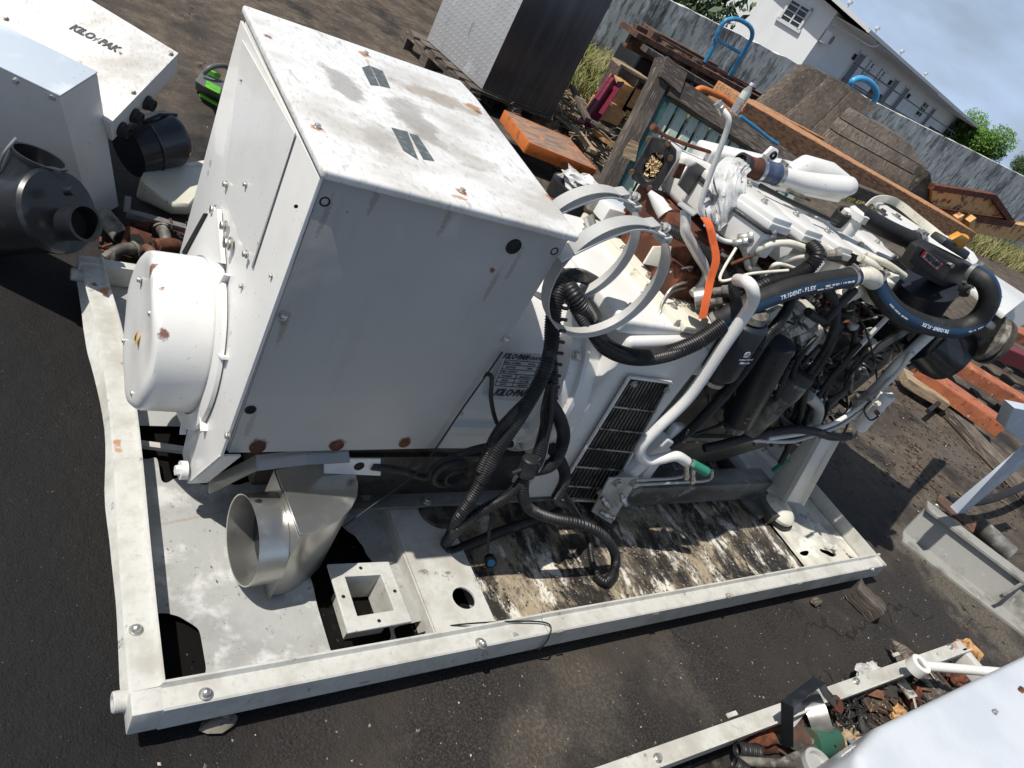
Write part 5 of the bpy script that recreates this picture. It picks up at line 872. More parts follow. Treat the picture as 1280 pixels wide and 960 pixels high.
# random small engine fittings in the dark side of the block
for i in range(290):
    px, py = random.uniform(900, 1185), random.uniform(340, 560)
    if py > 640 - .1 * px + 40 or abs((py - 345) - (-.95) * (px - 1180)) > 260: continue
    if py < 420 - (px - 900) * .3: continue
    Y = random.uniform(.455, .475); p = AY(px, py, Y)
    if not (1.46 < p.x < 2.70 and .36 < p.z < .97) or (p.x > 2.5 and p.z < .5): continue
    mt = random.choice(('castd', 'castd', 'cast', 'rubber', 'black', 'dirtyw', 'dirtyw', 'zinc', 'cast')); k = random.random(); s_ = random.uniform(.006, .022); d = V((random.uniform(-.5, .5), -1, random.uniform(-.4, .5))).normalized()
    if k < .35: part(MB().cyl(p + V((0, .02, 0)), p + d * s_ * 1.1, s_ * .7, s_ * .6, 12).cyl(p + d * s_ * 1.1, p + d * s_ * 1.5, s_ * .4, seg=6), 'boss_plug', mt, bevel=.001, seg=1)
    elif k < .6: part(MB().box(p - V((s_, s_ * .5, s_ * .7)), p + V((s_, s_, s_ * .7))), 'small_housing', mt, bevel=s_ * .2)
    elif k < .8: e = V((random.uniform(-1, 1), -.2, random.uniform(-1, 1))).normalized() * s_ * 3; part(MB().tube(catmull([p, p + e * .4 + V((0, -.03, 0)), p + e, p + e * 1.5 + V((0, .02, -.02))], 5), s_ * .22, 7), 'short_line', mt)
    else: part(MB().blob(p, s_, 2, .5, 1.6, (1.3, .8, .8)), 'cast_lump', mt)
for i in range(34):
    px, py = random.uniform(930, 1110), random.uniform(390, 500); pts = [(px, py, .455)]
    for k in range(3): px += random.uniform(-38, 16); py += random.uniform(10, 40); pts.append((px, py, random.uniform(.425, .45)))
    if AY(*pts[-1]).z < .33 or AY(*pts[0]).x > 2.5: continue
    TUBE('engine_wire', random.choice(('rubber', 'loom', 'rubber', 'dirtyw', 'black')), random.choice((1.2, 1.6, 2.4, 3.2)), pts, 7, 6)
for i in range(60):
    c = V((random.uniform(1.36, 2.5), random.uniform(.50, .62), random.uniform(.92, 1.06))); s_ = random.uniform(.006, .018); d = V((random.uniform(-.6, .6), -1, random.uniform(.0, .8))).normalized(); mt = random.choice(('dirtyw', 'black', 'zinc', 'rust', 'castd', 'black'))
    if random.random() < .5: part(MB().cyl(c + V((0, .05, -.02)), c, s_ * .8, seg=10).cyl(c, c + d * s_, s_ * .6, seg=6), 'head_fitting', mt)
    else: e = c + V((random.uniform(-.12, .12), random.uniform(-.04, .06), random.uniform(-.05, .03))); part(MB().tube(catmull([c, c.lerp(e, .5) + V((0, -.02, .03)), e], 6), s_ * .3, 7), 'short_line', mt)
for i in range(40): p = V((random.uniform(1.38, 2.35), .55, random.uniform(.90, 1.01))); s_ = random.uniform(.006, .016); part(MB().cyl(p + V((0, .06, 0)), p, s_, seg=10).cyl(p, p + V((0, -.01, 0)), s_ * .7, seg=6), 'head_fitting', random.choice(('cream', 'cast', 'zinc', 'rust')))
# ---- wiring looms
loom(GS, [(742, 352, .62), (722, 344, .54), (705, 352, .51), (694, 385, .47), (691, 420, .43), (684, 455, .37), (668, 490, .35), (645, 528, .33), (622, 562, .31), (602, 600, .29)], 10)
for k in range(9): a_, b_ = ((700, 360 + 0), (684, 470)); px = 703 - k * 1.6; py = 385 + k * 14; MB().beam(AY(px, py, .362), AY(px + 7, py + 1, .362), .006, .006, (0, 1, 0)).build('cable_tie', 'black', GS)
loom(GS, [(735, 348, .62), (705, 345, .54), (692, 380, .48), (688, 430, .43), (690, 480, .37), (683, 530, .34), (672, 570, .30)], 9)
loom(GS, [(700, 345, .56), (712, 362, .49), (724, 380, .46), (738, 402, .46), (756, 432, .42), (790, 446, .39), (830, 443, .39), (870, 428, .38), (905, 405, .38)], 12); loom(GS, [(702, 352, .54), (715, 380, .47), (735, 412, .42), (760, 436, .39), (800, 449, .38), (850, 440, .375), (880, 425, .37)], 7)
loom(GS, [(905, 402, .40), (928, 378, .45), (955, 356, .46), (985, 348, .46), (1010, 335, .47), (1022, 318, .48), (1012, 306, .52)], 10)
loom(GS, [(810, 278, .74), (838, 288, .68), (862, 300, .62), (888, 325, .56), (908, 352, .50), (920, 372, .46)], 8.5); loom(GS, [(992, 350, .43), (988, 378, .41), (975, 400, .39), (955, 425, .365), (935, 455, .36), (912, 485, .36), (888, 512, .37), (860, 540, .39), (835, 556, .40)], 7.5)
loom(GS, [(1010, 390, .42), (1030, 400, .42), (1050, 380, .42), (1068, 362, .44)], 6); loom(GS, [(990, 360, .45), (1015, 350, .44), (1040, 370, .43), (1045, 400, .43), (1030, 440, .43), (1000, 480, .43)], 6)
loom(GS, [(673, 480, .38), (660, 500, .36), (640, 520, .34), (620, 545, .33), (600, 590, .30)], 8); loom(GS, [(688, 505, .36), (700, 525, .35), (704, 550, .34), (690, 580, .31), (660, 588, .287)], 9); loom(GS, [(690, 560, .34), (702, 580, .33), (706, 600, .31), (694, 625, .28)], 8)
for pts in ([(600, 470, .42), (614, 470, .40), (614, 500, .38), (622, 530, .37), (640, 548, .36)], [(690, 480, .35), (688, 520, .33), (680, 555, .31), (664, 580, .29), (640, 592, .28)]): TUBE('cable', 'rubber', 2.8, pts)
for k in range(6): TUBE('thin_wire', random.choice(('rubber', 'zinc', 'rubber')), 1.1, [(668 + k, 590, .27), (682, 560 + k * 2, .31), (676 + k * 3, 520, .34), (684 + k, 480, .35)])
p = AY(664, 572, .29); q = AY(654, 600, .28); part(MB().lathe(p, q - p, [(0, .018), (.004, .022), (.04, .022), (.044, .025), (.055, .025), (.06, .018)], 20), 'loom_junction', 'black')
def PZ(px, py, z): return AZ(px, py, z)
def loomZ(pts, r, **k): P = catmull([(AY(a, b, c) if t_ == 'y' else AZ(a, b, c)) for a, b, t_, c in pts], 10); return loomp(GS, P, r, **k)
loomZ([(655, 598, 'y', .28), (654, 618, 'y', .26), (662, 636, 'y', .245), (690, 648, 'y', .235), (725, 655, 'y', .225), (752, 668, 'y', .215), (768, 690, 'y', .205), (768, 712, 'z', .09), (757, 727, 'z', .078), (744, 718, 'z', .078)], .0165, pitch=.007)
loomZ([(654, 600, 'y', .28), (635, 620, 'y', .27), (600, 640, 'y', .27), (575, 660, 'y', .27), (558, 678, 'z', .12), (562, 690, 'z', .10), (590, 680, 'z', .10), (625, 665, 'z', .10), (655, 655, 'z', .11), (700, 640, 'z', .12)], .0165, pitch=.007)
loomZ([(602, 600, 'y', .29), (590, 622, 'y', .28), (572, 650, 'y', .28), (560, 676, 'z', .10)], .0165)
loomZ([(700, 610, 'y', .30), (720, 640, 'y', .28), (735, 670, 'z', .10), (740, 700, 'z', .08), (748, 720, 'z', .075)], .010)
TUBE('cable', 'rubber', 2, [(618, 630, .30), (612, 660, .27), (610, 690, .25)]); p = AZ(612, 698, .075); part(MB().lathe(p, (-.3, -.5, .3), [(0, .016), (.03, .018), (.034, .012)], 16), 'plug', 'black'); part(MB().lathe(p + V((-.012, -.02, .012)), (-.3, -.5, .3), [(0, .011), (.008, .011)], 12), 'plug_face', 'bluepipe')
cc_ = AY(563, 590, .36)
m = MB().tube([cc_ + V((.05 * math.cos(a), -.01 * math.sin(a * .5), .042 * math.sin(a))) for a in np.linspace(0, 12.5, 60)], .0075, 8); part(m, 'coiled_cable', 'rubber'); m = MB().tube([cc_ + V((.01 + .03 * math.cos(a), -.02, .027 * math.sin(a))) for a in np.linspace(0, 6.2, 30)], .004, 8); part(m, 'coiled_cable', 'rubber')
TUBE('cable', 'rubber', 5, [(465, 583, .41), (500, 588, .40), (535, 596, .39), (560, 575, .38), (600, 560, .38), (640, 555, .38)])
TUBE('loose_wire', 'rubber', 1.1, [(628, 440, .392), (600, 480, .388), (576, 514, .386), (545, 560, .385), (520, 592, .36), (475, 625, .33), (430, 658, .30)], n=5)
TUBE('thin_wire', 'rubber', 2, [(816, 400, .5), (812, 415, .48), (822, 430, .46), (828, 445, .44)]); 
for k in (0, 1): TUBE('bracket_wire', 'zinc', 1.8, [(858, 352 + 7 * k, .56), (840, 360 + 5 * k, .54), (828, 378 + 3 * k, .52), (824, 392, .50), (812, 405 + 6 * k, .48)])
# orange coloured strap of ribbon hung on the pipes
Pr = T3([(880, 272, .58), (886, 280, .56), (891, 300, .53), (895, 325, .50), (888, 350, .47), (883, 375, .43), (878, 398, .40)]); rb = MB().strip(catmull(Pr, 5), (1, .1, .15), .031, .002); tag(rb.build('orange_ribbon', 'orribbon', ang=60), 'orange plastic ribbon hung from the thin white pipe', 'ribbon')
# ---- mounts, feet, skid rails
part(MB().prism([(.45, .44, .125), (.45, .50, .125), (.45, .50, .06), (.45, .49, .06), (.45, .49, .115), (.45, .44, .115)], (2.0, 0, 0)), 'skid_rail', 'skid', bevel=.002)
part(MB().beam((1.55, .46, .135), (2.44, .46, .135), .085, .10), 'skid_rail', 'skid', bevel=.006); part(MB().beam((.2, .97, .14), (2.44, .97, .14), .085, .10), 'skid_rail', 'skid', bevel=.006)
part(MB().beam((.45, .50, .20), (1.25, .50, .20), .03, .16), 'base_plate', 'castd', bevel=.004)
part(MB().beam(AZ(905, 590, .10), AZ(955, 645, .085), .10, .02).beam((2.44, .30, .09), (2.44, 1.1, .09), .09, .05), 'cross_member', 'skid', bevel=.004)
q = [AY(405, 592, .41), AY(476, 595, .41), AY(476, 574, .41), AY(405, 574, .41)]; hb = part(MB().slab(q[::-1], .005) if 0 else MB().prism(q, (0, .005, 0)), 'hanger_bracket', 'paint', bevel=.001, seg=1); inst(BORE, 'bolt_hole', hb, AY(449, 583, .409), qz((0, -1, 0)), .022)
p = AZ(545, 655, .075); mt_ = part(MB().lathe(p + V((0, .02, -.01)), (0, 0, 1), [(0, .095), (.012, .095), (.03, .07), (.05, .06), (.055, .03)], 32), 'rubber_mount', 'castd'); bolt(mt_, p + V((-.04, -.03, .012)), (0, 0, 1), .012); bolt(GS, AY(533, 627, .45), (0, 0, 1), .012)
# rusty bracket with fittings under the vent
rb_ = part(MB().prism([AY(px, py, .35) for px, py in ((740, 640), (762, 598), (798, 597), (790, 612), (764, 655))], (0, .006, 0)), 'fitting_bracket', 'traypaint', bevel=.001)
for px, py in ((771, 603), (792, 603)): bolt(rb_, AY(px, py, .348), (0, -1, 0), .013)
for a, b_ in (((752, 622), (763, 636)), ((776, 618), (783, 632)), ((750, 640), (768, 648))): A, B_ = AY(*a, .34), AY(*b_, .31); part(MB().cyl(A, B_, .008).cyl(A.lerp(B_, .3), A.lerp(B_, .6), .012, seg=6).cyl(A.lerp(B_, .9), B_, .011, .007, 14), 'grease_nipple', 'zinc', rb_)
TUBE('fuel_tube', 'strap', 2, [(795, 600, .37), (840, 598, .37), (858, 594, .36)]); TUBE('fuel_tube', 'strap', 2, [(795, 606, .37), (850, 603, .36), (880, 601, .35), (889, 597, .34), (890, 588, .335)])
# front leg and foot
lt = [AY(1003, 548, .42), AY(1048, 546, .36), AY(1052, 552, .36)]
lg = MB().hexa([AZ(962, 600, .14), AZ(978, 626, .13), AZ(1003, 630, .13), AZ(992, 600, .14)], [AY(1008, 545, .42), AY(1024, 548, .37), AY(1050, 548, .37), AY(1040, 540, .42)]); lg = part(lg, 'front_leg', 'paint', bevel=.004)
part(MB().beam(AY(1047, 548, .362), AZ(1001, 629, .135) + V((0, -.006, 0)), .004, .022, (0, 1, 0)), 'leg_flange', 'paint', lg); part(MB().beam(AY(1024, 548, .362), AZ(979, 626, .135) + V((0, -.006, 0)), .004, .022, (0, 1, 0)), 'leg_flange', 'paint', lg)
fc = AZ(969, 640, .078); part(MB().lathe(fc, (.10, -.05, 1), [(0, .072), (.004, .080), (.018, .082), (.034, .072), (.046, .05), (.052, .02)], 40), 'foot_mount', 'cream', lg, bevel=0); part(MB().lathe(fc - V((0, 0, .014)), (.05, 0, 1), [(0, .086), (.012, .089)], 40), 'rubber_foot', 'rubber', lg)
part(MB().tube(T3([(968, 588, .44), (978, 580, .43), (984, 575, .43)]), [.014, .010, .013], 12), 'green_cap', 'tealcap')
# under the box: rear stand parts of the frame hidden in the shade
part(MB().box((.30, .50, .16), (1.0, .95, .34)), 'stator_base', 'castd', bevel=.01)
# ================================================================== LOOSE THINGS ON THE TRAY
dt = thing('steel_duct', (.38, .35, .06), 'brushed stainless air duct elbow with round mouth standing under the white box', 'duct')
zt = .296; top = [AZ(px, py, zt) for px, py in ((346, 590), (375, 668), (390, 667), (406, 661), (424, 650), (438, 636), (445, 622), (446, 606), (441, 590), (432, 574))]
bot = [V((p.x, p.y, .066)) for p in top]; n = len(top)
m = MB(); m.add(top + bot, [list(range(n))[::-1], [n + i for i in range(n)]] + [[i, (i + 1) % n, n + (i + 1) % n, n + i] for i in range(n)]); body = m.build('duct_body', 'steel', dt, bevel=.002, ang=40)
ctr = sum(top, V()) / n; MB().prism([ctr + (p - ctr) * 1.03 + V((0, 0, .0015)) for p in top], (0, 0, .004)).build('top_plate', 'steel', dt, bevel=.001, seg=1)
wd = (top[1] - top[0]).normalized(); ax = wd.cross(ZU).normalized()
if ax.x < 0: ax = -ax
wm = top[0].lerp(top[1], .52); wm.z = .178; mr_ = .104; mc = wm - ax * .072
MB().prism([top[0] - ax * .002 - ZU * .001 - wd * .008, top[1] - ax * .002 + wd * .008, V((top[1].x, top[1].y, .064)) - ax * .002 + wd * .008, V((top[0].x, top[0].y, .064)) - ax * .002 - wd * .008], -ax * .003).build('mouth_plate', 'steel', dt, bevel=.001, seg=1)
m = MB().lathe(mc, ax, [(.0, mr_ - .003), (-.001, mr_), (.066, mr_), (.068, mr_ - .003), (.0, mr_ - .003)], 48, False); m.build('round_mouth', 'steel', dt)
MB().beam(top[1] - ax * .005 - ZU * .222, top[1] - ax * .005, .006, .006).build('weld_seam', 'cast', dt)
MB().lathe(mc + ax * .064, ax, [(0, mr_ - .004), (.002, .01)], 32).build('mouth_shade_disc', 'hole', dt)  # black disc painted in for the shade inside the duct
pf_ = [AY(262, 608, .50), AY(320, 579, .402), AY(380, 572, .398), AY(434, 569, .395)]
for a, b in zip(pf_, pf_[1:]): MB().beam(a, b + (b - a).normalized() * .004, .035, .004, (0, -.5, 1)).build('duct_flange', 'steel', dt)
# crumpled plastic stuffed in the turbo inlet
P = catmull(T3([(928, 206, .77), (916, 213, .72), (907, 232, .68), (901, 256, .65), (896, 280, .63)]), 12); m = MB(); n = len(P); sg = 44; vs = []
ax_ = [(P[min(i + 1, n - 1)] - P[max(i - 1, 0)]).normalized() for i in range(n)]
for i, p in enumerate(P):
    u = i / (n - 1); d, s_, u_ = basis(ax_[i]); r = .020 + .034 * u ** .7
    for j in range(sg):
        a = 2 * math.pi * j / sg; k = .95 + .45 * noise.noise(V((math.cos(a) * 2.6, math.sin(a) * 2.6, u * 1.8))) + .55 * abs(noise.noise(V((math.cos(a) * 5, math.sin(a) * 5, u * 3.0)))) - .1 + .08 * noise.noise(V((a * 9, u * 14, 2)))
        vs.append(p + (s_ * math.cos(a) * 1.15 + u_ * math.sin(a) * .6) * r * k + d * .02 * noise.noise(V((a * 2, u * 4, 1))) * u)
fs = [[i * sg + j, i * sg + (j + 1) % sg, (i + 1) * sg + (j + 1) % sg, (i + 1) * sg + j] for i in range(n - 1) for j in range(sg)]
tag(m.add(vs, fs, None, True).build('plastic_wrap', 'bag', ang=14), 'crumpled silvery white plastic stuffed into the rusty pipe mouth', 'plastic wrap')
# ================================================================== LEFT SIDE
def hex8(bq, tq): return MB().hexa(bq, tq)
P1_, P2_, P3_ = AY(222, 68, 2.2), AY(138, 155, 1.9), AY(105, -3, 2.42); dv = (P3_ - P1_) * 1.5; nn = dv.cross(P2_ - P1_).normalized()
if nn.z < 0: nn = -nn
P1b = AY(223, 98, 2.2); th = (P1b - P1_).length * .95; t4 = [P2_, P1_, P1_ + dv, P2_ + dv]; b4 = [p - nn * th for p in t4]
ka = thing('control_box', (P2_.x, P2_.y, 0), 'tilted white control box with black lettering and three black plugs', 'control box')
hex8(b4, t4).build('box_body', 'paint', ka, bevel=.004); cc3 = sum(t4, V()) / 4; lidq = [cc3 + (p - cc3) * 1.012 + nn * .001 for p in t4]; MB().prism(lidq, nn * .006).build('box_lid', 'lid', ka, bevel=.003)
def onA(u, v): return P2_.lerp(P1_, u) + dv * v + nn * .0078
yd_ = (P2_ - P1_); xd_ = -dv
pt = None
import itertools
def findA(px, py):
    d = ray(px, py); t_ = (P2_ + nn * .0078 - CAM).dot(nn) / d.dot(nn); return CAM + d * t_
a_, b_ = findA(89, 33), findA(150, 64); wl_ = (b_ - a_).length; up = findA(97, 24) - findA(88, 38)
lx = b_ - a_
def stripes_text(s_, c, sz): return text(s_, c, lx, up, sz, 'ink', ka, shear=.28, bold=sz * .035, sx=.82, name='box_lettering')
stripes_text('KILO', a_.lerp(b_, .22), wl_ * .25); stripes_text('PAK', a_.lerp(b_, .76), wl_ * .25)
c0_ = a_.lerp(b_, .52); ux = lx.normalized(); uy = nn.cross(ux).normalized(); 
if uy.dot(up) < 0: uy = -uy
m = MB(); S_ = wl_ * .11
for ang0 in (1.1, -.35): d1 = ux * math.cos(ang0) + uy * math.sin(ang0); d2 = nn.cross(d1).normalized(); m.prism([c0_ + d1 * S_, c0_ + d2 * S_ * .1, c0_ - d1 * S_, c0_ - d2 * S_ * .1], nn * .001)
m.build('star_emblem', 'ink', ka)
m = MB()
for k in (0, 1): m.beam(a_ + uy * S_ * (.28 - .42 * k) , b_ + uy * S_ * (.28 - .42 * k), .0035 * wl_ / .3, .002, nn)
m.build('lettering_gap', 'paint', ka); text('®', b_ + ux * S_ * .35 - uy * S_ * .5, lx, up, wl_ * .08, 'ink', ka, name='box_lettering')
for px, py in ((166, 115), (168, 144), (151, 161)): pass
side = (P1_ - P2_); fn = nn.cross(side).normalized()
if (CAM - P2_).dot(fn) < 0: fn = -fn
for px, py in ((183, 128), (167, 144), (151, 161)):
    d = ray(px, py); t_ = (P2_ - CAM).dot(fn) / d.dot(fn); p = CAM + d * t_; MB().lathe(p, fn, [(-.005, .026), (.008, .026), (.012, .021), (.028, .021), (.030, .016), (.024, .014), (.022, .002)], 24).build('plug', 'black', ka, ang=35)
for px, py in ((213, 67), (166, 115), (7, 23)): bolt(ka, findA(px, py), nn, .008)
# second cabinet leaning in front
B1, A1 = AY(122, 92, 1.90), AY(75, 122, 1.72); B0, A0 = AY(152, 258, 1.99), AY(120, 276, 1.87); ext = AZ(2, 33, B1.z) - B1; ext = ext * 1.8
kb = thing('metal_cabinet', (A0.x, A0.y, 0), 'tall grey blue topped metal cabinet leaning beside the lettered control box', 'cabinet')
hex8([A0 - V((0, 0, .03)), B0 - V((0, 0, .03)), B0 + ext, A0 + ext], [A1, B1, B1 + ext, A1 + ext]).build('cabinet_body', 'paint', kb, bevel=.005)
MB().prism([p + V((0, 0, .001)) for p in (A1, B1, B1 + ext, A1 + ext)], (0, 0, .006)).build('cabinet_top', 'bluegrey', kb, bevel=.002)
for px, py in ((66, 121), (20, 101)): bolt(kb, AY(px, py, 1.74), (-.4, -.9, 0), .008)
# black filter housing with T inlet
E1 = AZ(79, 263, .32); axf = V((.50, -.58, .56)).normalized(); E0 = E1 - axf * .42; fh = thing('air_filter_housing', (E1.x, E1.y, 0), 'glossy black canister with round T inlet and small outlet lying front left', 'filter housing')
Rf = .112; Lf = (E1 - E0).length
MB().lathe(E0, axf, [(0, Rf), (Lf - .04, Rf), (Lf - .035, Rf * 1.05), (Lf - .02, Rf * 1.05), (Lf - .01, Rf * .98), (Lf - .012, .05), (Lf - .012, .01)], 56).build('canister', 'blackg', fh, ang=35)
E2 = E1 + axf * .01 + V((0, 0, -.0)); MB().lathe(E1 - axf * .01 + V((.02, -.03, -.02)), axf, [(0, .045), (.05, .045), (.052, .052), (.065, .052), (.065, .044), (.005, .042)], 36, False).build('outlet_pipe', 'blackg', fh); MB().lathe(E1 + axf * .006 + V((.02, -.03, -.02)), axf, [(0, .042), (.002, .01)], 24).build('outlet_bore', 'hole', fh)
tb = E1 - axf * .17 + V((0, 0, .03)); ti = AY(57, 176, tb.y + .03); td = (ti - tb).normalized()
MB().lathe(tb, td, [(0, .098), (.04, .078), (.08, .068), (.145, .066), (.147, .071), (.155, .071), (.155, .062), (.02, .060)], 44, False).build('inlet_collar', 'blackg', fh); MB().lathe(tb + td * .03, td, [(0, .062), (.002, .01)], 24).build('inlet_bore', 'hole', fh)
MB().lathe(tb + td * .012, td, [(0, .098), (.004, .101), (.01, .094)], 44, False).build('weld_seam', 'blackg', fh); MB().cyl(E1 + V((.0, -.0, .06)), E1 + axf * .03 + V((0, 0, .06)), .012, seg=12).build('drain_boss', 'blackg', fh)
MB().tube(catmull([ti + V((-.066, -.02, .0)), ti + V((-.09, -.03, -.05)), ti + V((-.10, -.02, -.13))], 6), .004, 8).build('toggle', 'zinc', fh)
# black drum behind
dA, dB = AZ(165, 205, .13), AZ(232, 168, .16); db = thing('black_canister', (dB.x, dB.y, 0), 'dull black round canister lying behind the lettered control box', 'canister')
dA, dB = AY(160, 188, 2.15), AY(222, 170, 2.25); MB().lathe(dA, dB - dA, [(0, .02), (0, .10), (.07, .105), (.075, .112), (.085, .105), ((dB - dA).length - .03, .105), ((dB - dA).length - .005, .09), ((dB - dA).length, .02)], 44).build('shell', 'blackg', db, ang=35); MB().tube([dA.lerp(dB, .3) + V((-.02, -.02, .105)), dA.lerp(dB, .5) + V((0, 0, .118)), dA.lerp(dB, .7) + V((.03, .02, .105))], .006, 8).build('latch', 'black', db)
# white plastic tank
wt = thing('plastic_tank', (.42, 2.0, 0), 'yellowed white plastic tank half hidden behind the generator', 'tank'); c = AZ(215, 262, 0)
tq = [AY(175, 222, 2.0), AY(182, 208, 2.12), AY(262, 205, 2.25), AY(250, 235, 2.0), AY(240, 262, 1.95), AY(218, 258, 1.93)]
bt = [V((p.x * .985 + .005, p.y + .02, .02)) for p in tq]; n = len(tq); m = MB(); m.add(tq + bt, [list(range(n)), [n + i for i in range(n)][::-1]] + [[i, (i + 1) % n, n + (i + 1) % n, n + i] for i in range(n)]); m.build('tank_body', 'poly', wt, bevel=.02, seg=3)
MB().strip(catmull([AY(180, 213, 2.12), AY(205, 209, 2.16), AY(235, 207, 2.2), AY(262, 203, 2.25)], 3), (0, 1, 0), .03, .01).build('tank_flange', 'poly', wt)
for px in (190, 207, 226, 246): bolt(wt, AY(px, 211 - (px - 190) * .08, 2.13 + (px - 190) * .0018), (0, -.3, 1), .004)
# scrap fittings on the ground
def scrap(nm, lab, cat, fn, grp=None): t_ = fn(); return tag(t_, lab, cat, grp)
bar = MB().beam(AZ(158, 266, .06), AZ(232, 286, .05), .03, .022, nseg=3, rough=.002).beam(AZ(158, 266, .06), AZ(160, 246, .10), .02, .02); tag(bar.build('bent_bar', 'skid', bevel=.002), 'bent grey steel bar lying across the rusty fittings', 'bar')
pp = thing('exhaust_stub', AZ(140, 280, 0), 'grey round pipe stub lying beside the cabinet foot', 'pipe'); a, b = AZ(128, 268, .06), AZ(152, 296, .045); MB().pipe(a, b, .030, .026).build('stub_pipe', 'cast', pp); a2 = b; d2 = (b - a).normalized()
pf = thing('flanged_elbow', AZ(172, 305, 0), 'rusty flanged pipe elbow with square flange and bore on the asphalt', 'pipe fitting'); a = AZ(170, 302, .05); nf = V((-.3, -.8, .5)).normalized(); _, s1, u1 = basis(nf)
MB().prism([a + s1 * .045 * math.cos(k) * 1.3 + u1 * .045 * math.sin(k) * 1.3 for k in (.8, 2.35, 3.95, 5.5)], nf * .008).build('flange', 'rust', pf, bevel=.004); MB().lathe(a + nf * .009, nf, [(0, .026), (.001, .01)], 20).build('bore', 'hole', pf); MB().tube(catmull([a, a - nf * .05, a - nf * .09 + V((.06, 0, -.01))], 5), .028, 16).build('elbow', 'cast', pf)
for i, (px, py, mt, lab) in enumerate(((193, 283, 'rust', 'small rusty manifold piece nearest the white tank'), (205, 300, 'cast', 'pale grey cast branch below the bent bar'), (215, 312, 'rust', 'rusty bracket lying nearest the drum cover'), (185, 318, 'rustbeam', 'short rusted strip beside the rear tray rim'), (150, 318, 'cast', 'dull bolt and clamp left of the flanged elbow'))):
    p = AZ(px, py, .03); t_ = thing('scrap_fitting', (p.x, p.y, 0), lab, 'scrap metal', 'rusty pipe fittings heaped behind the tray'); d = V((math.cos(i * 1.7), math.sin(i * 1.7), .2)).normalized()
    MB().tube(catmull([p - d * .05, p + V((0, 0, .02)), p + d * .06], 5), .016 + .004 * (i % 3), 12).build('branch', mt, t_); MB().lathe(p + d * .05, d, [(0, .03), (.008, .03), (.009, .016), (.001, .014)], 14).build('collar', mt, t_); MB().blob(p - d * .03, .028, 2, .4).build('lump', mt, t_)
m = MB()
for i in range(70): p = AZ(random.uniform(120, 240), random.uniform(275, 330), 0); p.z = .01; a = random.uniform(0, 6.3); m.beam(p, p + V((math.cos(a), math.sin(a), .1)) * random.uniform(.01, .05), .008, .006)
tag(m.build('small_scrap', 'rust'), 'rusty crumbs and flakes under the fittings', kind='stuff')
# chainsaw
cs = thing('cordless_saw', AZ(262, 122, 0), 'lime green and grey cordless power saw lying behind the white box', 'power tool')
q = lambda px, py, z: AZ(px, py, z)
MB().hexa([q(243, 112, .01), q(278, 130, .01), q(285, 118, .01), q(252, 98, .01)], [q(243, 100, .10), q(276, 122, .10), q(284, 104, .10), q(254, 86, .10)]).build('motor_body', 'greyp', cs, bevel=.015, seg=3)
MB().hexa([q(256, 110, .08), q(276, 120, .08), q(278, 112, .08), q(258, 102, .08)], [q(256, 108, .125), q(275, 118, .12), q(277, 110, .12), q(258, 100, .125)]).build('green_cover', 'lime', cs, bevel=.008); MB().beam(q(250, 118, .03), q(278, 134, .03), .02, .012).build('green_trim', 'lime', cs); MB().tube(catmull([q(254, 92, .12), q(264, 84, .16), q(280, 82, .16), q(290, 88, .12)], 6), .013, 10).build('handle', 'greyp', cs); MB().beam(q(258, 88, .12), q(275, 96, .12), .02, .02).build('green_trim', 'lime', cs)
# ================================================================== SCRAP YARD BEHIND
# aluminium tank on a pallet
b0, b1, b2 = AZ(533, 50, .16), AZ(602, 112, .16), AZ(689, 146, .16)
tk = thing('metal_tank', (b1.x, b1.y, .16), 'tall silver quilted sheet metal tank with a streaked front painted dark as shade on a pallet', 'tank')
e1 = b0 - b1; e2 = b2 - b1; H_ = 1.25; m = MB(); bq = [b1, b2, b2 + e1, b0]; tq = [p + V((0, 0, H_)) for p in bq]
MB().hexa(bq, tq).build('tank_shell', 'alu', tk, bevel=.01)
nf = V((e2.y, -e2.x, 0)).normalized(); MB().prism([b1 + nf * .002 + V((0, 0, .01)), b2 + nf * .002 + V((0, 0, .01)), b2 + nf * .002 + V((0, 0, H_ - .01)), b1 + nf * .002 + V((0, 0, H_ - .01))], nf * .004).build('front_sheet', 'aludark', tk, bevel=.002)  # dark overlay carries the painted shade of the tank front
ns = V((-e1.y, e1.x, 0)).normalized(); 
if (CAM - b1).dot(ns) < 0: ns = -ns
m = MB()   # quilted rows
for i in range(16):
    for j in range(26):
        p = b1 + e1 * ((i + .5 + .5 * (j % 2)) / 17) + V((0, 0, .04 + j * .046)) + ns * .001; d = e1.normalized() * .012; u = V((0, 0, .012)); m.add([p - d, p - u, p + d, p + u, p + ns * .004], [[0, 1, 4], [1, 2, 4], [2, 3, 4], [3, 0, 4]])
tag(m.build('quilted_bosses', 'alu', tk), kind='stuff')
MB().beam(b1 + nf * .006 + V((0, 0, .16)), b2 + nf * .006 + V((0, 0, .16)), .006, .012).build('weld_bead', 'aludark', tk)
pa = thing('wood_pallet', (b1.x, b1.y, 0), 'grey wooden pallet under the silver metal tank', 'pallet')
ex = e1.normalized(); ey = e2.normalized(); o = b1 - ey * .06 - ex * .05; L1 = e1.length + .2; L2 = e2.length + .1
for i in range(6): p = o + ex * (L1 * (i + .5) / 6); p.z = .145; MB().beam(p - ey * .04, p + ey * L2, L1 / 6 * .8, .022, nseg=3, rough=.003).build('deck_board', 'wood_grey', pa)
for k in (0, .5, 1):
    p = o + ey * L2 * k; p.z = .115; MB().beam(p, p + ex * L1, .09, .035, nseg=2, rough=.002).build('stringer', 'wood_grey', pa)
    for i in (0, .33, .66, 1): q = o + ey * L2 * k + ex * L1 * i * .97 + ex * .03; q.z = .05; MB().beam(q - ex * .05, q + ex * .05, .09, .1).build('block', 'wood_grey', pa)
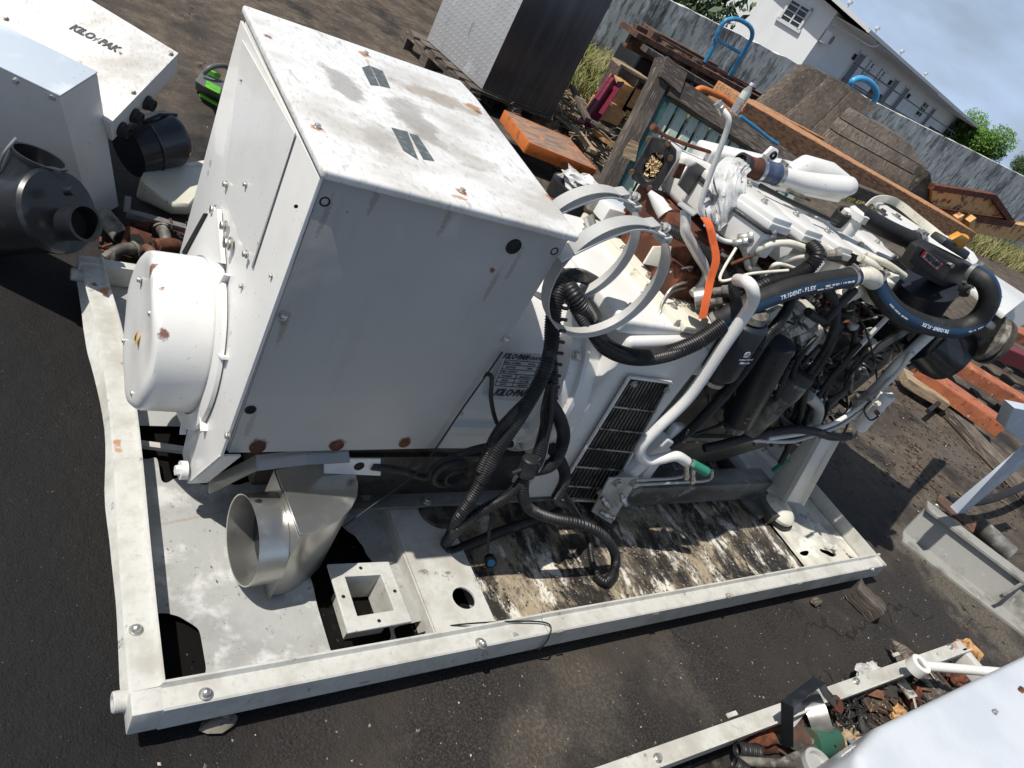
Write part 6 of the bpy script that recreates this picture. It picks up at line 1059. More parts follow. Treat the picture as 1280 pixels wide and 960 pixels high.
# orange shelf (low table) by the tank
q4 = [AZ(632, 139, .20), AZ(664, 182, .20), AZ(742, 212, .20), AZ(748, 178, .20)]; q4 = [AZ(631, 138, .21), AZ(662, 178, .21), AZ(745, 212, .21), AZ(760, 195, .21)]
sf = thing('orange_shelf', tuple(q4[1])[:2] + (0,), 'low orange steel shelf with a rusty worn top beside the silver tank', 'shelf')
a_, b_, c_, d_ = q4; d_ = a_ + (c_ - b_); MB().hexa([a_ - V((0, 0, .012)), b_ - V((0, 0, .012)), c_ - V((0, 0, .012)), d_ - V((0, 0, .012))], [a_, b_, c_, d_]).build('shelf_top', 'shelftop', sf, bevel=.002)
for p, q in ((a_, b_), (b_, c_), (c_, d_), (d_, a_)): MB().beam(p - V((0, 0, .04)), q - V((0, 0, .04)), .012, .085).build('edge_rail', 'orangeb', sf, bevel=.002)
for p in (a_.lerp(b_, .05), b_.lerp(a_, .05), a_.lerp(b_, .8), c_.lerp(d_, .1), d_.lerp(c_, .1)): MB().beam(p - V((0, 0, .21)), p - V((0, 0, .02)), .05, .05).build('leg', 'orangeb', sf, bevel=.002)
tag(MB().blob(AZ(622, 178, .05), .07, 3, .7, 3, (1.2, .9, .7)).build('fibre_clump', 'straw'), 'clump of grey fibre under the orange shelf corner', 'rubbish'); 
tag(MB().blob(AZ(700, 210, .02), .04, 2, .7, 3, (1.2, .9, .5)).build('fibre_clump', 'straw'), 'small brown fibre lump below the orange shelf front', 'rubbish')
bt_ = thing('white_sack', AZ(727, 226, 0), 'black bucket topped with a crumpled white sack just behind the white box corner', 'bucket'); p = AY(728, 232, 2.0); MB().lathe((p.x, p.y, 0), (0, 0, 1), [(0, .12), (p.z - .02, .15), (p.z - .02, .14)], 24).build('bucket', 'black', bt_); MB().blob((p.x, p.y, p.z + .01), .10, 3, .7, 3, (1.1, 1, .4)).build('sack', 'bag', bt_)
MB().blob((p.x + .14, p.y - .1, p.z - .02), .10, 3, .6, 3, (1.4, .9, .3)).build('blue_film', 'bluegrey', bt_)
# corrugated pipe piece and planks near twigs
cp_ = AZ(704, 150, .05), AZ(716, 168, .05); tag(loomp(None, catmull([cp_[0], cp_[0].lerp(cp_[1], .5), cp_[1]], 6), .045, .05, 'ribbed_pipe_piece', 14, 'skid'), 'short grey ribbed pipe lying by the twig heap', 'pipe')
for a, b, w, mt, lab in (((715, 108), (735, 150), .05, 'wood_old', 'thin brown stick standing in the twig heap'), ((717, 158), (742, 190), .07, 'wood_pale', 'pale plank leaning down to the orange shelf end'), ((737, 150), (765, 165), .06, 'wood_grey', 'short grey batten under the maroon channel'), ((744, 165), (760, 178), .06, 'wood_tan', 'tan offcut below the maroon channel')):
    A_, B_ = AP(*a, (4.3, 4.3, 0), -.55), AP(*b, (3.9, 3.9, 0), -.55); A_.z = max(A_.z, .04); B_.z = max(B_.z, .03); tag(MB().beam(A_, B_, w, .03, nseg=3, rough=.002).build('loose_plank', mt), lab, 'plank')
# maroon channel
A_, B_ = AY(737, 142, 4.6), AY(768, 98, 4.9); ch = thing('maroon_channel', (A_.x, A_.y, 0), 'dark maroon steel channel standing on end behind the shelf', 'steel channel'); w_ = .12
MB().beam(A_ - V((0, 0, .1)), B_, .13, .012, (0, -1, 0)).build('web', 'maroon', ch); 
for s_ in (-1, 1): MB().beam(A_ + V((s_ * .065, -.03, -.1)), B_ + V((s_ * .065, -.03, 0)), .012, .07, (0, -1, 0)).build('flange', 'maroon', ch)
# crates of timber offcuts behind
pk = [((800, 105), (812, 140), 5.0, 'tan wood offcut stacked behind the frame post'), ((778, 132), (790, 150), 4.8, 'lower tan wood offcut behind the frame post')]
for (px0, py0), (px1, py1), Y, lab in pk: A_, B_ = AY(px0 - 28, py0 + 5, Y), AY(px1 - 22, py1 + 6, Y); A_.z, B_.z = max(A_.z, .06), max(B_.z, .06); tag(MB().box((min(A_.x, B_.x), Y, min(A_.z, B_.z)), (max(A_.x, B_.x) + .05, Y + .2, max(A_.z, B_.z) + .06)).build('wood_offcut', 'wood_tan', bevel=.004), lab, 'wood offcut')
def yz(px, py, Y): return AY(px, py, Y)
# dark open crate
A_, B_ = yz(768, 92, 5.0), yz(812, 118, 5.0); cr_ = thing('dark_crate', (A_.x, 5.0, 0), 'dark open fronted crate holding offcuts left of the frame post', 'crate'); x0, x1 = 4.75, 5.5; z0, z1 = .34, .62
for a, b in (((x0, 5, z1), (x1, 5.5, z1 + .03)), ((x0, 5, z0), (x1, 5.5, z0 + .03)), ((x0, 5.47, z0 + .03), (x1, 5.5, z1)), ((x0, 5, z0 + .03), (x0 + .03, 5.465, z1)), ((x0, 5, 0), (x0 + .06, 5.3, z0)), ((x1 - .06, 5, 0), (x1, 5.3, z0))): MB().box(a, b).build('board', 'wood_old', cr_)
A_, B_ = yz(770, 77, 4.9), yz(808, 98, 4.9); tag(MB().beam(A_, B_, .16, .02, nseg=3, rough=.003).build('plywood_strip', 'wood_pale'), 'pale plywood strip poking out left over the dark crate', 'plank')
# ---- rusty steel section stack with machinery look
st_ = thing('rusty_steel_stack', (5.6, 5.3, 0), 'stack of dark rusted steel sections lying behind the timber frame', 'steel sections')
def bm_(p, q, w, h, mt, nm, par, Y, Y2=None, **k): A_, B_ = AY(*p, Y), AY(*q, Y2 or Y); return MB().beam(A_, B_, w, h, **k).build(nm, mt, par, bevel=.004, seg=1)
bm_((806, 38), (905, 92), .10, .06, 'rustbeam', 'steel_section', st_, 5.4, label=None) if 0 else MB().beam(yz(806, 36, 5.4), yz(890, 82, 5.4), .16, .07).build('steel_section', 'rustbeam', st_)
MB().beam(yz(786, 36, 5.2), yz(955, 126, 5.2), .30, .05).build('steel_section', 'rustbeam', st_); MB().beam(yz(788, 44, 5.2), yz(950, 132, 5.2), .05, .22).build('steel_section', 'rustbeam', st_)
MB().beam(yz(805, 60, 5.0), yz(912, 124, 5.0), .10, .05).build('steel_section', 'skid', st_); MB().beam(yz(795, 60, 5.5), yz(930, 130, 5.5), .04, .4).build('steel_section', 'rust', st_)
for px, py in ((815, 45), (830, 60), (845, 70), (868, 80), (905, 105), (935, 120)): p = yz(px, py, 5.15); MB().box(p - V((.05, .06, .07)), p + V((.05, .06, .05))).build('bracket', 'rustbeam', st_, bevel=.008)
for k in range(7): p = yz(815 + k * 20, 52 + k * 11, 5.12); MB().blob(p, .05, 2, .6, 2, (1.4, .8, .8)).build('rust_lump', 'rust', st_)
for x_ in (4.8, 5.6, 6.5): MB().beam((x_, 5.35, 0), (x_, 5.35, .95), .10, .10).build('stand_post', 'rustbeam', st_)
MB().box((4.9, 5.3, .45), (5.3, 5.7, .78)).build('black_bin', 'black', st_, bevel=.02)
# ---- blue hand truck frame
ht_ = thing('blue_hand_truck', (5.7, 5.2, 0), 'blue tubular hand truck handle rising above the rusty steel', 'hand truck')
hp = [yz(888, 66, 5.2), yz(895, 48, 5.2), yz(903, 30, 5.2), yz(912, 24, 5.2), yz(925, 25, 5.2), yz(938, 34, 5.2), yz(940, 46, 5.2), yz(932, 62, 5.2), yz(922, 78, 5.2), yz(913, 93, 5.2)]
hp = [hp[0] - V((.0, 0, .9))] + hp + [hp[-1] - V((0, 0, .85))]
MB().tube(catmull(hp, 7), .022, 12).build('tube_frame', 'bluepipe', ht_); MB().tube([yz(897, 50, 5.2), yz(925, 66, 5.2)], .017, 10).build('cross_tube', 'bluepipe', ht_); MB().beam(hp[-2] + V((-.25, .06, -.2)), hp[-2] + V((0, .06, -.2)), .02, .14).build('back_plate', 'bluepipe', ht_)
# second bright blue hoop
bh = [yz(1061, 110, 5.2), yz(1066, 101, 5.2), yz(1077, 98, 5.2), yz(1089, 104, 5.2), yz(1095, 114, 5.2), yz(1093, 126, 5.2)]; bh = [bh[0] - V((0, 0, 1.2)), bh[0] - V((0, 0, .3))] + bh + [bh[-1] - V((0, 0, .3)), bh[-1] - V((0, 0, 1.3))]
hb_ = thing('blue_hoop', (8, 5.2, 0), 'bright blue tube hoop showing over the wide grey boards', 'tube hoop'); MB().tube(catmull(bh, 7), .035, 12).build('hoop', 'cyanpipe', hb_)
# orange tube hoop
oh = T3([(862, 140, 3.6), (866, 120, 3.6), (875, 111, 3.6), (888, 115, 3.6), (905, 123, 3.6), (925, 140, 3.6)]); tag(MB().tube(catmull(oh, 8), .025, 12).build('orange_tube', 'orangeb'), 'bright orange bent tube between the frame and the rusty steel', 'tube')
# ---- timber frame with green slats
fr = thing('slatted_frame', (3.2, 2.6, 0), 'upright grey timber frame filled with faded green slats behind the engine', 'slatted frame')
TH = math.radians(30); PN = V((0, -math.cos(TH), math.sin(TH)))
def AL(px, py, y0, th=TH, off=0):
    n = V((0, -math.cos(th), math.sin(th))); d = ray(px, py); return CAM + d * ((V((0, y0, 0)) + n * off - CAM).dot(n) / d.dot(n))
YF = 2.35
def LF(x, s, off=0): return V((x, YF, 0)) + V((0, math.sin(TH), math.cos(TH))) * s + PN * off     # a point of the leaning frame plane
def lf(px, py): p = AL(px, py, YF); return p.x, p.z / math.cos(TH)
def fbeam(x0, s0, x1, s1, w, h, nm, mt, off=0, **k): return MB().beam(LF(x0, s0, off), LF(x1, s1, off), w, h, PN, **k).build(nm, mt, fr, bevel=.003, seg=1)
xa, sa = lf(829, 92); xb, sb_ = lf(722, 274); xr, sr = lf(985, 206)
fbeam(xa, sa + .02, xb - (sb_) * (xa - xb) / (sa - sb_) * .0, 0.02, .115, .07, 'post', 'wood_grey', nseg=8, rough=.003)
fbeam(xa + .05, sa - .055, xr + .05, sr - .0, .13, .07, 'top_rail', 'wood_grey', off=.004, nseg=8, rough=.003)
MB().beam(LF(xa - .06, sa + .02, .0), LF(xa + .14, sa - .02, 0), .13, .11, PN).build('corner_block', 'wood_grey', fr)
def rail_s(x): return sa - .055 + (sr - sa + .055) * (x - xa) / (xr - xa) - .05
def post_x(s): return xa + (xb - xa) * (sa - s) / (sa - 0.02) 
x0f = xa + .06
for k in range(14):
    xs = x0f + .13 + k * .118
    if k == 0: fbeam(x0f - .0 , rail_s(x0f), post_x(0.02) + .05, .02, .10, .02, 'side_board', 'greend', off=-.0)
    fbeam(xs, rail_s(xs) + .04, xs + (post_x(0.02) - xa), .02, .082, .02, 'slat', 'green', off=-.04, nseg=3, rough=.001)
fbeam(x0f + .0, .55, x0f + 1.7, .5, 1.05, .015, 'back_board', 'castd', off=-.12)
fbeam(x0f - .05, .3, x0f + 1.5, .3, .10, .03, 'back_rail', 'wood_grey', off=-.07)
px_, ps_ = lf(782, 187); fbeam(px_ - .05, ps_, px_ + .07, ps_ - .0, .12, .05, 'patch_block', 'wood_pale', off=.01)
for px, py in ((815, 222), (808, 205), (850, 200)): pass
# bottle standing on the frame
bp0, bp1 = AY(917, 141, 2.95), AY(941, 104, 2.95); bo = thing('water_bottle', tuple(bp0), 'clear plastic bottle leaning upright on the timber behind the pipe fitting', 'bottle'); d = bp1 - bp0; l = d.length
MB().lathe(bp0, d, [(0, .018), (l * .02, .031), (l * .25, .032), (l * .3, .030), (l * .6, .032), (l * .75, .028), (l * .88, .014), (l * .93, .013)], 24).build('bottle_body', 'bottle', bo); MB().lathe(bp0, d, [(l * .48, .0325), (l * .70, .0325)], 24, False).build('bottle_label', 'labelg', bo); MB().lathe(bp0, d, [(l * .92, .016), (l, .016)], 16).build('bottle_cap', 'white', bo)
MB().tube(catmull(T3([(925, 145, 2.8), (945, 160, 2.8), (960, 172, 2.8), (972, 180, 2.8)]), 6), .012, 8).build('blue_bar', 'bluepipe')
tag(bpy.data.objects['blue_bar'], 'thin blue bar lying across the orange brown timber', 'bar')
# ---- long orange brown timbers
def tb(p, q, Y, w, h, mt, lab, nm='timber', Y2=None, cat='timber', **k):
    A_, B_ = AY(*p, Y), AY(*q, Y2 or Y); return tag(MB().beam(A_, B_, w, h, nseg=6, rough=.004, **k).build(nm, mt, bevel=.006, seg=1), lab, cat)
tb((903, 132), (1195, 292), 4.0, .42, .28, 'wood_or', 'longest orange brown timber lying across the scrap', 'long_timber')
tb((940, 134), (1110, 222), 4.6, .12, .12, 'wood_or', 'narrow orange timber on the far side of the longest one', 'long_timber')
tb((985, 205), (1130, 262), 3.6, .12, .12, 'wood_old', 'lower brown timber in front of the longest orange one', 'long_timber')
tb((925, 190), (1000, 226), 3.0, .14, .10, 'wood_grey', 'short grey timber end beside the white pipe', 'long_timber')
# wide boards leaning / stacked
def board(pts, Y, lab, mt='wood_old', nm='wide_board', th=.07, dn=None):
    P = [AY(px, py, Y) for px, py in pts]; o = thing(nm, (sum(p.x for p in P) / len(P), Y, 0), lab, 'boards') ; return P, o
def panel(pts, Y, th, mt, nm, par, ln=0):
    P = [AY(px, py, Y) for (px, py) in pts] if not ln else [AL(px, py, Y - .5 * math.tan(ln) * 1.6, ln) for px, py in pts]; e = (P[1] - P[0]).normalized(); m = MB(); n = len(P); w = (P[-1] - P[0]); 
    vs = [p for p in P] + [p + V((0, th, 0)) for p in P]; gr = [((v - P[0]).dot(w.normalized()) , (v - P[0]).dot(e), v.y) for v in vs] if 0 else [((v - P[0]).dot(e), (v - P[0]).dot(e.orthogonal()) , v.y * .3) for v in vs]
    m.add(vs, [list(range(n)), [n + i for i in range(n)][::-1]] + [[i, (i + 1) % n, n + (i + 1) % n, n + i] for i in range(n)], gr); return m.build(nm, mt, par, bevel=.004, seg=1)
o1 = thing('timber_boards', (6.3, 4.5, 0), 'wide dark grey boards standing side by side behind the orange timber', 'boards')
panel([(947, 137), (1006, 86), (1022, 87), (1039, 98), (976, 151)], 4.55, .12, 'wood_old', 'board', o1, .6)
panel([(978, 152), (1041, 97), (1068, 108), (1098, 132), (1081, 144), (1068, 160), (1036, 180)], 4.50, .12, 'wood_old', 'board', o1, .6) if 0 else None
panel([(978, 152), (1041, 97), (1066, 110), (1008, 168)], 4.50, .12, 'wood_old', 'board', o1, .6); panel([(1009, 169), (1067, 111), (1098, 133), (1070, 152), (1038, 182)], 4.495, .12, 'wood_old', 'board', o1, .6)
MB().beam(AY(977, 151, 4.38), AY(1040, 98, 4.62), .02, .05, (0, -1, .5)).build('gap_shadow_strip', 'castd', o1) if 0 else None
MB().beam((5.3, 4.75, .0), (5.3, 4.75, .9), .1, .1).beam((7.3, 4.75, 0), (7.3, 4.75, 1.0), .1, .1).build('prop', 'wood_old', o1)
o2 = thing('big_beams', (8.3, 4.3, 0), 'large cracked brown beams with a square cut end painted dark as shade at the right of the boards', 'beams')
panel([(1036, 183), (1072, 141), (1086, 148), (1140, 180), (1152, 205), (1120, 214)], 4.4, .5, 'wood_old', 'beam', o2) if 0 else None
panel([(1036, 183), (1048, 169), (1163, 231), (1136, 240)], 4.36, .45, 'wood_old', 'beam', o2, .5); panel([(1049, 168), (1060, 155), (1162, 214), (1164, 230)], 4.38, .45, 'wood_grey', 'beam', o2, .5); panel([(1061, 154), (1074, 142), (1135, 176), (1160, 212)], 4.40, .45, 'wood_grey', 'beam', o2, .5)
P = [AY(1136, 240, 4.355), AY(1163, 231, 4.355), AY(1165, 217, 4.36), AY(1167, 254, 4.36), AY(1160, 262, 4.355)]; m = MB(); q = [AY(1137, 240, 4.35), AY(1163, 216, 4.35), AY(1167, 252, 4.35), AY(1158, 263, 4.35)]; m.prism(q, (.1, .45, 0)); m.build('cut_end', 'hole', o2) if 0 else m.build('cut_end', 'castd', o2)  # near-black material paints in the shade on the cut end
# yellow over rust steel truss
tr_ = thing('yellow_truss', (10.5, 4.3, 0), 'rusty steel skip edge with peeling yellow orange paint against the wall', 'steel frame')
panel([(1163, 262), (1166, 234), (1240, 246), (1262, 276), (1258, 279)], 4.3, .05, 'truss', 'side_plate', tr_)
panel([(1160, 264), (1166, 261), (1280, 282), (1330, 292), (1330, 312), (1210, 290), (1165, 276)], 4.22, .12, 'truss', 'lower_rail', tr_)
for a, b, w in (((1164, 233), (1241, 245), .07), ((1241, 245), (1264, 278), .07), ((1163, 263), (1264, 279), .09)): MB().beam(AY(*a, 4.24), AY(*b, 4.24), w, w).build('frame_bar', 'rust', tr_)
for a, b in (((1197, 268), (1186, 300)), ((1212, 272), (1206, 310))): MB().beam(AY(*a, 4.15), AY(*b, 4.15), .12, .1).build('post', 'truss', tr_)
p = AY(1207, 300, 4.3); MB().beam((p.x, 4.3, 0), (p.x, 4.3, p.z), .18, .1).build('post', 'truss', tr_); MB().beam((p.x + 1.8, 4.3, 0), (p.x + 1.8, 4.3, .9), .18, .1).build('post', 'truss', tr_)
# ---- orange channels, right
def chan(p, q, z, w, mt, lab, nm='orange_channel', hz=.10):
    A_, B_ = AZ(*p, z), AZ(*q, z); B_.z = z; o = thing(nm, tuple(A_.lerp(B_, .5))[:2] + (0,), lab, 'steel channel', 'painted steel channels lying beyond the machine'); d, s_, u = basis(B_ - A_)
    MB().beam(A_, B_, w, .012).build('web', mt, o, bevel=.002, seg=1)
    for k in (-1, 1): MB().beam(A_ + s_ * k * w / 2 - ZU * hz / 2, B_ + s_ * k * w / 2 - ZU * hz / 2, .014, hz).build('flange', mt, o, bevel=.002, seg=1)
    for t_ in (.2, .5, .8): c = A_.lerp(B_, t_); MB().beam(c - s_ * w * .6 + V((0, 0, -z + .02)), c + s_ * w * .6 + V((0, 0, -z + .02)), .08, .04).build('packer', 'wood_old', o); MB().beam(V((c.x, c.y, .03)), V((c.x, c.y, z - .01)), .06, .06).build('riser', 'wood_old', o)
chan((1150, 455), (1255, 528), .20, .22, 'orange', 'nearest orange painted steel channel with white splashes')
chan((1188, 442), (1300, 510), .22, .20, 'orange', 'orange channel just beyond the nearest one')
chan((1225, 418), (1310, 455), .34, .16, 'red', 'dark red channel between orange ones', 'red_channel', .14)
chan((1240, 395), (1330, 440), .42, .30, 'orange', 'farthest and highest orange channel with grooves')
m = MB()
# planks on the ground
A_, B_ = AZ(1140, 476, .06), AZ(1185, 502, .06); tag(MB().beam(AZ(1128, 470, .09), AZ(1180, 502, .09), .20, .07, nseg=4, rough=.003).build('plank', 'wood_pale', bevel=.004, seg=1), 'pale tan plank end lying just right of the white strainer', 'plank')
tag(MB().beam(AZ(1172, 500, .04), AZ(1330, 665, .04), .16, .07, nseg=8, rough=.004).build('plank', 'wood_grey', bevel=.004, seg=1), 'long grey brown plank running to the right edge on the litter', 'plank')
tag(MB().beam(AZ(1160, 514, .085), AZ(1188, 492, .085), .03, .03).build('black_bar', 'black'), 'short black bar across the joint of the two planks', 'bar')
# concrete / steel channel with pale post
cg = thing('steel_trough', AZ(1230, 700, 0), 'grey steel channel base with an upright pale blue grey post at right', 'steel frame')
P_, Q_ = AZ(1157, 635, .16), AZ(1330, 765, .16); d, s_, u = basis(Q_ - P_); s_ = V((d.y, -d.x, 0)).normalized()
if (CAM - P_).dot(s_) < 0: s_ = -s_
MB().hexa([P_ - ZU * .16 + s_ * .05, Q_ - ZU * .16 + s_ * .05, Q_ - ZU * .16 + s_ * .03, P_ - ZU * .16 + s_ * .03], [P_, Q_, Q_ - s_ * .02, P_ - s_ * .02]).build('web', 'concg', cg)
MB().beam(P_ + ZU * .006 + s_ * -.02, Q_ + ZU * .006 - s_ * .02, .10, .012).build('top_flange', 'concg', cg); MB().beam(P_ - ZU * .155 + s_ * .09, Q_ - ZU * .155 + s_ * .09, .14, .012).build('bottom_flange', 'concg', cg)
MB().beam(AZ(1172, 622, .17), AZ(1218, 660, .17), .13, .012).build('rust_plate', 'rustbeam', cg)
pb = AZ(1196, 638, .17); ptop = AY(1262, 555, pb.y); MB().beam(pb, V((pb.x, pb.y, pb.z + .55)), .10, .05, (0, -1, 0)).build('pale_post', 'bluegrey', cg, bevel=.003)
MB().prism([AY(1256, 535, pb.y - .02), AY(1268, 510, pb.y - .02), AY(1320, 520, pb.y - .02), AY(1320, 590, pb.y - .02)], (0, .05, 0)).build('bracket_plate', 'bluegrey', cg, bevel=.003)
MB().tube(catmull([AZ(1185, 625, .1), AZ(1225, 627, .14), AZ(1270, 612, .2), AZ(1310, 590, .25)], 6), .022, 12).build('black_cable', 'rubber', cg)
MB().tube([AZ(1222, 655, .08), AZ(1262, 692, .06)], .05, 14).build('grey_sleeve', 'skid', cg); MB().beam(AZ(1252, 745, .1), AZ(1290, 722, .18), .015, .02).build('thin_bar', 'skid', cg)
for px, py in ((1170, 628), (1206, 660)): bolt(cg, AY(px, py + 4, P_.y + .0) if 0 else AZ(px, py + 5, .15), s_, .012)
# ================================================================== BOTTOM RIGHT CORNER
r2 = thing('second_tray', AZ(1000, 890, 0), 'second white tray rim crossing the bottom right corner with a junk filled floor', 'drip tray')
A_, B_ = AZ(735, 962, .12), AZ(1200, 800, .12); dd = (B_ - A_).normalized(); A_ = A_ - dd * .5; sN = V((dd.y, -dd.x, 0)); 
if (CAM - A_).dot(sN) < 0: sN = -sN
J = A_.lerp(B_, .79)
def rail2(a, b, nm): MB().hexa([a - ZU * .06, b - ZU * .06, b - ZU * .06 + sN * .045, a - ZU * .06 + sN * .045], [a, b, b + sN * .045, a + sN * .045]).build(nm, 'traypaint', r2, bevel=.004); MB().beam(a + sN * .048 + ZU * .004, b + sN * .048 + ZU * .004, .006, .02).build('rim_lip', 'traypaint', r2)
rail2(A_, J - dd * .002, 'rim'); rail2(J + dd * .002, B_, 'rim')
m = MB(); C_ = B_ + sN * 1.2; m.beam(B_ + sN * .03 - dd * .02 - ZU * .03, C_ - dd * .02 - ZU * .03, .045, .06); m.build('rim', 'traypaint', r2, bevel=.004)
MB().hexa([A_ + sN * .05 - ZU * .10, B_ + sN * .05 - ZU * .10, C_ - ZU * .10, A_ + sN * 1.2 - ZU * .10], [A_ + sN * .05 - ZU * .085, B_ + sN * .05 - ZU * .085, C_ - ZU * .085, A_ + sN * 1.2 - ZU * .085]).build('floor', 'castd', r2)
for px, py in ((816, 938), (1064, 845), (1182, 803)): bolt(r2, AZ(px, py, .12) + sN * .02, (0, 0, 1), .010)
for px, py in ((915, 893), (1120, 818)): p = AZ(px, py, .122); MB().beam(p - dd * .02, p + dd * .02, .012, .006).build('clip', 'traypaint', r2)
# white hood, corner
hp_ = [AZ(1070, 938, .55), AZ(1100, 905, .55), AZ(1340, 790, .55), AZ(1340, 1050, .55), AZ(1080, 1000, .55)]; hd2 = thing('white_hood', tuple(hp_[0])[:2] + (0,), 'smooth white machine hood filling the bottom right corner', 'hood')
n = len(hp_); m = MB(); m.prism([p - ZU * .4 for p in hp_], (0, 0, .4)); m.build('hood_shell', 'hood', hd2, bevel=.03, seg=5)
bolt(hd2, AZ(1243, 890, .552), (.1, 0, 1), .006); MB().blob(AZ(1277, 862, .551), .012, 2, .6, 2, (1.4, .8, .1)).build('rust_scab', 'rust', hd2)
# arm with eye
A_, B_ = AZ(1150, 832, .19), AZ(1245, 840, .24); ar = thing('white_link_arm', tuple(A_)[:2] + (0,), 'white painted link arm with an eye end lying over the second tray rim', 'link arm')
MB().tube([A_, A_.lerp(B_, .5), B_ + (B_ - A_) * .4], [.017, .017, .017], 18).build('arm', 'paint', ar); MB().pipe(A_ - V((.02, .0, .018)), A_ - V((.02, 0, -.022)), .036, .018).build('eye', 'paint', ar, bevel=.002, seg=1); MB().lathe(A_ - V((.02, 0, .01)), (0, 0, 1), [(0, .017), (.026, .016), (.028, .004)], 18).build('eye_bush', 'zinc', ar)
# black strap bracket
sb = thing('black_strap_bracket', AZ(985, 880, .1), 'bent black steel strap with a rusty holed end over the second tray', 'strap bracket')
MB().strip(T3([(983, 925, -.64), (983, 885, -.62), (1020, 856, -.60)]) if 0 else [AZ(984, 930, .10), AZ(984, 880, .22), AZ(1024, 850, .24)], (0.3, -.5, .2), .035, .005).build('strap', 'blackg', sb, ang=20)
MB().strip([AZ(1024, 850, .24), AZ(1032, 866, .2), AZ(1048, 884, .15)], (.8, .3, 0), .04, .005).build('strap', 'blackg', sb, ang=20); p = AZ(1046, 880, .16); MB().lathe(p, (0, -.3, 1), [(-.004, .026), (.004, .026), (.006, .012), (.0, .010)], 20).build('rusty_eye', 'rust', sb)
# bright strap rings, green can, junk
junk = [('metal_ring', (1020, 893), .07, 'strap', 'shiny metal band ring in the second tray', 'metal ring'), ]
p = AZ(1018, 893, .10); tag(MB().lathe(p, (.5, -.2, .5), [(-.03, .062), (.03, .062), (.03, .059), (-.03, .059), (-.03, .062)], 36, False).build('metal_band', 'steel'), 'shiny metal band lying in the second tray below the black strap', 'metal band')
tag(MB().strip([AZ(985, 905, .09), AZ(1005, 880, .12), AZ(1030, 862, .13)], (.3, .9, .2), .045, .002).build('metal_strip', 'strap'), 'flat pale metal strip leaning on the second tray rim', 'metal strip')
p = AZ(1022, 925, .07); tag(MB().cyl(p - V((.05, 0, 0)), p + V((.06, -.02, .0)), .045, seg=24).build('green_can', 'can', bevel=.004), 'dirty green can lying among junk in the second tray', 'can')
for i, (px, py, s_, mt, lab, cat, sq) in enumerate(((985, 915, .08, 'rustbeam', 'rusty crushed shell left of the green can', 'scrap metal', (1.4, .8, .5)), (1052, 925, .06, 'wood_pale', 'pale broken foam chunk right of the green can', 'rubbish', (1, .9, .6)), (1160, 858, .10, 'wood_grey', 'grey split wood chunk by the white link arm', 'wood chunk', (.8, 1.5, .4)), (1138, 868, .035, 'rust', 'small rusty socket near the grey wood chunk', 'scrap metal', (1, 1, 1)), (1210, 815, .05, 'wood_tan', 'amber brown plastic shard at the second tray corner', 'rubbish', (.7, 1.1, .8)), (1195, 845, .05, 'rust', 'rust red casting beside the second tray corner', 'scrap metal', (1.3, .7, .5)), (1122, 890, .035, 'wood_tan', 'small yellow brown lump beside the hood edge', 'rubbish', (1, .8, .6)), (1095, 870, .05, 'leaflit', 'brown crumpled leaf mass in the second tray', 'rubbish', (1.8, 1, .4)), (1085, 838, .05, 'bag', 'scrap of pale foil inside the second tray', 'rubbish', (1.5, .6, .25)), (960, 920, .07, 'rust', 'dark rusty sleeve under the black strap', 'scrap metal', (1.8, .5, .4)))):
    p = AZ(px, py, .055); tag(MB().blob(p, s_, 3, .55, 2.2, sq).build('junk_piece', mt), lab, cat)
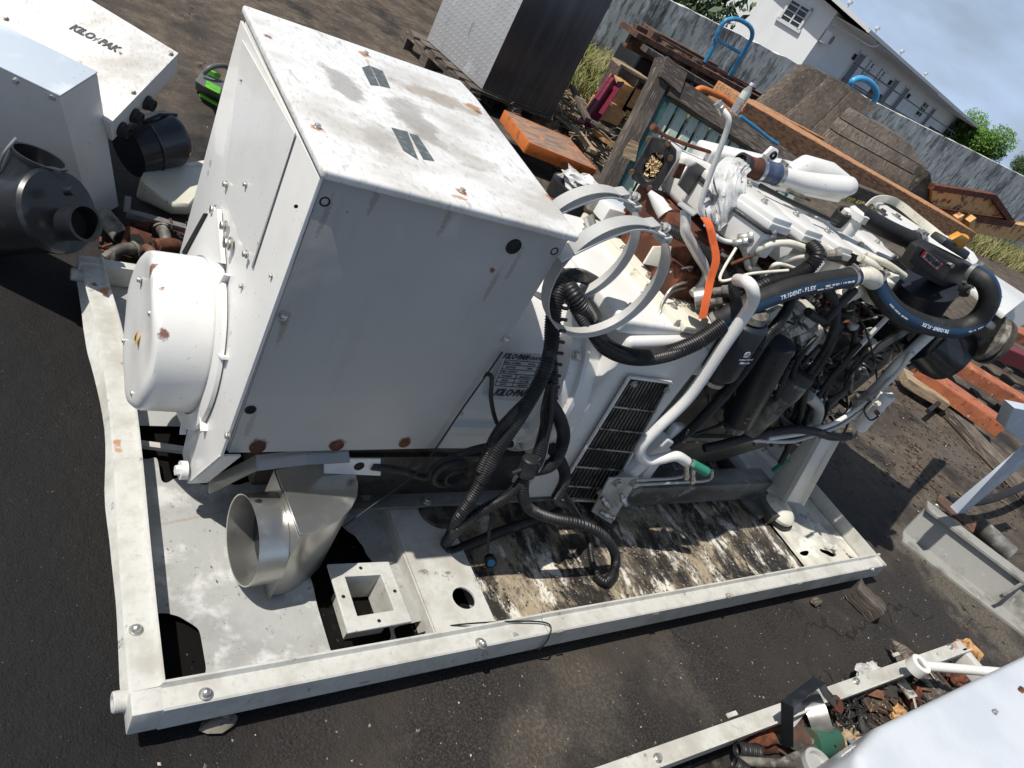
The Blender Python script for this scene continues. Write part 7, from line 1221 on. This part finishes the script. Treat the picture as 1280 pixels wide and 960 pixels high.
# little machine at the very bottom
mcn = thing('small_grey_mechanism', AZ(1000, 945, 0), 'small grey cast mechanism with black coil spring at the bottom edge', 'mechanism')
p = AZ(1005, 950, .13); MB().box(p - V((.07, .08, .07)), p + V((.09, .03, .0))).build('casting', 'cast', mcn, bevel=.012); MB().lathe(p + V((.03, -.03, .0)), (0, 0, 1), [(0, .05), (.015, .05), (.016, .04), (.004, .038), (.004, .002)], 30).build('dial', 'strap', mcn)
a, b = AZ(922, 937, .10), AZ(948, 941, .10); m = MB(); d, s_, u = basis(b - a); l = (b - a).length; m.tube([a + d * l * k / 160 + (s_ * math.cos(k * .55) + u * math.sin(k * .55)) * .018 for k in range(161)], .004, 6); m.build('coil_spring', 'black', mcn)
m = MB(); a, b = AZ(918, 955, .1), AZ(932, 965, .1); d, s_, u = basis(b - a); l = (b - a).length; m.tube([a + d * l * k / 100 + (s_ * math.cos(k * .55) + u * math.sin(k * .55)) * .018 for k in range(101)], .004, 6); m.build('coil_spring', 'black', mcn)
MB().tube([b + V((.0, .03, 0)), p + V((-.05, 0, 0))], .012, 10).build('rod', 'cast', mcn); 
for k in range(7): MB().tube(catmull([AZ(1060 + k * 2, 925 + k, .09), AZ(1070 + k, 940 + k * 3, .13), AZ(1062 + k * 3, 958, .10)], 5), .003, 6).build('wire', random.choice(('rubber', 'zinc', 'cyanpipe')), mcn)
tag(scatter(900, (A_.x - .5, A_.x + .25, A_.y - .35, A_.y + .05), .005, .02, .4).build('tray_litter', 'leaflit'), 'leaf litter and flakes in the second tray', kind='stuff')
for v in bpy.data.objects['tray_litter'].data.vertices: v.co.z += .04
m = MB()
for k in range(26): a = AZ(random.uniform(1000, 1075), random.uniform(880, 935), .06); m.tube(catmull([a, a + V((random.uniform(-.08, .08), random.uniform(-.06, .06), .05)), a + V((random.uniform(-.15, .15), random.uniform(-.1, .1), 0))], 5), .0025, 5)
tag(m.build('wire_tangle', 'rubber'), 'tangle of thin dark wires in the second tray', kind='stuff')

for nm, mt, lab, n_ in (('scrap_bits', 'rustbeam', 'rusty strips and offcuts heaped in the second tray', 22), ('pale_bits', 'dirtyw', 'pale chips and broken trim heaped in the second tray', 16), ('dark_bits', 'castd', 'dark oily fragments heaped in the second tray', 26)):
    m = MB()
    for k in range(n_):
        c = AZ(random.uniform(985, 1200), 0, .06); px = random.uniform(985, 1190); py = 905 - (px - 985) * .36 + random.uniform(-14, 34); c = AZ(px, py, random.uniform(.05, .09)); a = random.uniform(0, 6.3); d = V((math.cos(a), math.sin(a), random.uniform(-.3, .4))) * random.uniform(.015, .06)
        m.beam(c - d, c + d, random.uniform(.008, .04), random.uniform(.002, .010), (random.uniform(-.5, .5), random.uniform(-.5, .5), 1))
    tag(m.build(nm, mt), lab, kind='stuff')
